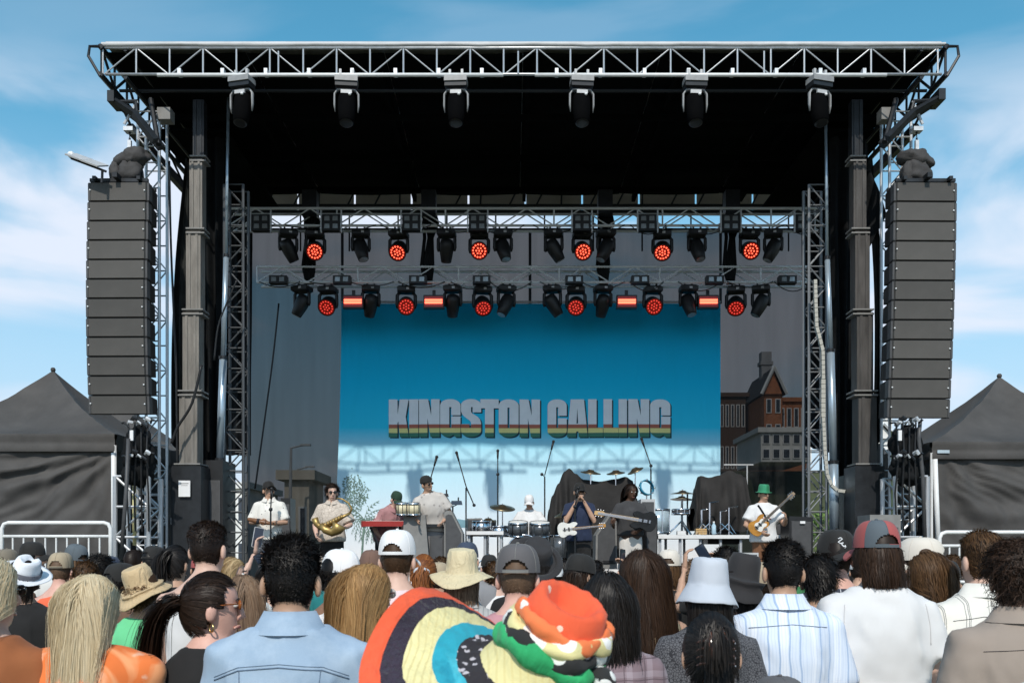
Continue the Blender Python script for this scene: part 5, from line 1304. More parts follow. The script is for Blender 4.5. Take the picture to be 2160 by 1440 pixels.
BODY = {}
def body_mesh(sex, arms, yaw, pitch, vox, legs, curl, fat, roll):
    mb = MB()
    mb.rings(torso_rings(0, sex=sex, fat=fat))
    mb.tube([(0, 0, 1.42), (0, .006, 1.50), (0, .014, 1.575)], [.062, .054, .052] if sex == 'm' else [.052, .046, .045], 14)
    Mh = head_matrix(yaw, pitch, roll)
    rings = []
    for z in np.linspace(-.121, .121, 19):
        rings.append([Mh @ Vector(p) for p in head_pt(np.full(20, z), np.linspace(0, 2 * np.pi, 20, endpoint=False))])
    mb.rings(rings)
    hands = MB()
    for i, s in enumerate((-1, 1)):
        S, E, Wr, hd = arm_pts(s, arms[i], sex); k = 1.0 if sex == 'm' else .86
        mb.tube([S + Vector((-s * .05, 0, .0)), S, S.lerp(E, .35), S.lerp(E, .75), E, E.lerp(Wr, .3), E.lerp(Wr, .8), Wr], [.055 * k, .060 * k, .050 * k, .044 * k, .040 * k, .042 * k, .031 * k, .027 * k], 12, round_ends=True)
        hand_geo(hands, Wr, hd, None, s, curl[i], .95 if sex == 'm' else .86)
        if legs: pts = legs[i]
        else: pts = [(s * .088, 0, .88), (s * .095, .012, .68), (s * .098, .015, .49), (s * .100, -.015, .28), (s * .102, -.025, .09)]
        mb.tube(pts, [.088, .078, .056, .052, .038], 12, round_ends=True)
        a = Vector(pts[-1]); mb.ball(a + Vector((0, .06, -.045)), (.042, .125, .04), 10, 6)
    co, F, no = remesh(mb, vox, 2)
    # ears and nose
    x = MB()
    for s in (-1, 1):
        x.ball((0, 0, 0), (.012, .021, .034), 10, 8, M=Mh @ Matrix.Translation((s * .080, -.004, -.012)) @ Matrix.Rotation(s * R(18), 4, 'Z') @ Matrix.Rotation(R(-10), 4, 'X'))
    x.tube([Mh @ Vector((0, .085, .022)), Mh @ Vector((0, .103, -.012)), Mh @ Vector((0, .108, -.030)), Mh @ Vector((0, .092, -.040))], [.007, .012, .015, .010], 8, round_ends=True)
    x.tube([Mh @ Vector((-.028, .080, -.072)), Mh @ Vector((0, .0965, -.070)), Mh @ Vector((.028, .080, -.072))], [.004, .008, .004], 6, round_ends=True)
    o = len(co); allco = [co]; allF = list(F)
    for m in (hands, x):
        allco.append(np.array(m.v, dtype=np.float64)); allF += [tuple(i + o for i in f) for f in m.f]; o += len(m.v)
    return np.concatenate(allco), allF
def head_matrix(yaw, pitch, roll=0):
    return Matrix.Translation((0, .012, 1.498)) @ Matrix.Rotation(yaw, 4, 'Z') @ Matrix.Rotation(roll, 4, 'Y') @ Matrix.Rotation(pitch, 4, 'X') @ Matrix.Translation((0, .004, .122))

def folds(co, no, amp, seed, f=(6, 6, 3)):
    out = np.array(co, dtype=np.float64)
    s = Vector((seed * 1.7, seed * .9, seed * .3))
    for i in range(len(out)):
        p = out[i]
        v = Vector((p[0] * f[0] + p[2] * 1.5, p[1] * f[1], p[2] * f[2])) + s
        a = noise.noise(v); b = .5 - abs(noise.noise(v * 2.3)) * 2
        out[i] = p + no[i] * amp * (a * .9 + b * .45)
    return out
def shirt_mesh(kind, sex, arms, vox, seed, fat, opts):
    d = opts.get('d', .016); mb = MB(); loose = opts.get('loose', .012)
    hem = opts.get('hem', .86)
    ztop = {'tank': 1.43, 'strap': 1.385}.get(kind, 1.47)
    rs = torso_rings(d, max(hem, .80), 9, sex, loose, fat)
    zs = [t[0] for t in TORSO if t[0] >= max(hem, .80) - 1e-6]
    keep = [r for r, z in zip(rs, zs) if z <= ztop + .02]
    if kind == 'tank':
        keep[-1] = [Vector((p.x * .92, p.y, p.z)) for p in keep[-1]]
    mb.rings(keep)
    if kind == 'tank':
        mb.rings([superr(0, -.006, 1.42, .120, .085, .098), superr(0, -.006, 1.458, .088, .066, .078)])
    if 'hunch' in opts:
        z_ = opts['hunch']; mb.tube([(-.20, -.01, z_ - .03), (-.1, -.025, z_), (.1, -.025, z_), (.20, -.01, z_ - .03)], [.07, .075, .075, .07], 14, round_ends=True)
    if kind == 'strap':
        for s in (-1, 1): mb.tube([(s * .085, .085, 1.36), (s * .095, .06, 1.43), (s * .095, -.02, 1.465), (s * .085, -.095, 1.37)], .022, 8, round_ends=True)
    frac = {'tee': .72, 'shirt': .86, 'long': 1.96, 'jacket': 1.98, 'sleeveless': 0, 'tank': 0, 'strap': 0}[kind]
    if 'sleeve' in opts: frac = opts['sleeve']
    if frac:
        for i, s in enumerate((-1, 1)):
            S, E, Wr, hd = arm_pts(s, arms[i], sex); k = 1.0 if sex == 'm' else .88
            w = opts.get('wide', .020)
            inn = S + Vector((-s * .06, 0, .005))
            if frac <= 1:
                end = S.lerp(E, frac)
                mb.tube([inn, S + Vector((0, 0, .004)), S.lerp(E, frac * .5), end], [.062 * k + d, .064 * k + d * .9, .056 * k + w, .056 * k + w * 1.35], 14)
            else:
                g = frac - 1; end = E.lerp(Wr, g)
                mb.tube([inn, S + Vector((0, 0, .004)), S.lerp(E, .5), E, E.lerp(Wr, g * .5), end], [.062 * k + d, .064 * k + d * .9, .052 * k + w, .046 * k + w, .042 * k + w, .036 * k + w], 14)
    co, F, no = remesh(mb, vox, 4)
    co = folds(co, no, opts.get('fold', .010), seed)
    return co, F
def collar_mesh(sex, h=.045, flare=.030):
    mb = MB(); k = 1.0 if sex == 'm' else .88
    prof = [(.088, .074, 1.470), (.076, .070, 1.505), (.071, .067, 1.468 + h + .010), (.077, .073, 1.468 + h + .014), (.096, .090, 1.468 + h * .6), (.088 + flare, .084 + flare, 1.470)]
    rings = []
    n = 28
    for rx_, ry_, z in prof:
        ring = []
        for i in range(n):
            a = -math.pi * 1.5 + .16 + (2 * math.pi - .32) * i / (n - 1)
            front = max(0, math.sin(a))
            ring.append(Vector((rx_ * k * math.cos(a), .004 + ry_ * k * math.sin(a), z - .035 * front)))
        rings.append(ring)
    mb.rings(rings, (False, False), closed=False); return mb
def trouser_mesh(sex, vox, legs, seed, fat, shorts=False):
    mb = MB(); mb.rings(torso_rings(.010, .80, 1.0, sex, 0, fat))
    for i, s in enumerate((-1, 1)):
        pts = legs[i] if legs else [(s * .088, 0, .88), (s * .095, .012, .68), (s * .098, .015, .49), (s * .100, -.015, .28), (s * .102, -.022, .05)]
        if shorts: pts = pts[:3]; r = [.105, .098, .090]
        else: r = [.105, .096, .078, .072, .070]
        mb.tube(pts, r, 14)
    co, F, no = remesh(mb, vox, 3); return folds(co, no, .006, seed, (7, 7, 5)), F

# ---- hair
HAIRM = {}
def hairmat(name, dark, light, rough=.38):
    if name in HAIRM: return HAIRM[name]
    m = bpy.data.materials.new('hair_' + name); m.use_nodes = True; t = m.node_tree; b = t.nodes['Principled BSDF']
    b.inputs['Roughness'].default_value = rough + .14; b.inputs['Specular IOR Level'].default_value = .3
    at_ = t.nodes.new('ShaderNodeAttribute'); at_.attribute_name = 'shade'
    r = t.nodes.new('ShaderNodeValToRGB'); r.color_ramp.elements[0].color = dark + (1,); r.color_ramp.elements[1].color = light + (1,)
    t.links.new(at_.outputs['Fac'], r.inputs[0]); t.links.new(r.outputs[0], b.inputs['Base Color'])
    tl = t.nodes.new('ShaderNodeBsdfTranslucent'); t.links.new(r.outputs[0], tl.inputs['Color']); mxs = t.nodes.new('ShaderNodeMixShader'); mxs.inputs[0].default_value = .3; t.links.new(b.outputs[0], mxs.inputs[1]); t.links.new(tl.outputs[0], mxs.inputs[2]); t.links.new(mxs.outputs[0], t.nodes['Material Output'].inputs[0])
    HAIRM[name] = m; return m
H_BLACK = hairmat('black', (.006, .005, .005), (.035, .028, .024), .30)
H_BROWNB = hairmat('brown_black', (.012, .007, .005), (.060, .034, .022), .32)
H_BROWN = hairmat('brown', (.045, .022, .010), (.20, .105, .045))
H_BLOND = hairmat('blond', (.60, .47, .28), (.90, .78, .56), .5)
H_GOLD = hairmat('golden_brown', (.24, .125, .045), (.66, .40, .17), .4)
H_RED = hairmat('copper', (.16, .045, .012), (.46, .17, .045))
H_DKBR = hairmat('dark_brown', (.018, .010, .006), (.085, .045, .026), .34)
H_ASH = hairmat('ash_brown', (.13, .075, .045), (.42, .28, .18), .4)
H_PLAIT = hairmat('brown_blond_mix', (.10, .055, .02), (.50, .34, .15), .4)

def ribbons(P, width, shade, rng, center=None, twist=.5):
    """P (N,K,3) strand paths -> flat ribbon quads"""
    N, K, _ = P.shape
    T = np.gradient(P, axis=1); T /= np.linalg.norm(T, axis=2, keepdims=True) + 1e-9
    C = np.zeros((N, K, 3)); C[:, :, 2] = np.minimum(P[:, :, 2], .03)
    if center is not None: C[:, :, :2] = center
    O = P - C; O /= np.linalg.norm(O, axis=2, keepdims=True) + 1e-9
    Sd = np.cross(T, O); Sd /= np.linalg.norm(Sd, axis=2, keepdims=True) + 1e-9
    Nn = np.cross(Sd, T)
    tw = (rng.random((N, 1, 1)) - .5) * 2 * twist
    Sd = Sd * np.cos(tw) + Nn * np.sin(tw)
    w = width * (0.55 + .9 * rng.random((N, 1, 1))) * np.linspace(1, .35, K)[None, :, None]
    V = np.stack([P - Sd * w / 2, P + Sd * w / 2], 2).reshape(-1, 3)
    idx = np.arange(N * K).reshape(N, K)
    a = idx[:, :-1].ravel() * 2; b = idx[:, 1:].ravel() * 2
    F = np.stack([a, a + 1, b + 1, b], 1)
    sh = np.repeat(shade, K * 2)
    Nv = O * .8 + Nn * np.sign((Nn * O).sum(2, keepdims=True)) * .3 + rng.normal(0, .10, (N, 1, 3)); Nv /= np.linalg.norm(Nv, axis=2, keepdims=True)
    return V, F, sh, np.repeat(Nv, 2, axis=1).reshape(-1, 3)
def hair_object(name, parts, material, parent, tf, rot=np.eye(3)):
    V = np.concatenate([p[0] for p in parts]); off = 0; Fs = []
    for p in parts: Fs.append(p[1] + off); off += len(p[0])
    F = np.concatenate(Fs); sh = np.concatenate([p[2] for p in parts]).astype(np.float32)
    V = tf(V)
    me = bpy.data.meshes.new(name); me.vertices.add(len(V)); me.vertices.foreach_set('co', V.astype(np.float32).ravel())
    me.loops.add(F.size); me.loops.foreach_set('vertex_index', F.ravel().astype(np.int32))
    me.polygons.add(len(F)); me.polygons.foreach_set('loop_start', np.arange(0, F.size, 4, dtype=np.int32)); me.polygons.foreach_set('loop_total', np.full(len(F), 4, np.int32))
    me.polygons.foreach_set('use_smooth', np.ones(len(F), bool))
    at_ = me.attributes.new('shade', 'FLOAT', 'POINT'); at_.data.foreach_set('value', np.clip(sh, 0, 1))
    me.materials.append(material); me.update(calc_edges=True); me.validate()
    nn = np.concatenate([p[3] for p in parts]) @ rot.T
    if len(nn) == len(me.vertices): me.normals_split_custom_set_from_vertices(nn.astype(np.float32).tolist())
    o = bpy.data.objects.new(name, me); COL.objects.link(o); o.parent = parent
    return o
def in_hair(p, nape=-.075, front=.068):
    x, y, z = p[..., 0], p[..., 1], p[..., 2]
    return (z > front + .012 * (y > .05)) | ((y < .040) & (z > .004)) | ((y < -.012) & (z > nape + .02 * (np.abs(x) > .05)))
def scalp(off, nape=-.075, front=.068, seed=0, amp=.0, nz=26, na=44, under=None):
    zz = np.linspace(nape - .005, .1205, nz); aa = np.linspace(0, 2 * np.pi, na, endpoint=False)
    Z, A = np.meshgrid(zz, aa, indexing='ij'); P = head_pt(Z.ravel(), A.ravel(), off).reshape(nz, na, 3)
    base = head_pt(Z.ravel(), A.ravel(), 0).reshape(nz, na, 3)
    if amp:
        for i in range(nz):
            for j in range(na):
                P[i, j] *= 1 + amp * noise.noise(Vector(base[i, j]) * 28 + Vector((seed, 0, 0)))
    idx = np.arange(nz * na).reshape(nz, na); F = []
    C = .25 * (base[:-1] + base[1:] + np.roll(base, -1, 1)[:-1] + np.roll(base, -1, 1)[1:])
    ok = in_hair(C, nape, front)
    for i in range(nz - 1):
        for j in range(na):
            if ok[i, j]: F.append((idx[i, j], idx[i, (j + 1) % na], idx[i + 1, (j + 1) % na], idx[i + 1, j]))
    return P.reshape(-1, 3), np.array(F), np.full(nz * na, .15), head_normal(P.reshape(-1, 3) + 1e-6)
HATZ = [1.0]
def roots(n, rng, nape=-.075, front=.068, off=.004):
    out = []
    tot = 0
    while tot < n:
        z = rng.uniform(nape, .121, n * 2); z = np.where(z > .07, .121 - (.121 - z) * ((.121 - z) / .051) ** .5, z); a = rng.uniform(0, 2 * np.pi, n * 2)
        p = head_pt(z, a, 0); keep = in_hair(p, nape, front) & (z < HATZ[0])
        q = head_pt(z[keep], a[keep], off); out.append(q); tot += len(q)
    return np.concatenate(out)[:n]
def h_short(n, L, rng, comb=(0, -.5, .1), stand=.7, fade=0.0, width=.003, off=.004, nape=-.075, front=.068, K=3, frizz=.35):
    r = roots(n, rng, nape, front, off); nm = head_normal(r)
    cv = np.array(comb)[None] - (nm @ np.array(comb))[:, None] * nm
    d = nm * stand * .6 + cv * 1.3 + rng.normal(0, frizz * .6, (n, 3)); d /= np.linalg.norm(d, axis=1, keepdims=True)
    ln = L * rng.uniform(.6, 1.15, n)
    if fade: ln = ln * np.clip((r[:, 2] - .015) / .075, .12, 1) ** fade
    t = np.linspace(0, 1, K)[None, :, None]
    P = r[:, None] + d[:, None] * ln[:, None, None] * t + np.array([0, -.1, -.45]) * (ln[:, None, None] * t ** 2) * .6
    return ribbons(P, width, rng.random(n), rng)
def h_curly(n, L, rng, width=.0035, nape=-.085, front=.06, rad=.007, K=7):
    r = roots(n, rng, nape, front, .004); nm = head_normal(r)
    d = nm + rng.normal(0, .4, (n, 3)); d /= np.linalg.norm(d, axis=1, keepdims=True)
    u = np.cross(d, np.array([.3, .5, .8])); u /= np.linalg.norm(u, axis=1, keepdims=True); w = np.cross(d, u)
    t = np.linspace(0, 1, K)[None, :, None]; ph = rng.uniform(0, 6.28, (n, 1, 1)); ln = L * rng.uniform(.5, 1.1, (n, 1, 1))
    P = r[:, None] + d[:, None] * ln * t + (u[:, None] * np.cos(ph + t * 9) + w[:, None] * np.sin(ph + t * 9)) * rad * np.minimum(1, t * 3) + np.array([0, 0, -1]) * ln * .35 * t ** 2
    return ribbons(P, width, rng.random(n), rng, twist=1.5)
def h_long(n, L, rng, width=.0035, K=13, wave=0.0, spread=.105, part=0.0, cap=1.0, front=.062, off=.006):
    r = roots(n, rng, -.06, front, off * .6); nm = head_normal(r)
    layer = rng.random(n)
    side = np.sign(r[:, 0] - part + rng.normal(0, .008, n))
    d = nm * .25 + np.stack([side * .28 * (r[:, 2] > .03), -.55 + np.zeros(n), -.1 - .6 * (r[:, 2] < .06)], 1) + rng.normal(0, .05, (n, 3)); d /= np.linalg.norm(d, axis=1, keepdims=True)
    end = -L - rng.uniform(-.03, .05, n); ln = np.maximum(.08, (r[:, 2] - end) * 1.07 + np.maximum(0, r[:, 1]) * 1.2); st = ln / (K - 1)
    P = np.zeros((n, K, 3)); p = r.copy(); P[:, 0] = p
    c = np.array([0, -.004, .004]); rad = np.array([.0765, .099, .119])[None] + (off + .007 * layer)[:, None]
    ph = rng.uniform(0, 6.28, n)
    for k in range(1, K):
        g = np.array([0, -.05, -1.0]); d = d * .62 + g * .38; d /= np.linalg.norm(d, axis=1, keepdims=True)
        p = p + d * st[:, None]
        q = (p - c) / rad; m = np.linalg.norm(q, axis=1)
        ins = (m < 1) & (p[:, 2] > -.11); p[ins] = (c + rad * q / m[:, None])[ins]
        zl = p[:, 2]
        back = np.interp(-zl, [0, .08, .13, .17, .23, .33, .5, .7], [-.02, -.045, -.058, -.082, -.118, -.138, -.140, -.130]) - .004 - .013 * layer
        nb = zl < -.06; p[nb, 1] = np.minimum(p[nb, 1], back[nb]); p[:, 1] = np.maximum(p[:, 1], np.interp(-zl, [-.11, -.05, 0, .1, .2, .35, .6], [-.085, -.108, -.113, -.112, -.135, -.156, -.156]) - off - .012 * layer); 
        lim = np.interp(-zl, [0, .1, .2, .5], [.086 + off, .080 + off, spread, spread * 1.1]); ov = np.abs(p[:, 0]) - lim
        o = ov > 0; p[o, 0] -= np.sign(p[o, 0]) * ov[o] * .9
        if wave: p = p + np.stack([np.sin(ph * .3 + k * 1.25 + layer * 2), np.cos(ph * .3 + k * 1.1), np.zeros(n)], 1) * wave * min(1, k / 6)
        P[:, k] = p
    sh = np.clip(rng.normal(.5, .2, n) + .10 * np.sin(r[:, 0] * 90), 0, 1)
    fly = rng.random(n) < .035; P[fly] += np.cumsum(rng.normal(0, .0035, (fly.sum(), K, 3)), 1) + (P[fly] * np.array([.05, .05, 0])) * np.linspace(0, 1, K)[None, :, None]
    return ribbons(P, width, sh, rng, twist=.22)
def h_tied(n, tie, rng, width=.003, K=7, off=.006):
    r = roots(n, rng, -.075, .062, off); tie = np.array(tie); t = np.linspace(0, 1, K)[None, :, None] ** .9
    P = r[:, None] * (1 - t) + tie[None, None] * t
    rad = np.array([.0765, .099, .121]) + off + .004; q = P / rad; m = np.linalg.norm(q, axis=2, keepdims=True)
    lay = 1 + .05 * rng.random((n, 1, 1)); P = np.where(m < lay, P / m * lay, P)
    return ribbons(P, width, np.clip(rng.normal(.45, .25, n), 0, 1), rng, twist=.3)
def h_tail(n, tie, L, rng, width=.0035, K=14, spread=.028, out=(0, -1, .25), grow=1.3, wave=0):
    tie = np.array(tie); s = rng.normal(0, 1, (n, 3)) * spread * .45; p = tie + s * .6; d = np.array(out) + rng.normal(0, .12, (n, 3)); d /= np.linalg.norm(d, axis=1, keepdims=True)
    P = np.zeros((n, K, 3)); P[:, 0] = p; st = L * rng.uniform(.8, 1.08, n) / (K - 1); ph = rng.uniform(0, 6.28, n)
    for k in range(1, K):
        d = d * .66 + np.array([0, -.02, -1]) * .34; d /= np.linalg.norm(d, axis=1, keepdims=True); p = p + d * st[:, None] + s * (grow - 1) * .12 * np.sin(math.pi * min(1, k / K * 1.2))
        if wave: p = p + np.stack([np.sin(ph * .4 + k * 1.2), np.cos(ph * .4 + k), 0 * ph], 1) * wave
        zl = p[:, 2]; back = np.interp(-zl, [.05, .13, .2, .35, .6], [-.03, -.062, -.112, -.14, -.135]) - .006 * rng.random(n); p[:, 1] = np.where(zl < -.06, np.minimum(p[:, 1], back), p[:, 1])
        P[:, k] = p
    return ribbons(P, width, np.clip(rng.normal(.5, .25, n), 0, 1), rng, center=tie[:2] * .3, twist=.5)

# ---- hats (head-local coordinates)
CAPRES = [True]
def cap_parts(parent, tf, m_dome, m_brim=None, turn=0.0, opening=True, panels=None, height=.118, seamm=None, tilt=0.0, big=1.0, skinm=None, button=True):
    m_brim = m_brim or m_dome
    nz, na = ((28, 96) if CAPRES[0] else (14, 56)) if opening else (10, 40); z0 = .028
    M = Matrix.Rotation(turn, 4, 'Z') @ Matrix.Rotation(tilt, 4, 'X')
    rows = []
    for i in range(nz + 1):
        f = i / nz; t = f * math.pi / 2; zz = z0 + height * math.sin(t) ** .95; k = max(.02, math.cos(t)) ** .55
        rows.append([Vector((.088 * big * k * math.cos(a), (.108 if math.sin(a) > 0 else .112) * big * k * math.sin(a), zz)) for a in [2 * math.pi * j / na for j in range(na)]])
    V = [p for r in rows for p in r]; F = []; mi = []
    for i in range(nz):
        for j in range(na):
            a = (j + .5) / na * 360; da = abs(a - 270)
            if opening and da < 34 and rows[i][0].z < z0 + .052 * math.sqrt(max(0, 1 - (da / 34) ** 2)) - .001 and rows[i][0].z > z0 + .008: continue
            F.append((i * na + j, i * na + (j + 1) % na, (i + 1) * na + (j + 1) % na, (i + 1) * na + j))
            mi.append(int(((a + 30) % 360) // 60) if panels else 0)
    F.append(tuple(nz * na + j for j in range(na))); mi.append(0)
    mb = MB(); mb.v = [tuple(p) for p in V]; mb.f = F; mb.m = [panels[k] if panels else 0 for k in mi]
    def fin(mb_, name, mats, smooth=True):
        v = np.array([tuple(M @ Vector(p)) for p in mb_.v]); mb_.v = [tuple(p) for p in tf(v)]
        o = mb_.obj(name, mats, None, smooth); o.parent = parent; return o
    cap = MB(); cap.v = mb.v; cap.f = mb.f; cap.m = mb.m
    co = fin(cap, 'cap', m_dome); 
    co['label'] = 'cap'
    del co['label']
    # brim
    b = MB(); nu, nv = 18, 5; top = []; 
    for side, dz in ((1, .003), (-1, -.003)):
        o = len(b.v)
        for i in range(nu + 1):
            a = R(90 - 62 + 124 * i / nu)
            for j in range(nv + 1):
                f = j / nv; ext = .074 * f * math.sin(math.pi * (i + .8) / (nu + 1.6)) ** .45
                x = (.088 * big + ext * .55) * math.cos(a); y = .108 * big * math.sin(a) + ext * 1.0
                b.v.append((x, y, z0 + .004 + dz - 5.2 * x * x - .012 * f))
        for i in range(nu):
            for j in range(nv):
                q = o + i * (nv + 1) + j; b.f.append((q, q + nv + 1, q + nv + 2, q + 1) if side > 0 else (q, q + 1, q + nv + 2, q + nv + 1)); b.m.append(0)
    fin(b, 'brim', m_brim)
    sm = seamm or (m_dome[0] if isinstance(m_dome, (list, tuple)) else m_dome)
    for k in range(3):
        s = MB(); a = R(30 + 60 * k); pts = []
        for i in range(nz * 2 + 1):
            j = i if i <= nz else 2 * nz - i; aa = a if i <= nz else a + math.pi
            t = j / nz * math.pi / 2; kk = max(.02, math.cos(t)) ** .55; zz = z0 + height * math.sin(t) ** .95
            if opening and abs((math.degrees(aa) % 360) - 270) < 34 and zz < z0 + .05: continue
            pts.append(Vector((.0885 * big * kk * math.cos(aa), (.1085 if math.sin(aa) > 0 else .1125) * big * kk * math.sin(aa), zz)))
        s.tube(pts, .0013, 4); fin(s, 'seam', sm)
    if button:
        s = MB(); s.ball((0, 0, z0 + height + .003), (.008, .008, .005), 8, 5); fin(s, 'button', sm)
    if opening:
        s = MB(); s.rings([[Vector((.090 * big * math.cos(R(270 - 34 + 68 * i / 10)), .1135 * big * math.sin(R(270 - 34 + 68 * i / 10)), z0 + zq)) for i in range(11)] for zq in (.0, .012)], (False, False), closed=False); fin(s, 'strap', sm)
    return co
def brim_hat(parent, tf, m, kind, band=None, R_out=.2, seed=0, tilt=0, roll=0, crown_h=.115, droop=.02, wob=.012, under=None):
    M = Matrix.Translation((0, -.004, .0)) @ Matrix.Rotation(tilt, 4, 'X') @ Matrix.Rotation(roll, 4, 'Y')
    z0 = .035
    if kind == 'bucket': prof = [(.002, z0 + crown_h), (.045, z0 + crown_h), (.072, z0 + crown_h - .006), (.080, z0 + crown_h - .02), (.090, z0 + .03), (.094, z0), (.098, z0 - .008), (.118, z0 - .040), (R_out, z0 - .078)]
    elif kind == 'fedora': prof = [(.002, z0 + crown_h * .86), (.03, z0 + crown_h * .9), (.058, z0 + crown_h), (.072, z0 + crown_h * .9), (.086, z0 + crown_h * .4), (.092, z0 + .01), (.098, z0), (.125, z0 + .002), (R_out, z0 + .012)]
    else: prof = [(.002, z0 + crown_h * .97), (.04, z0 + crown_h), (.072, z0 + crown_h * .96), (.084, z0 + crown_h * .75), (.092, z0 + .02), (.097, z0), (.13, z0 - .006), (R_out * .75, z0 - droop * .4), (R_out, z0 - droop)]
    # refine
    pr = []
    for i in range(len(prof) - 1):
        for j in range(3): pr.append(tuple(np.array(prof[i]) + (np.array(prof[i + 1]) - np.array(prof[i])) * j / 3))
    pr.append(prof[-1]); th = .004
    full = pr + [(r - .001 if i == len(pr) - 1 else max(.001, r - th), z - th) for i, (r, z) in reversed(list(enumerate(pr)))][0:]
    def fn(p, a, r):
        f = max(0, (r - .097) / max(.01, R_out - .097))
        w = wob * f * (math.sin(2 * a + seed) + .6 * math.sin(3 * a + seed * 2)) + .004 * noise.noise(p * 22 + Vector((seed, 0, 0)))
        q = Vector((p.x * .92, p.y * 1.13, p.z + w))
        if kind == 'fedora' and p.z > z0 + crown_h * .6: q.z -= .022 * max(0, 1 - abs(p.x) / .03) * (1 if p.y > -.05 else .4)
        if r < .097: q += Vector((1, 1, 0)) * .003 * noise.noise(p * 30 + Vector((0, seed, 2)))
        return q
    mb = MB(); mb.lathe(full, 44, fn=fn, cap=(True, True))
    mb.v = [tuple(p) for p in tf(np.array([tuple(M @ Vector(p)) for p in mb.v]))]
    o = mb.obj('hat', m, None, True); o.parent = parent
    if band:
        b = MB(); b.lathe([(.0985, z0 + .004), (.099, z0 + .03), (.094, z0 + .034), (.094, z0 + .004)], 40, sx=.93, sy=1.14, cap=(False, False)); b.v = [tuple(p) for p in tf(np.array([tuple(M @ Vector(p)) for p in b.v]))]
        q = b.obj('hat_band', band, None, True); q.parent = parent
    return o
def beanie(parent, tf, m):
    prof = [(.001, .138), (.035, .134), (.062, .12), (.080, .095), (.089, .06), (.089, .05), (.091, .048), (.092, .030), (.086, .028)]
    mb = MB(); mb.lathe(prof, 36, sx=.93, sy=1.17, M=Matrix.Rotation(R(9), 4, 'X')); mb.v = [tuple(p) for p in tf(np.array(mb.v))]; o = mb.obj('beanie', m, None, True); o.parent = parent
def glasses(parent, tf, m_lens, m_frame=None):
    m_frame = m_frame or m_lens
    for s in (-1, 1):
        b = MB(); b.ball((s * .031, .098, .012), (.027, .008, .020), 12, 8); b.v = [tuple(p) for p in tf(np.array(b.v))]; o = b.obj('lens', m_lens, None, True); o.parent = parent
        b = MB(); b.tube([(s * .056, .090, .016), (s * .078, .05, .016), (s * .082, -.012, .008)], .003, 5); b.v = [tuple(p) for p in tf(np.array(b.v))]; o = b.obj('temple', m_frame, None, True); o.parent = parent
    b = MB(); b.tube([(-.012, .103, .016), (.012, .103, .016)], .003, 5); b.v = [tuple(p) for p in tf(np.array(b.v))]; o = b.obj('bridge', m_frame, None, True); o.parent = parent
EYEW = mat('eye_white', (.7, .68, .65), .25, 0, 0); EYED = mat('iris_dark', (.02, .014, .01), .2, 0, 0); LIP = mat('lip', (.30, .10, .085), .5, 0, .05)
def face_bits(parent, tf, hairm, mouth=True, lips=LIP):
    for s in (-1, 1):
        b = MB(); b.ball((s * .031, .082, .010), (.013, .012, .009), 10, 6); b.v = [tuple(p) for p in tf(np.array(b.v))]; o = b.obj('eye', EYEW, None, True); o.parent = parent
        b = MB(); b.ball((s * .031, .0925, .010), (.0055, .003, .0055), 8, 5); b.v = [tuple(p) for p in tf(np.array(b.v))]; q = b.obj('iris', EYED, None, True); q.parent = o
        b = MB(); b.tube([(s * .014, .095, .028), (s * .034, .093, .034), (s * .050, .082, .028)], [.003, .004, .002], 5); b.v = [tuple(p) for p in tf(np.array(b.v))]; o = b.obj('eyebrow', EYED, None, True); o.parent = parent
    if mouth:
        b = MB(); b.tube([(-.024, .0845, -.072), (0, .099, -.0705), (.024, .0845, -.072)], [.003, .006, .003], 6); b.v = [tuple(p) for p in tf(np.array(b.v))]; o = b.obj('lips', lips, None, True); o.parent = parent

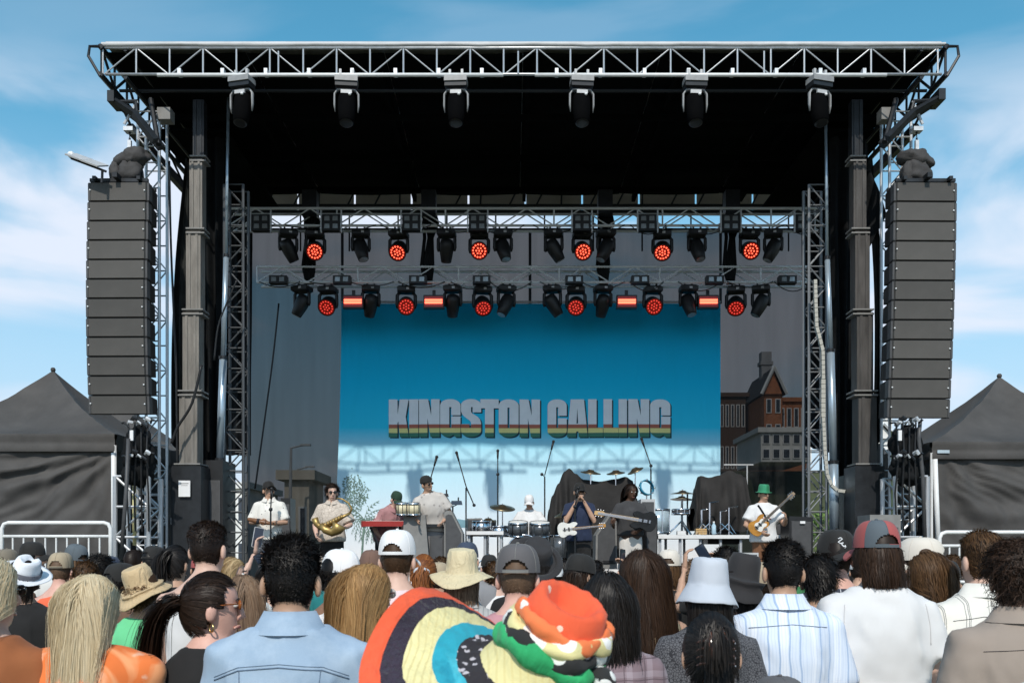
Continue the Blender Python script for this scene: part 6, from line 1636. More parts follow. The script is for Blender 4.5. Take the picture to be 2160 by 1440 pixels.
SKIN = {k: mat('skin_' + k, c, .5, 0, .10, 14, .05, 120, spec=.35) for k, c in {'fair': (.62, .40, .31), 'pink': (.66, .38, .30), 'tan': (.50, .30, .205), 'olive': (.42, .255, .17), 'brown': (.24, .13, .08), 'dark': (.085, .046, .03)}.items()}
SHOE = mat('shoe_black', (.02, .02, .02), .6)
_shoe = {}
PEOPLE = []
def person(label, x, y, z0=0.0, H=1.75, face=0.0, yaw=0.0, pitch=0.0, roll=0.0, sex='m', skin='fair', arms=(None, None), curl=(.5, .5), top=('tee', None, {}), legm=None, shorts=False, hair=None, hat=None, bend=0.0, lat=0.0, vox=.022, legs=None, shades=None, facebits=False, fat=0.0, seed=None, group='people in the crowd', extra=None):
    rng = np.random.default_rng(abs(hash(label)) % 1 + len(PEOPLE) * 7 + 3); seed = len(PEOPLE) if seed is None else seed
    s = H / 1.75; yaw, pitch, roll = R(yaw), R(pitch), R(roll)
    key = (sex, str(arms), yaw, pitch, vox, str(legs), curl, fat, roll)
    Mh = head_matrix(yaw, pitch, roll)
    if key not in BODY:
        co, F = body_mesh(sex, arms, yaw, pitch, vox, legs, curl, fat, roll); BODY[key] = (co, F)
    co, F = BODY[key]
    me = np_mesh('person', bendco(co, bend, lat), F, SKIN[skin])
    o = bpy.data.objects.new('person', me); COL.objects.link(o)
    o.location = (x, y, z0); o.rotation_euler = (0, 0, R(face)); o.scale = (s, s, s)
    tag(o, label, 'person', group); PEOPLE.append(o)
    Mn = np.array(Mh)
    def tf(v):
        v = np.asarray(v, dtype=np.float64); v = v @ Mn[:3, :3].T + Mn[:3, 3]; return bendco(v, bend, lat)
    def bd(v): return bendco(np.asarray(v, dtype=np.float64), bend, lat)
    def child(name, co, F, m, smooth=True):
        q = bpy.data.objects.new(name, np_mesh(name, co, F, m, smooth)); COL.objects.link(q); q.parent = o; return q
    kind, tm, op = top
    if kind:
        svox = op.get('vox', max(.017, vox * 1.1))
        co, F = shirt_mesh(kind, sex, arms, svox, seed, fat, op)
        child(op.get('name', {'tank': 'tank_top', 'jacket': 'jacket', 'tee': 'tee_shirt', 'shirt': 'shirt'}.get(kind, 'top')), bd(co), F, tm)
        if op.get('collar'):
            c = collar_mesh(sex, op.get('ch', .045)); child('collar', bd(np.array(c.v)), c.f, op.get('cm', tm))
    co, F = trouser_mesh(sex, .055, legs, seed + 3, fat, shorts)
    child('shorts' if shorts else 'trousers', bd(co), F, legm or BLKF)
    for i, sd in enumerate((-1, 1)):
        a = Vector(legs[i][-1]) if legs else Vector((sd * .102, -.025, .09))
        b = MB(); b.ball(a + Vector((0, .055, -.045)), (.050, .14, .046), 8, 5); child('shoe', np.array(b.v), b.f, SHOE)
    if hair:
        st, hm, ho = hair; parts = []; HATZ[0] = .034 if hat else 1.0; of = ho.get('off', .008); dens = int(ho.get('n', 900) * .8); wd = ho.get('w', .005) * 1.08; nm = ho.get('nape', -.075); fr = ho.get('front', .068)
        if st != 'none': parts.append(scalp(ho.get('soff', .003), nm, fr, seed, ho.get('lump', .0)))
        if st == 'buzz': parts.append(h_short(dens, .008, rng, (0, -.2, 0), 1, .5, wd, .003, nm, fr, 3))
        elif st == 'short': parts.append(h_short(dens, ho.get('L', .03), rng, ho.get('comb', (0, -.5, .25)), ho.get('stand', .7), ho.get('fade', 0), wd, .005, nm, fr, frizz=ho.get('frizz', .35)))
        elif st == 'curly': parts.append(h_curly(dens, ho.get('L', .05), rng, wd, nm, fr, ho.get('rad', .007)))
        elif st == 'long': parts.append(h_long(dens, ho.get('L', .35), rng, wd, ho.get('K', 12), ho.get('wave', 0), ho.get('spread', .105), ho.get('part', 0), off=of))
        elif st == 'bob': parts.append(h_long(dens, ho.get('L', .10), rng, wd, 12, ho.get('wave', .002), .1, off=of))
        elif st in ('pony', 'bun'):
            tie = ho.get('tie', (0, -.118, .02)); parts.append(h_tied(dens, tie, rng, wd)); parts.append(h_tail(ho.get('tn', dens // 2), tie, ho.get('L', .28), rng, wd, 11, ho.get('spread', .03), ho.get('out', (0, -1, .25)), ho.get('grow', 1.3), ho.get('wave', 0)))
        hair_object('hair', parts, hm, o, tf, Mn[:3, :3])
    if hat: hat(o, tf)
    if shades: glasses(o, tf, shades if not isinstance(shades, tuple) else shades[0], None if not isinstance(shades, tuple) else shades[1])
    if facebits: face_bits(o, tf, None)
    if extra: extra(o, tf, bd, child)
    return o
# ------------------------------------------------------------------ cloth materials
from mathutils.bvhtree import BVHTree
def cloth(name, col, pattern=None, col2=(0, 0, 0), col3=None, freq=30.0, duty=.2, rough=.88, bump=.7, var=.08, bscale=13):
    if name in MATS: return MATS[name]
    m = bpy.data.materials.new(name); m.use_nodes = True; t = m.node_tree; b = t.nodes['Principled BSDF']
    b.inputs['Roughness'].default_value = rough; b.inputs['Specular IOR Level'].default_value = .2; b.inputs['Sheen Weight'].default_value = .08
    N = t.nodes.new; L = t.links.new
    co = N('ShaderNodeTexCoord').outputs['Object']
    n = N('ShaderNodeTexNoise'); n.inputs['Scale'].default_value = 7; n.inputs['Detail'].default_value = 5; L(co, n.inputs['Vector'])
    r = N('ShaderNodeValToRGB'); r.color_ramp.elements[0].position = .3; r.color_ramp.elements[1].position = .7
    r.color_ramp.elements[0].color = tuple(x * (1 - var) for x in col) + (1,); r.color_ramp.elements[1].color = tuple(min(1, x * (1 + var)) for x in col) + (1,)
    L(n.outputs[0], r.inputs[0]); cur = r.outputs[0]
    def math_(op, a, v=None):
        q = N('ShaderNodeMath'); q.operation = op
        if hasattr(a, 'links'): L(a, q.inputs[0])
        else: q.inputs[0].default_value = a
        if v is not None:
            if hasattr(v, 'links'): L(v, q.inputs[1])
            else: q.inputs[1].default_value = v
        return q.outputs[0]
    def mixc(a, b2, f):
        q = N('ShaderNodeMix'); q.data_type = 'RGBA'; L(a, q.inputs['A'])
        if hasattr(b2, 'links'): L(b2, q.inputs['B'])
        else: q.inputs['B'].default_value = tuple(b2) + (1,)
        if hasattr(f, 'links'): L(f, q.inputs['Factor'])
        else: q.inputs['Factor'].default_value = f
        return q.outputs['Result']
    se = N('ShaderNodeSeparateXYZ')
    wob = N('ShaderNodeTexNoise'); wob.inputs['Scale'].default_value = 5; L(co, wob.inputs['Vector'])
    ad = N('ShaderNodeVectorMath'); ad.operation = 'MULTIPLY_ADD'; L(wob.outputs['Color'], ad.inputs[0]); ad.inputs[1].default_value = (.035, .035, .035); L(co, ad.inputs[2]); L(ad.outputs[0], se.inputs[0])
    def stripe(axis, f, d, ph=0.0):
        return math_('LESS_THAN', math_('FRACT', math_('ADD', math_('MULTIPLY', se.outputs[axis], f), ph)), d)
    if pattern == 'stripe': cur = mixc(cur, col2, stripe('X', freq, duty))
    elif pattern == 'stripe2':
        cur = mixc(cur, col2, math_('MULTIPLY', stripe('X', freq, duty), .75)); cur = mixc(cur, col3 or col2, math_('MULTIPLY', stripe('X', freq * .37, duty * 1.6, .3), .55)); cur = mixc(cur, col2, math_('MULTIPLY', stripe('X', freq * 3.1, .3, .1), .18))
    elif pattern == 'sparse':
        for f, ph in ((freq, .0), (freq, .06), (freq, .18)): cur = mixc(cur, col2, math_('MULTIPLY', stripe('X', f, duty, ph), .8))
    elif pattern == 'check': cur = mixc(cur, col2, math_('MAXIMUM', stripe('X', freq, duty), stripe('Z', freq, duty)))
    elif pattern == 'plaid':
        cur = mixc(cur, col2, math_('MULTIPLY', math_('ADD', stripe('X', freq, .3), stripe('Z', freq, .3)), .38)); cur = mixc(cur, col3 or col2, math_('MULTIPLY', math_('MAXIMUM', stripe('X', freq, .05, .15), stripe('Z', freq, .05, .15)), .8))
    elif pattern == 'tiedye':
        for sc, c2, lo, hi, ps in ((5, col2, .50, .62, 1), (9, col3, .58, .70, 3)):
            q = N('ShaderNodeTexNoise'); q.inputs['Scale'].default_value = sc; q.inputs['Detail'].default_value = 3; q.inputs['Distortion'].default_value = 1.2
            mp_ = N('ShaderNodeMapping'); mp_.inputs['Location'].default_value = (ps, ps * 2, 0); L(co, mp_.inputs[0]); L(mp_.outputs[0], q.inputs['Vector'])
            w = N('ShaderNodeMapRange'); w.inputs['From Min'].default_value = lo; w.inputs['From Max'].default_value = hi; L(q.outputs[0], w.inputs['Value']); cur = mixc(cur, c2, w.outputs[0])
    elif pattern in ('lace', 'spots', 'floral'):
        q = N('ShaderNodeTexVoronoi'); q.inputs['Scale'].default_value = freq; L(ad.outputs[0], q.inputs['Vector'])
        if pattern == 'lace': q.feature = 'DISTANCE_TO_EDGE'
        cur = mixc(cur, col2, math_('LESS_THAN', q.outputs['Distance'], duty))
    elif pattern == 'denim':
        q = N('ShaderNodeTexNoise'); q.inputs['Scale'].default_value = 350; q.inputs['Detail'].default_value = 2; L(co, q.inputs['Vector'])
        cur = mixc(cur, col2, math_('MULTIPLY', q.outputs[0], .55))
        q = N('ShaderNodeTexNoise'); q.inputs['Scale'].default_value = 4; q.inputs['Detail'].default_value = 6; q.inputs['Roughness'].default_value = .7; L(co, q.inputs['Vector'])
        w = N('ShaderNodeMapRange'); w.inputs['From Min'].default_value = .5; w.inputs['From Max'].default_value = .75; L(q.outputs[0], w.inputs['Value']); cur = mixc(cur, col3, math_('MULTIPLY', w.outputs[0], .6))
    L(cur, b.inputs['Base Color'])
    n2 = N('ShaderNodeTexNoise'); n2.inputs['Scale'].default_value = bscale * .55; n2.inputs['Detail'].default_value = 3; n2.inputs['Roughness'].default_value = .45; n2.inputs['Distortion'].default_value = 1.0; n2.noise_type = 'RIDGED_MULTIFRACTAL' if bscale < 20 else 'FBM'
    mp2 = N('ShaderNodeMapping'); mp2.inputs['Scale'].default_value = (1, 1, .45); L(co, mp2.inputs[0]); L(mp2.outputs[0], n2.inputs['Vector'])
    bp = N('ShaderNodeBump'); bp.inputs['Strength'].default_value = bump; bp.inputs['Distance'].default_value = .03; L(n2.outputs[0], bp.inputs['Height'])
    n3 = N('ShaderNodeTexNoise'); n3.inputs['Scale'].default_value = 420; L(co, n3.inputs['Vector'])
    bp2 = N('ShaderNodeBump'); bp2.inputs['Strength'].default_value = .15; bp2.inputs['Distance'].default_value = .003; L(n3.outputs[0], bp2.inputs['Height']); L(bp.outputs[0], bp2.inputs['Normal']); L(bp2.outputs[0], b.inputs['Normal'])
    MATS[name] = m; return m
C = cloth
DENIM = C('light_blue_denim', (.35, .45, .56), 'denim', (.24, .34, .46), (.50, .59, .68), var=.08, bump=.4)
DENIMD = C('blue_jeans', (.09, .13, .22), 'denim', (.05, .08, .15), (.14, .19, .28))
STITCH = mat('dark_stitching', (.12, .17, .24), .9, 0, 0)
ORANGE = C('orange_tie_dye', (.80, .20, .055), 'tiedye', (.86, .36, .16), (.84, .50, .34), bump=.5)
BLACKC = C('black_jersey', (.022, .021, .021), var=.2); CHARC = C('charcoal_jersey', (.055, .054, .056), var=.15)
WHITEC = C('white_cotton', (.72, .71, .70), var=.03, bump=.5); OFFW = C('off_white_cotton', (.74, .72, .68), var=.04, bump=.5)
CORAL = C('coral_jersey', (.80, .15, .07), var=.06); RUST = C('rust_cotton', (.33, .115, .045), var=.12); RUST2 = C('tan_suede', (.42, .19, .09), var=.08)
GREENC = C('bright_green_cotton', (.16, .60, .28), var=.06); PINKC = C('pale_pink_cotton', (.78, .60, .60), var=.04); LPINK = C('dusty_pink_cotton', (.55, .27, .29), var=.06)
GREYC = C('grey_cotton', (.28, .28, .29), var=.08); NAVY = C('navy_cotton', (.025, .035, .07), var=.1); BROWNC = C('brown_chino', (.20, .095, .05), var=.08); KHAKI = C('khaki_twill', (.44, .36, .25), var=.07)
PLAIDP = C('purple_plaid', (.23, .165, .18), 'plaid', (.40, .33, .36), (.10, .07, .08), freq=13)
CHECK = C('black_white_check', (.05, .055, .075), 'check', (.62, .63, .66), freq=28, duty=.11)
BSTRIPE = C('blue_white_stripe', (.68, .75, .86), 'stripe2', (.30, .42, .62), (.86, .89, .94), freq=24, duty=.16)
WSTRIPE = C('cream_thin_stripe', (.80, .77, .70), 'sparse', (.10, .10, .10), freq=11, duty=.028)
WSTRIPE2 = C('white_grey_stripe', (.80, .80, .80), 'stripe', (.20, .21, .24), freq=26, duty=.10)
TAUPE = C('taupe_linen', (.33, .27, .225), var=.06); LACE = C('grey_lace', (.13, .13, .14), 'lace', (.035, .035, .04), freq=90, duty=.09); CREAMC = C('cream_cotton', (.66, .56, .36), 'stripe', (.58, .48, .30), freq=22, duty=.4)
GREYS = C('pale_grey_stripe', (.48, .47, .46), 'stripe', (.33, .33, .33), freq=40, duty=.25)
PRINTW = C('white_printed_shirt', (.74, .71, .65), 'spots', (.30, .28, .27), freq=17, duty=.16); CREAMP = C('cream_printed_shirt', (.60, .52, .44), 'lace', (.42, .35, .29), freq=20, duty=.05)
DUSTP = C('dusty_rose_shirt', (.40, .21, .21), 'spots', (.20, .10, .11), freq=14, duty=.13); GREYW = C('pale_grey_shirt', (.56, .52, .48), 'spots', (.35, .32, .30), freq=12, duty=.2)
SLATEC = C('slate_trousers', (.10, .105, .115), var=.1); WHITET = C('off_white_trousers', (.66, .62, .57), var=.05)
CAPW = C('white_cap_twill', (.80, .79, .78), var=.03, bump=.12); CAPG = C('grey_cap_twill', (.115, .108, .11), var=.1, bump=.15); CAPB = C('black_cap_twill', (.025, .024, .023), var=.2, bump=.15); CAPT = C('tan_cap_twill', (.40, .32, .22), var=.07, bump=.15); CAPC = C('cream_cap_twill', (.66, .60, .52), var=.05, bump=.12)
CAPR = C('brick_red_cap', (.36, .09, .085), var=.07, bump=.15); CAPS = C('slate_grey_cap', (.105, .125, .14), var=.08, bump=.15); CAPBE = C('beige_cap', (.46, .38, .32), var=.06, bump=.15); CAPN = C('navy_cap', (.05, .065, .10), var=.1, bump=.15); CAPBR = C('brown_cap', (.17, .10, .075), var=.1, bump=.15); CAPO = C('olive_cap', (.20, .17, .13), var=.1, bump=.15)
STRAW = C('straw_weave', (.66, .56, .36), var=.08, bump=.5, bscale=60); STRAWD = C('tan_straw', (.58, .43, .25), var=.1, bump=.5, bscale=50); BUCK = C('pale_blue_grey_bucket', (.52, .55, .60), var=.03, bump=.25); FEDW = C('white_felt', (.78, .79, .82), var=.02, bump=.08); FEDB = C('grey_hat_band', (.13, .13, .15), var=.05); DKHAT = C('charcoal_hat', (.035, .033, .034), var=.12, bump=.2); GRNHAT = C('green_hat', (.03, .19, .09), 'stripe', (.05, .28, .15), freq=1, duty=.5)
SHADES = mat('sunglass_lens', (.012, .010, .010), .08, 0, 0, spec=.8); TORT = mat('amber_lens', (.30, .09, .02), .15, 0, .2); GOLD = mat('gold_metal', (.75, .55, .25), .25, 1.0, 0); LOGOW = mat('white_thread', (.78, .78, .78), .8, 0, 0); CLIPM = mat('tortoise_plastic', (.10, .045, .03), .15, 0, .4, 40)
INK = mat('black_ink', (.02, .02, .025), .8, 0, 0)

# ------------------------------------------------------------------ people: placing
def crowd(label, px, ytop, Y, ex=.012, **kw):
    Z = EYE + (1165 - ytop) / FPX * Y; H = 1.75 * Z / (1.741 + ex)
    CAPRES[0] = Y < 5.2; kw.setdefault('vox', .016 if Y < 3.0 else (.020 if Y < 5 else .034))
    return person(label, (px - 1080) / FPX * Y, Y, 0, H, **kw)
def shirt_of(o): return next(c for c in o.children if c.name.split('.')[0] in ('jacket', 'shirt', 'tee_shirt', 'tank_top', 'top'))
def seam(o, pts, m, r=.0022, name='seam', off=.0015, front=False):
    """thread lying on the garment: pts are (x, z) on the back (or front) of the body"""
    g = shirt_of(o).data; bv = BVHTree.FromPolygons([v.co for v in g.vertices], [tuple(p.vertices) for p in g.polygons])
    P = []
    for i in range(len(pts) - 1):
        for j in range(8):
            f = j / 8; x = pts[i][0] + (pts[i + 1][0] - pts[i][0]) * f; z = pts[i][1] + (pts[i + 1][1] - pts[i][1]) * f
            h = bv.ray_cast(Vector((x, -1 if not front else 1, z)), Vector((0, 1 if not front else -1, 0)))
            if h[0]: P.append(h[0] + h[1] * off)
    if len(P) < 2: return
    q = MB(); q.tube(P, r, 4); c = q.obj(name, m, None, True); c.parent = o
def local(o, p): return Matrix.LocRotScale(o.location, o.rotation_euler.to_quaternion(), o.scale) @ Vector(p)
def logo(parent, tf, pts_list, m, r, name='emblem'):
    q = MB()
    for pts in pts_list: q.tube([Vector(p) for p in pts], r, 5)
    q.v = [tuple(p) for p in tf(np.array(q.v))]; c = q.obj(name, m, None, True); c.parent = parent
cap = lambda **k: (lambda o, tf: cap_parts(o, tf, **k))
bh = lambda *a, **k: (lambda o, tf: brim_hat(o, tf, *a, **k))
def on_cap(turn, ang, z, dz=0, big=1.0):
    """point on the cap dome at azimuth ang (deg from the front, cap turned by turn) and height z"""
    t = math.asin(min(1, max(0, ((z - .028) / .118)) ** (1 / .95))); k = math.cos(t) ** .55 * big * 1.01; a = R(90 + ang)
    p = Vector((.088 * k * math.cos(a), (.108 if math.sin(a) > 0 else .112) * k * math.sin(a), z)); return Matrix.Rotation(turn, 3, 'Z') @ p

# ---- nearest rows
o = crowd('man in light blue denim jacket with thick black hair, back to the camera', 612, 1121, 2.85, .03, sex='m', skin='olive', hair=('short', H_BLACK, dict(n=7000, L=.050, comb=(.30, -.45, .30), stand=.75, fade=1.0, w=.0024, soff=.004, lump=.03, nape=-.085, frizz=.55)), top=('jacket', DENIM, dict(d=.026, loose=.014, collar=True, ch=.055, wide=.028, vox=.013, fold=.015)), legm=DENIMD)
seam(o, [(-.20, 1.340), (-.12, 1.372), (0, 1.382), (.12, 1.372), (.20, 1.340)], STITCH, .0020); seam(o, [(-.20, 1.349), (-.12, 1.381), (0, 1.391), (.12, 1.381), (.20, 1.349)], STITCH, .0009)
for s in (-1, 1): seam(o, [(s * .115, 1.37), (s * .10, 1.10), (s * .085, .95)], STITCH, .0012)

o = crowd('woman with very long straight blonde hair in an orange tie-dye top', 190, 1201, 3.15, .018, sex='f', skin='fair', hair=('long', H_BLOND, dict(n=6800, L=.50, w=.0019, K=11, wave=.0012, spread=.070, off=.005)), top=('long', ORANGE, dict(d=.022, loose=.02, wide=.030, fold=.010, name='hooded_top', vox=.014, hunch=1.425)), legm=DENIMD, arms=(((-.29, .03, 1.12), (-.20, .24, 1.02), (.3, .8, -.1)), ((.29, .03, 1.12), (.20, .24, 1.02), (-.3, .8, -.1))))

def earring(o, tf, bd, child):
    b = MB(); b.lathe([(.013, -.002), (.0175, -.002), (.0175, .002), (.013, .002)], 20, M=Matrix.Translation((.080, -.004, -.066)) @ Matrix.Rotation(R(90), 4, 'X') @ Matrix.Rotation(R(25), 4, 'Y'), cap=(False, False)); child('earring', tf(np.array(b.v)), b.f, GOLD)
    b = MB(); b.lathe([(.018, 0), (.024, .01), (.024, .03), (.016, .036)], 14, M=Matrix.Translation((0, -.135, .022)) @ Matrix.Rotation(R(75), 4, 'X')); child('hair_tie', tf(np.array(b.v)), b.f, BLKF)
crowd('woman with dark ponytail, sunglasses and hoop earring in a black sleeveless top', 440, 1204, 3.25, .014, sex='f', skin='pink', yaw=-58, face=-12, hair=('pony', H_BROWNB, dict(n=3600, tn=2400, L=.30, w=.0030, tie=(0, -.118, .022), spread=.042, grow=1.6)), top=('sleeveless', BLACKC, dict(d=.012, loose=.01, fold=.006)), shades=(TORT, TORT), extra=earring, legm=DENIMD, facebits=True)

crowd('tall man in a white tank top with short dark hair left of centre', 436, 1096, 4.6, .014, skin='fair', yaw=-14, hair=('short', H_BROWNB, dict(n=3400, L=.020, fade=.9, w=.0034, comb=(0, -.3, .1), off=.006, nape=-.085)), top=('tank', WHITEC, dict(d=.012, loose=.014)), legm=KHAKI)

def specs(o, tf, bd, child): pass
crowd('woman with long straight golden-brown hair and glasses facing right', 772, 1181, 3.4, .018, sex='f', skin='fair', yaw=-34, hair=('long', H_GOLD, dict(n=6000, L=.46, w=.0020, K=11, wave=.0012, spread=.100, off=.008)), top=('tee', WHITEC, {}), shades=(mat('clear_lens', (.45, .42, .40), .1, 0, 0), mat('red_brown_frame', (.16, .03, .02), .4)), legm=DENIMD)

crowd('tall man in a plain white cap and pale pink shirt', 837, 1115, 4.7, .03, skin='fair', yaw=-8, hair=('buzz', H_BROWN, dict(n=900, w=.003, front=.2)), hat=cap(m_dome=CAPW, seamm=CAPW), top=('tee', PINKC, {}), legm=DENIMD)

crowd('man in a faded dark grey cap with open back strap', 1092, 1144, 3.9, .03, skin='pink', yaw=-6, hair=('buzz', H_ASH, dict(n=900, w=.003, front=.2)), hat=cap(m_dome=CAPG, big=1.06, seamm=C('grey_thread', (.22, .215, .20))), top=('tee', LPINK, {}), legm=GREYC, fat=.03)
crowd('person in a pale straw sun hat with a curved brim', 974, 1158, 4.9, .034, skin='tan', hair=('bob', H_ASH, dict(n=700, L=.09, w=.005)), hat=bh(STRAW, 'wide', R_out=.185, seed=2, droop=.035, wob=.016, crown_h=.125, tilt=R(6)), top=('shirt', GREYS, dict(collar=True)), legm=KHAKI)
crowd('person in a wide black brimmed hat behind the grey cap', 1128, 1130, 5.3, .03, skin='tan', hair=('bob', H_BLACK, dict(n=700, L=.08, w=.005)), hat=bh(DKHAT, 'wide', R_out=.165, seed=4, droop=.0, wob=.006, tilt=R(38), roll=R(10), crown_h=.10), top=('tee', BLACKC, {}), legm=BLACKC)

crowd('woman with thick black shoulder-length hair in a purple plaid shirt', 1281, 1199, 3.4, .03, sex='f', skin='brown', yaw=10, hair=('bob', H_BLACK, dict(n=3800, L=.155, w=.0034, wave=.005, off=.016, lump=.02)), top=('shirt', PLAIDP, dict(collar=False)), legm=BLACKC)
crowd('woman with long dark brown hair in a cream dress', 1360, 1153, 4.3, .018, sex='f', skin='tan', yaw=8, roll=-4, hair=('long', H_DKBR, dict(n=5000, L=.40, w=.0024, K=11, spread=.125, wave=.004, off=.012)), top=('sleeveless', CREAMC, dict(d=.014)), legm=CREAMC)
crowd('woman in a pale blue-grey bucket hat and dark grey lacy top', 1494, 1172, 3.85, .032, sex='f', skin='tan', hair=('long', H_BLACK, dict(n=3200, L=.26, w=.0036, spread=.11, wave=.003)), hat=bh(BUCK, 'bucket', R_out=.142, seed=5, wob=.012, crown_h=.112, roll=R(4)), top=('tee', LACE, dict(d=.014)), legm=BLACKC)
def claw(o, tf, bd, child):
    for s in (-1, 1):
        b = MB(); b.tube([(s * .012, -.165, .080), (s * .020, -.190, .045), (s * .016, -.192, .0), (s * .010, -.175, -.040)], [.006, .013, .013, .008], 8); child('hair_claw', tf(np.array(b.v)), b.f, CLIPM)
        for k in range(4):
            b = MB(); b.tube([(s * .018, -.188, .045 - .022 * k), (s * .048, -.172, .040 - .022 * k), (s * .056, -.14, .035 - .022 * k)], [.005, .005, .003], 5); child('claw_tooth', tf(np.array(b.v)), b.f, CLIPM)
    b = crumple((0, -.128, .022), (.058, .034, .060), .25, 6)
    parts = [h_tail(700, (0, -.132, .05), .13, np.random.default_rng(4), .003, 10, .055, (0, -.6, 1.0), 1.1)]
    hair_object('hair_bun', parts, H_BLACK, o, tf)
o = crowd('short woman with black hair twisted up in a tortoiseshell claw clip', 1503, 1287, 2.6, .018, sex='f', skin='tan', yaw=-6, pitch=-6, hair=('bun', H_BLACK, dict(n=4200, tn=1100, L=.26, w=.0028, tie=(0, -.120, .015), spread=.035, grow=1.4, out=(.12, -.15, -1))), top=('sleeveless', C('grey_knit', (.10, .10, .105), 'lace', (.05, .05, .055), freq=120, duty=.06), dict(d=.012)), extra=claw, legm=BLACKC)
seam(o, [(-.12, 1.44), (-.10, 1.30), (-.13, 1.10)], GREYC, .012, 'bag_strap')

o = crowd('man in a blue and white striped shirt with short black hair', 1654, 1136, 4.0, .018, skin='olive', yaw=6, hair=('short', H_BLACK, dict(n=4200, L=.035, fade=1.1, w=.0030, comb=(.1, -.4, .2), off=.007, nape=-.08, lump=.02)), top=('shirt', BSTRIPE, dict(collar=True, d=.020, loose=.022, wide=.030, fold=.015, ch=.05)), legm=NAVY, fat=.01)
seam(o, [(-.17, 1.395), (0, 1.41), (.17, 1.395)], STITCH, .0016)
crowd('person with glossy black hair just right of the striped-shirt man', 1729, 1166, 4.6, .02, skin='olive', yaw=-20, pitch=-8, hair=('short', H_BLACK, dict(n=2800, L=.06, w=.0036, stand=.4, comb=(.2, -.5, -.3), off=.012)), top=('tee', CHARC, {}), legm=BLACKC)

def sox(o, tf):
    cap_parts(o, tf, m_dome=CAPB, turn=R(205), skinm=None)
    T = R(205); P = lambda a, z: tuple(on_cap(T, a, z))
    logo(o, tf, [[P(-34, .098), P(-25, .103), P(-20, .097), P(-28, .088), P(-34, .082), P(-27, .074), P(-18, .078)], [P(-24, .072), P(-18, .058), P(-13, .066), P(-14, .050)], [P(-20, .062), P(-10, .058)]], LOGOW, .0035)
crowd('man in a black cap worn backwards with white monogram and a checked shirt', 1766, 1114, 5.0, .03, skin='pink', yaw=-10, hair=('buzz', H_BROWNB, dict(n=600, w=.003, front=.2)), hat=sox, top=('shirt', CHECK, dict(collar=False, loose=.02)), legm=DENIMD)
o = crowd('man in a plain white T-shirt and grey, red and beige cap', 1852, 1091, 4.1, .03, skin='fair', yaw=5, hair=('bob', H_DKBR, dict(n=2600, L=.085, w=.0032, wave=.003)), hat=cap(m_dome=[CAPS, CAPR, CAPBE], panels=[1, 2, 1, 1, 0, 1], m_brim=CAPR, seamm=CAPS, height=.112), top=('tee', WHITEC, dict(d=.020, loose=.03, wide=.034, fold=.020)), legm=GREYC)
seam(o, [(-.165, 1.42), (-.172, 1.34), (-.170, 1.25)], C('white_thread_grey', (.62, .61, .60)), .0016); seam(o, [(.165, 1.42), (.172, 1.34), (.170, 1.25)], MATS['white_thread_grey'], .0016)
crowd('person in a cream cap behind the wavy brown-haired one', 1944, 1131, 5.0, .03, skin='fair', hair=('buzz', H_BROWN, dict(n=600, w=.004, front=.2)), hat=cap(m_dome=CAPC, turn=R(70), big=1.08), top=('tee', OFFW, {}), legm=KHAKI)
crowd('young person with tousled wavy brown hair and sunglasses on the right', 1962, 1161, 4.5, .02, sex='f', skin='fair', yaw=42, hair=('bob', H_BROWN, dict(n=2800, L=.11, w=.0038, wave=.006, off=.014, lump=.03)), top=('tee', GREYC, {}), shades=(SHADES, SHADES), legm=DENIMD)
o = crowd('man with combed brown hair in a cream shirt with thin dark stripes', 2074, 1116, 4.2, .014, skin='fair', yaw=12, hair=('short', H_BROWN, dict(n=3800, L=.045, fade=.6, w=.0034, stand=.3, comb=(-.4, -.6, -.25), off=.007, frizz=.2, nape=-.085)), top=('shirt', WSTRIPE, dict(collar=True, loose=.03, wide=.034, fold=.015)), legm=KHAKI)
seam(o, [(-.17, 1.37), (-.06, 1.39), (.06, 1.39), (.17, 1.37)], INK, .0012)
o = crowd('man with curly brown hair in a taupe shirt at the right edge', 2146, 1124, 3.4, .045, skin='tan', yaw=-5, hair=('curly', H_DKBR, dict(n=3600, L=.05, w=.0032, off=.015)), top=('shirt', TAUPE, dict(collar=True, d=.020, loose=.03, wide=.036, fold=.015)), legm=BLACKC)
seam(o, [(-.045, 1.235), (-.062, 1.225), (-.066, 1.205), (-.05, 1.195), (-.036, 1.207), (-.040, 1.228), (-.045, 1.235)], INK, .0026, 'script_lettering'); seam(o, [(-.04, 1.202), (-.024, 1.192), (-.010, 1.20), (-.008, 1.222), (.002, 1.225), (.004, 1.21), (.018, 1.203)], INK, .0026, 'script_lettering')
seam(o, [(-.17, 1.372), (0, 1.385), (.17, 1.372)], INK, .0012)
crowd('person in a white grey-striped shirt cut off at the bottom right corner', 2345, 1150, 2.15, .014, skin='fair', hair=('short', H_BROWN, dict(n=1500, L=.03, w=.004)), top=('shirt', WSTRIPE2, dict(collar=True, loose=.03)), legm=DENIMD)
crowd('woman with wavy blonde hair and rust-brown top at the left edge', -30, 1166, 3.1, .018, sex='f', skin='fair', yaw=-25, hair=('long', H_BLOND, dict(n=4200, L=.24, w=.0024, wave=.004, spread=.10)), top=('long', RUST, dict(d=.020, wide=.03, loose=.03, fold=.012)), shades=(SHADES, SHADES), legm=RUST2)
crowd('small person in a charcoal cap at the bottom edge, right of centre', 1648, 1424, 2.3, .03, sex='f', skin='fair', hair=('bob', H_BROWN, dict(n=700, L=.1, w=.005)), hat=cap(m_dome=CAPG, opening=False), top=('tee', GREYC, {}), legm=BLACKC)
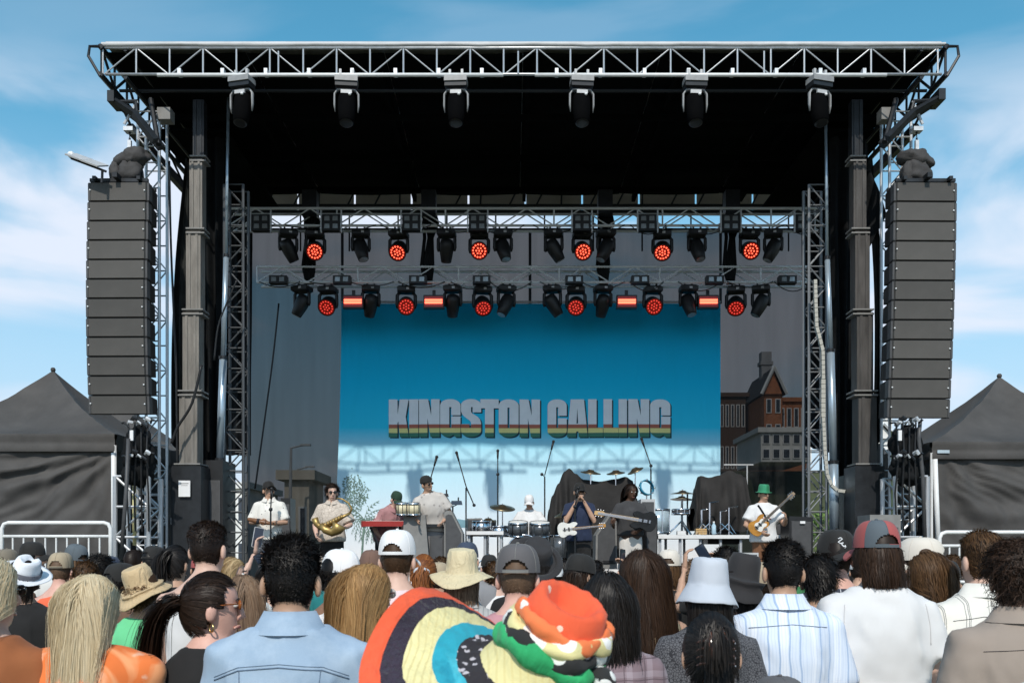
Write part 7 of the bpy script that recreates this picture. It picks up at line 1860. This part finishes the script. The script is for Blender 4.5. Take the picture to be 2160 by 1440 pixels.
crowd('woman with loose ash-brown hair beside the dark ponytail', 512, 1206, 4.4, .02, sex='f', skin='fair', yaw=20, hair=('long', H_ASH, dict(n=2400, L=.42, w=.004, wave=.005, spread=.12)), top=('strap', WHITEC, {}), legm=DENIMD)

# ---- the wearer of the colourful hat
HATC = {'o': C('hat_orange_red', (.80, .12, .05), 'floral', (.82, .66, .52), freq=17, duty=.13, bump=.3, bscale=30), 'b': C('hat_black_purple', (.035, .026, .040), 'floral', (.10, .08, .10), freq=160, duty=.12, var=.4, bump=.7, bscale=90), 'y': C('hat_pale_yellow', (.76, .67, .34), 'stripe', (.70, .60, .29), freq=70, duty=.3, var=.12, bump=.22, bscale=60), 't': C('hat_teal', (.03, .36, .46), 'tiedye', (.08, .50, .60), (.02, .28, .38), bump=.2), 'l': C('hat_black_lace', (.035, .03, .035), 'floral', (.55, .50, .53), freq=42, duty=.28, bump=.5), 'g': C('scarf_green', (.04, .42, .15), 'tiedye', (.03, .34, .12), (.05, .48, .18), bump=.7, bscale=30), 'k': C('scarf_pattern', (.74, .66, .32), 'floral', (.85, .83, .78), freq=15, duty=.30), 'w': C('scarf_black_white', (.03, .03, .03), 'floral', (.80, .80, .76), freq=18, duty=.42), 'r': C('scarf_orange', (.80, .20, .07), 'floral', (.84, .80, .74), freq=13, duty=.25)}
def rasta(o, tf):
    order = ['o', 'y', 'l', 't', 'b']; mats = [HATC[k] for k in ('o', 'y', 'l', 't', 'b')]
    M = Matrix.Translation((0, -.006, .0)) @ Matrix.Rotation(R(4), 4, 'X') @ Matrix.Rotation(R(8), 4, 'Y')
    prof = [(.004, .165, 0), (.024, .165, 0), (.038, .178, 0), (.052, .206, 0), (.064, .213, 0), (.076, .204, 0), (.084, .178, 0), (.090, .150, 0), (.098, .105, 1), (.108, .060, 1), (.122, .028, 1), (.135, .020, 2), (.150, .016, 2), (.168, .012, 2), (.180, .010, 3), (.196, .006, 3), (.214, .002, 3), (.228, -.002, 1), (.248, -.008, 1), (.268, -.012, 1), (.276, -.014, 4), (.292, -.018, 4), (.306, -.022, 4), (.312, -.024, 0), (.328, -.030, 0), (.342, -.036, 0), (.338, -.042, 0)]
    fine = []
    for i in range(len(prof) - 1):
        m_ = 1 if prof[i][0] < .12 else 3
        for j in range(m_):
            f = j / m_; fine.append((prof[i][0] + (prof[i + 1][0] - prof[i][0]) * f, prof[i][1] + (prof[i + 1][1] - prof[i][1]) * f, prof[i][2] if j == 0 else prof[i + 1][2]))
    prof = fine + [prof[-1]]
    n = 144; rings = []
    for q_, (r, z, k) in enumerate(prof):
        if r > .12: z += (.0014 if q_ % 2 else -.0014)
        ring = []
        for i in range(n):
            a = 2 * math.pi * i / n
            f = max(0, (r - .12) / .22); w = f ** 1.3 * (.050 * math.sin(2 * a + 2.4) + .026 * math.sin(3 * a + 1.0) + .010 * math.sin(5 * a))
            dent = 0
            if r < .104: dent = -.030 * max(0, math.cos(a - R(250))) * (z > .12) * (1 - r / .13); 
            if r > .12: w += .0012 * math.sin(a * 48 + q_ * 2.1)
            rr = r * (1 + .02 * noise.noise(Vector((math.cos(a) * 2, math.sin(a) * 2, z * 20))))
            ring.append(M @ Vector((rr * .95 * math.cos(a), rr * 1.08 * math.sin(a), z + w + dent + .004 * noise.noise(Vector((math.cos(a) * 6 * r * 8, math.sin(a) * 6 * r * 8, 3))))))
        rings.append(ring)
    mb = MB(); mb.rings(rings, (True, False))
    for i in range(len(prof) - 1):
        for j in range(n): mb.m[i * n + j] = prof[i + 1][2]
    mb.v = [tuple(p) for p in tf(np.array(mb.v))]; q = mb.obj('hat', mats, None, True); q.parent = o
    # twisted scarf round the crown
    for k, (zz, rr, th, ph) in enumerate((( .092, .102, .016, 0), (.112, .099, .014, 1.4), (.132, .095, .013, 2.5), (.150, .091, .011, .7))):
        pts = []
        for i in range(49):
            a = 2 * math.pi * i / 48; pts.append(M @ Vector(((rr + .004 * math.sin(5 * a + ph)) * .95 * math.cos(a), (rr + .004 * math.sin(5 * a + ph)) * 1.08 * math.sin(a), zz + .012 * math.sin(a * 2 + ph) + .012 * math.cos(a + R(40)))))
        b = MB(); b.tube(pts, [th * (1 + .22 * math.sin(i * .8 + ph)) for i in range(49)], 18, flat=1.3); b.v = [tuple(Vector(v) * (1 + .05 * noise.noise(Vector(v) * 55 + Vector((k, 0, 0)))) + Vector((0, 0, .004)) * noise.noise(Vector(v) * 110)) for v in b.v]; b.v = [tuple(p) for p in tf(np.array(b.v))]; q = b.obj('scarf_twist', [HATC[x] for x in ('g', 'w', 'k', 'r')][k], None, True); q.parent = o
    for k, (dx, ln, mt) in enumerate(((0, .24, 'r'), (.03, .20, 'g'), (-.03, .17, 'w'))):
        b = MB(); b.grid(lambda u, v: M @ Vector((.105 + .03 * v + dx * .3 + .006 * math.sin(u * 9 + k), -.055 - .03 * v + (u - .5) * (.03 + .05 * v) + dx, .10 - ln * v + .012 * math.sin(v * 7 + k))), 6, 16); b.v = [tuple(p) for p in tf(np.array(b.v))]; q = b.obj('scarf_tail', HATC[mt], None, True); q.parent = o
    b = MB(); b.ball((0, 0, 0), (.03, .026, .026), 12, 8); b.v = [tuple(p) for p in tf(np.array([tuple(M @ (Vector(v) + Vector((.108, -.055, .10)))) for v in b.v]))]; q = b.obj('scarf_knot', HATC['w'], None, True); q.parent = o
person('person in a huge striped red, black, yellow and teal floppy hat', (1078 - 1080) / FPX * 1.72, 1.72, 0, 1.60, sex='f', skin='brown', pitch=11, roll=17, hair=('bob', H_BLACK, dict(n=1500, L=.12, w=.004)), hat=rasta, top=('tee', BLACKC, {}), legm=BLACKC, vox=.012)

# ---- middle rows, left to right
crowd('person in a white fedora with a grey band and black jacket', 46, 1172, 5.6, .02, skin='tan', hair=('bob', H_BROWNB, dict(n=500, L=.08, w=.006)), hat=bh(FEDW, 'fedora', band=FEDB, R_out=.165, seed=1, tilt=R(14), roll=R(24), crown_h=.105, wob=.006), top=('jacket', BLACKC, dict(d=.02, loose=.02)), legm=BLACKC)
crowd('man in a coral tank top and tan cap', 126, 1163, 7.0, .03, skin='pink', yaw=4, hair=('buzz', H_ASH, dict(n=400, w=.006, front=.2)), hat=cap(m_dome=CAPT, seamm=CAPO), top=('tank', CORAL, {}), legm=DENIMD)
crowd('person in a beige sun hat and bright green top', 302, 1192, 4.9, .03, sex='f', skin='tan', yaw=15, hair=('curly', H_BROWN, dict(n=900, L=.045, w=.005, nape=-.11)), hat=bh(STRAWD, 'wide', R_out=.165, seed=3, droop=.05, wob=.014, crown_h=.12, roll=R(-20), tilt=R(10)), top=('tee', GREENC, {}), legm=KHAKI)
crowd('dark-capped man in profile near the left barrier', 66, 1141, 8.6, .03, skin='fair', yaw=-80, hair=('buzz', H_BLACK, dict(n=300, w=.006, front=.2)), hat=cap(m_dome=CAPB), top=('tee', OFFW, {}), legm=BLACKC, facebits=True)
crowd('person in an olive cap at the far left edge', 12, 1156, 7.4, .03, skin='tan', hair=('buzz', H_BROWN, dict(n=300, w=.006, front=.2)), hat=cap(m_dome=CAPO), top=('tee', BROWNC, {}), legm=BLACKC)
crowd('woman with brown hair and grey cap tilted sideways on the left', 158, 1146, 8.0, .03, sex='f', skin='tan', yaw=60, hair=('long', H_BROWN, dict(n=600, L=.22, w=.007, wave=.004)), hat=cap(m_dome=CAPS, m_brim=CAPB, tilt=R(12)), top=('tee', BROWNC, {}), legm=DENIMD)
crowd('person with a bushy black hairdo left of the buzz-cut man', 208, 1163, 7.0, .05, skin='brown', hair=('curly', H_BLACK, dict(n=1400, L=.07, w=.006, off=.02)), top=('tee', BLACKC, {}), legm=BLACKC)
crowd('person in a black cap with white emblem beside the blonde hair', 252, 1185, 5.6, .03, skin='brown', yaw=-30, hair=('curly', H_BLACK, dict(n=700, L=.05, w=.006, front=.2)), hat=cap(m_dome=CAPB), top=('tee', C('brown_paisley', (.16, .09, .06), 'spots', (.4, .3, .2), freq=20, duty=.2), {}), legm=BLACKC)
crowd('man with a brown buzz cut near the left barrier', 281, 1157, 8.2, .008, skin='tan', yaw=-10, hair=('buzz', H_BROWNB, dict(n=700, w=.005)), top=('tee', CHARC, {}), legm=DENIMD)
crowd('man in a black cap left of the black ponytail', 322, 1150, 8.0, .03, skin='fair', yaw=-25, hair=('buzz', H_BLACK, dict(n=300, w=.006, front=.2)), hat=cap(m_dome=CAPB, tilt=R(-8)), top=('tee', BLACKC, {}), legm=BLACKC)
crowd('woman with a long black high ponytail behind the white tank top', 368, 1146, 6.4, .02, sex='f', skin='tan', yaw=-15, hair=('pony', H_BLACK, dict(n=1200, tn=1000, L=.3, w=.005, tie=(0, -.10, .07), spread=.05, wave=.004)), top=('tee', BLACKC, {}), legm=BLACKC)
crowd('blonde woman smiling to the right behind the denim man', 487, 1172, 6.4, .016, sex='f', skin='fair', yaw=-85, hair=('long', hairmat('honey', (.25, .15, .06), (.66, .48, .26)), dict(n=1000, L=.2, w=.006, wave=.004)), top=('tee', OFFW, {}), legm=DENIMD, facebits=True, arms=(None, ((.24, .20, 1.35), (.16, .32, 1.66), (0, .2, 1))), curl=(.5, .8))
PHONER = PEOPLE[-1]
crowd('dark-haired person in black lace with one bare arm raised high', 568, 1182, 6.8, .02, sex='f', skin='fair', hair=('long', H_BLACK, dict(n=900, L=.2, w=.006)), top=('sleeveless', C('black_eyelet', (.015, .015, .015), 'lace', (.10, .09, .07), freq=40, duty=.04), {}), legm=BLACKC, arms=(((-.24, .06, 1.58), (-.14, .14, 1.84), (.1, .1, 1)), None), curl=(1.0, .5))
ARMUP = PEOPLE[-1]
def doodle(o, tf):
    cap_parts(o, tf, m_dome=CAPW, turn=R(-62), opening=False, tilt=R(-4))
    T = R(-62); P = lambda a, z: tuple(on_cap(T, a, z))
    logo(o, tf, [[P(88, .098), P(92, .088), P(84, .080), P(94, .070)], [P(80, .092), P(78, .074), P(86, .062)], [P(76, .056), P(88, .052), P(96, .056)], [P(97, .086), P(99, .068)]], INK, .0028)
crowd('person in a white tank top and white cap with black drawing', 716, 1156, 4.9, .03, skin='brown', yaw=-55, hair=('curly', H_BLACK, dict(n=900, L=.045, w=.005, front=.2, nape=-.09)), hat=doodle, top=('tank', WHITEC, {}), legm=DENIMD)
def scrunchie(o, tf, bd, child):
    b = crumple((0, -.125, .02), (.045, .03, .03), .4, 9); child('hair_bow', tf(np.array(b.v)), b.f, C('pale_grey_bow', (.55, .56, .58)))
crowd('copper-haired woman with a pale grey bow in her ponytail', 893, 1166, 6.0, .018, sex='f', skin='fair', hair=('pony', H_RED, dict(n=1200, tn=1000, L=.26, w=.005, tie=(0, -.118, .02), spread=.055, wave=.006)), top=('tee', BLACKC, {}), extra=scrunchie, legm=DENIMD)
crowd('person in a brown cap between the two white caps', 783, 1158, 6.6, .03, skin='tan', hair=('buzz', H_BROWN, dict(n=300, w=.006, front=.2)), hat=cap(m_dome=CAPBR, opening=False, tilt=R(-6)), top=('tee', GREYC, {}), legm=DENIMD)
crowd('person in a navy cap behind the straw sun hat', 985, 1141, 7.4, .03, skin='tan', hair=('buzz', H_BROWN, dict(n=300, w=.006, front=.2)), hat=cap(m_dome=CAPN, opening=False), top=('tee', GREYC, {}), legm=DENIMD)
crowd('person in a black cap and pale sunglasses strap right of the wide black hat', 1222, 1166, 5.8, .03, skin='olive', yaw=-50, hair=('bob', H_BROWNB, dict(n=600, L=.07, w=.006, front=.2)), hat=cap(m_dome=CAPB, opening=False, tilt=R(-10)), top=('tee', C('rose_tee', (.45, .30, .27)), {}), legm=BLACKC, arms=(None, ((.30, .14, 1.34), (.34, .30, 1.62), (-.2, .3, 1))), curl=(.5, 1.0))
HOLD2 = PEOPLE[-1]
crowd('person in a cream cap worn low among the long dark hair', 1412, 1157, 6.9, .03, skin='tan', yaw=-15, hair=('bob', H_BROWN, dict(n=700, L=.07, w=.006, front=.2)), hat=cap(m_dome=CAPC), top=('tee', C('black_floral', (.02, .02, .02), 'floral', (.6, .58, .55), freq=14, duty=.12), {}), legm=BLACKC)
crowd('person in a charcoal wide-brimmed hat behind the bucket hat', 1562, 1172, 4.6, .03, skin='olive', hair=('bob', H_BROWNB, dict(n=700, L=.10, w=.006)), hat=bh(DKHAT, 'wide', R_out=.155, seed=8, droop=.10, crown_h=.13, wob=.01, roll=R(12)), top=('tee', CHARC, {}), legm=BLACKC)
crowd('dark-haired man filming with a phone right of centre', 1532, 1150, 6.3, .02, skin='tan', hair=('short', H_BLACK, dict(n=900, L=.04, w=.006)), top=('tee', BLACKC, {}), legm=BLACKC, arms=(((-.30, .14, 1.32), (-.22, .30, 1.62), (.1, .2, 1)), ((.26, .2, 1.30), (.05, .36, 1.60), (-.3, .2, 1))), curl=(.9, .9))
FILM = PEOPLE[-1]
crowd('person in a tan cap at the shoulder of the striped-shirt man', 1602, 1183, 5.0, .03, skin='tan', yaw=-40, hair=('buzz', H_BROWNB, dict(n=300, w=.006, front=.2)), hat=cap(m_dome=CAPT, opening=False), top=('tee', OFFW, {}), legm=BLACKC)
fill = [('navy cap and mustard shirt', 232, 1172, 9.2, CAPN, (.45, .28, .05)), ('red cap and grey shirt', 420, 1172, 9.5, CAPR, (.2, .2, .2)), ('teal shirt with bare black hair', 640, 1176, 8.8, None, (.03, .22, .22)), ('beige cap and black shirt', 668, 1170, 10.2, CAPBE, (.02, .02, .02)), ('white shirt with dark hair', 930, 1172, 9.0, None, (.75, .75, .74)), ('black cap and white shirt', 1032, 1168, 9.4, CAPB, (.72, .72, .7)), ('burgundy shirt with dark hair', 1190, 1176, 8.4, None, (.16, .02, .03)), ('slate cap and pink shirt', 1322, 1174, 8.8, CAPS, (.6, .35, .36)), ('navy shirt with brown hair', 1462, 1178, 8.6, None, (.02, .03, .08)), ('brown cap and cream shirt', 1588, 1172, 9.6, CAPBR, (.62, .55, .42)), ('green shirt with black hair', 1690, 1172, 8.8, None, (.05, .18, .07)), ('white cap and blue shirt', 1812, 1174, 9.0, CAPW, (.08, .16, .34)), ('grey cap and red shirt', 1905, 1172, 8.2, CAPG, (.4, .04, .035)), ('purple shirt with brown hair', 2010, 1168, 7.6, None, (.12, .06, .16)), ('tan cap and navy shirt', 2110, 1168, 7.4, CAPT, (.03, .04, .09))]
fill += [('cream cap and teal shirt', 40, 1180, 7.8, CAPC, (.04, .2, .2)), ('white sleeveless top with auburn hair', 180, 1182, 6.4, None, (.74, .73, .72)), ('black shirt with sandy hair', 345, 1184, 7.4, None, (.03, .03, .03)), ('white cap and yellow shirt', 455, 1178, 7.8, CAPW, (.6, .45, .1)), ('olive cap and white shirt', 596, 1180, 8.6, CAPO, (.72, .71, .7)), ('pale blue shirt with dark hair', 752, 1180, 7.2, None, (.4, .5, .62)), ('tan cap and coral shirt', 925, 1184, 6.9, CAPT, (.6, .16, .1)), ('white shirt with brown hair', 1044, 1182, 7.4, None, (.74, .73, .72)), ('white cap and black shirt', 1165, 1182, 7.0, CAPW, (.02, .02, .02)), ('beige shirt with black hair', 1255, 1180, 8.0, None, (.5, .42, .3)), ('red cap and white shirt', 1340, 1186, 7.2, CAPR, (.72, .72, .71)), ('orange shirt with dark hair', 1445, 1186, 7.4, None, (.62, .22, .04)), ('navy cap and pale shirt', 1545, 1184, 7.6, CAPN, (.6, .6, .58)), ('white shirt with black hair', 1640, 1186, 7.0, None, (.74, .73, .72)), ('cream cap and grey shirt', 1742, 1182, 7.2, CAPC, (.25, .25, .26)), ('tan shirt with brown hair', 1895, 1184, 6.6, None, (.4, .3, .2)), ('black cap and teal shirt', 1998, 1180, 6.4, CAPB, (.03, .2, .2)), ('white cap and rust shirt', 2135, 1176, 6.2, CAPW, (.34, .12, .05))]
for i, (lb, px, yt, Y, cp, cl) in enumerate(fill):
    tm = C('fill_cotton_%s' % lb.replace(' ', '_'), cl)
    crowd('person in ' + lb + ' in the rows nearer the stage', px, yt, Y, .03 if cp else .016, skin=('fair', 'tan', 'fair', 'olive', 'brown')[i % 5], yaw=(i * 37) % 40 - 20, hair=('buzz', H_BROWNB, dict(n=250, w=.007, front=.2)) if cp else ('short', (H_BLACK, H_BROWN, H_ASH)[i % 3], dict(n=600, L=.035, w=.007)), hat=cap(m_dome=cp, opening=bool(i % 3)) if cp else None, top=('tee', tm, {}), legm=DENIMD)

# ---- phones held up
SCR = mat('phone_screen', (.02, .03, .05), .08, 0, 0, spec=.7)
def phone(label, p, rz, tilt, m=BLKP):
    e = empty('phone', p, label, 'phone'); M = Matrix.Translation(p) @ Matrix.Rotation(rz, 4, 'Z') @ Matrix.Rotation(tilt, 4, 'Y')
    q = MB(); q.rings([[M @ Vector((x, y, z)) for x, z in ((-.036, -.07), (-.03, -.075), (.03, -.075), (.036, -.07), (.036, .07), (.03, .075), (-.03, .075), (-.036, .07))] for y in (-.004, .004)]); q.obj('case', m, e)
    q = MB(); q.box((0, 0, 0), (.064, .0016, .14)); q.v = [tuple(M @ (Vector(v) + Vector((0, -.0052, 0)))) for v in q.v]; q.obj('screen', SCR, e)
phone('black phone held up by the smiling blonde woman', local(PHONER, (.15, .33, 1.76)), R(20), R(60))
phone('pale phone held up by the raised bare arm', local(ARMUP, (-.13, .16, 1.94)), R(30), R(10), GREYP)
phone('black phone held up beside the wide black hat', local(HOLD2, (.31, .33, 1.72)), R(60), R(5))
phone('phone with dark screen filming the stage right of centre', local(FILM, (-.08, .34, 1.70)), R(5), R(-32), BLKM)

# ------------------------------------------------------------------ the band
BD = dict(group='musicians on stage', face=180, vox=.018, facebits=True)
def bp(px, Y): return (px - 1080) / FPX * Y
ps = person('singer in a white printed shirt and black cap holding a shaker', bp(568, 14.4), 14.4, DECK, 1.74, skin='tan', pitch=14, yaw=32, roll=0, hair=('buzz', H_BROWNB, dict(n=250, w=.007, front=.2)), hat=cap(m_dome=CAPB, opening=False), shades=SHADES, top=('shirt', PRINTW, dict(collar=True, loose=.02, cm=PRINTW)), legm=SLATEC, arms=(((-.27, .04, 1.13), (-.05, .28, 1.12), (.9, .3, .1)), ((.27, .04, 1.13), (.07, .29, 1.14), (-.9, .3, 0))), curl=(1.0, 1.0), **BD)
e = empty('shaker', local(ps, (.0, .31, 1.14)), 'long dark shaker held by the singer in white', 'shaker')
q = MB(); q.tube([local(ps, (.22, .30, 1.17)), local(ps, (.08, .32, 1.14)), local(ps, (-.16, .31, 1.10))], [.03, .042, .022], 10, round_ends=True); q.obj('body', BROWNW, e, True)
q = MB(); q.tube([local(ps, (.10, .32, 1.144)), local(ps, (.06, .32, 1.136))], .045, 10); q.obj('band', INK, e, True)
person('saxophonist with dark curly hair and sunglasses in a cream shirt', bp(701, 14.4), 14.4, DECK, 1.70, skin='fair', pitch=-4, yaw=16, hair=('curly', H_BROWNB, dict(n=1300, L=.07, w=.006, off=.02, nape=-.12)), shades=SHADES, top=('shirt', CREAMP, dict(collar=True, loose=.03, wide=.03)), legm=BLACKC, arms=(((-.30, .06, 1.12), (-.20, .27, 1.06), (.7, .5, 0)), ((.28, -.02, 1.12), (.20, .20, .93), (-.4, .6, -.4))), curl=(.9, .7), **BD)
person('keyboard player in a dusty rose shirt bending over, dark green cap', bp(812, 15.75), 15.75, DECK, 1.74, skin='fair', bend=.48, yaw=0, pitch=4, hair=('buzz', H_BROWNB, dict(n=250, w=.007, front=.2)), hat=cap(m_dome=C('dark_green_cap', (.03, .06, .04)), opening=False), top=('shirt', DUSTP, dict(collar=True, loose=.02)), legm=BLACKC, arms=(((-.28, .02, 1.12), (-.20, .20, .92), (0, .4, -.8)), ((.28, .02, 1.12), (.20, .20, .92), (0, .4, -.8))), **dict(BD, face=222))
person('percussionist in black beanie and sunglasses leaning over the bongos', bp(916, 15.15), 15.15, DECK + .12, 1.80, skin='tan', bend=.24, lat=.20, yaw=38, pitch=-4, hair=('none', H_BLACK, {}) if False else ('buzz', H_BLACK, dict(n=200, w=.006)), hat=lambda o, tf: beanie(o, tf, CAPB), shades=SHADES, top=('shirt', GREYW, dict(collar=False, loose=.03, wide=.03)), legm=GREYC, arms=(((-.27, .05, 1.14), (-.12, .30, 1.02), (.3, .7, -.4)), ((.29, .08, 1.18), (.24, .34, 1.08), (.1, .7, -.4))), **dict(BD, face=186))
sl_ = [[(s * .09, 0, .88), (s * .14, .20, .90), (s * .20, .40, .88), (s * .20, .42, .68), (s * .20, .40, .47)] for s in (-1, 1)]
ps = person('drummer in white T-shirt and white cap seated behind the kit', bp(1117, 16.95), 16.95, ZDR - .385, 1.68, skin='tan', pitch=-20, yaw=-8, hair=('buzz', H_BLACK, dict(n=250, w=.007, front=.2)), hat=cap(m_dome=CAPW, opening=False), top=('tee', WHITEC, dict(loose=.03, wide=.03, fold=.009)), legm=BLACKC, legs=sl_, arms=(((-.29, .06, 1.14), (-.17, .34, 1.14), (.3, .8, 0)), ((.29, .06, 1.14), (.19, .34, 1.10), (-.2, .8, -.2))), curl=(1.1, 1.1), fat=.02, **BD)
e = empty('drum_stool', (bp(1117, 16.95), 16.98, ZDR), 'round black stool under the drummer', 'stool')
q = MB(); q.lathe([(.15, .40), (.17, .42), (.17, .46), (.14, .48)], 20, c=(bp(1117, 16.95), 16.98, ZDR)); q.obj('seat', BLKP, e, True)
for k in range(3): rod('leg', (bp(1117, 16.95), 16.98, ZDR + .35), (bp(1117, 16.95) + .25 * math.cos(k * 2.1), 16.98 + .25 * math.sin(k * 2.1), ZDR), .012, CHROME, e)
for s in (-1, 1):
    a = local(ps, (s * .15, .42, 1.13)); b2 = local(ps, (s * .10, .72, 1.16)); q = MB(); q.tube([a, b2], [.009, .006], 6, round_ends=True); tag(q.obj('drumstick', WOOD, None, True), ('drumstick in the left hand' if s < 0 else 'drumstick in the right hand') + ' of the seated drummer', 'drumstick')
ps = person('harmonica player in black T-shirt and black cap, hands at his mouth', bp(1222, 14.2), 14.2, DECK, 1.70, skin='tan', pitch=-2, yaw=6, hair=('buzz', H_BLACK, dict(n=250, w=.007, front=.2)), hat=cap(m_dome=CAPB, opening=False), shades=SHADES, top=('tee', NAVY, dict(loose=.02)), legm=BLACKC, arms=(((-.22, .16, 1.16), (-.055, .20, 1.47), (.5, .0, .9)), ((.22, .16, 1.16), (.055, .20, 1.47), (-.5, .0, .9))), curl=(1.0, 1.0), **BD)
e = empty('harmonica', local(ps, (0, .14, 1.55)), 'small silver harmonica at the mouth of the black-capped player', 'harmonica')
q = MB(); q.box(local(ps, (0, .135, 1.555)), (.10, .026, .026)); q.obj('cover_plate', CHROME, e)
q = MB(); q.box(local(ps, (0, .120, 1.555)), (.096, .01, .010)); q.obj('comb', BROWNW, e)
person('dreadlocked bass player in dark shirt and off-white trousers', bp(1330, 14.5), 14.5, DECK, 1.72, skin='dark', pitch=-8, yaw=20, hair=('long', H_BROWNB, dict(n=420, L=.30, w=.014, wave=.010, off=.02, spread=.14)), hat=None, top=('tee', CHARC, dict(loose=.03, hem=.94)), legm=WHITET, arms=(((-.28, .04, 1.14), (-.10, .24, 1.02), (.6, .5, -.3)), ((.30, .10, 1.14), (.30, .34, 1.08), (.2, .6, .6))), curl=(.8, 1.1), **BD)
def tprint(o, tf, bd, child): pass
ps = person('guitarist in green hat, white printed T-shirt and brown trousers', bp(1610, 14.4), 14.4, DECK, 1.68, skin='tan', pitch=-2, yaw=18, hair=('buzz', H_BLACK, dict(n=250, w=.007)), hat=bh(GRNHAT, 'wide', R_out=.128, seed=3, wob=.004, crown_h=.125, droop=.004, tilt=R(-4)), shades=SHADES, top=('tee', WHITEC, dict(loose=.03, wide=.03)), legm=BROWNC, arms=(((-.30, .12, 1.14), (-.26, .33, 1.22), (.2, .4, .8)), ((.29, .02, 1.13), (.10, .26, 1.02), (-.6, .5, -.5))), curl=(1.0, .8), **BD)
seam(ps, [(-.09, 1.29), (.09, 1.29), (.09, 1.18)], C('grey_print', (.35, .36, .38)), .006, 'shirt_print', front=True); seam(ps, [(-.08, 1.22), (-.02, 1.25), (.05, 1.22)], C('rose_print', (.5, .25, .25)), .012, 'shirt_print', front=True)
seam(ps, [(.10, 1.44), (.02, 1.28), (-.06, 1.12)], BLKF, .018, 'guitar_strap', front=True)
bpy.data.scenes.remove(TMP)
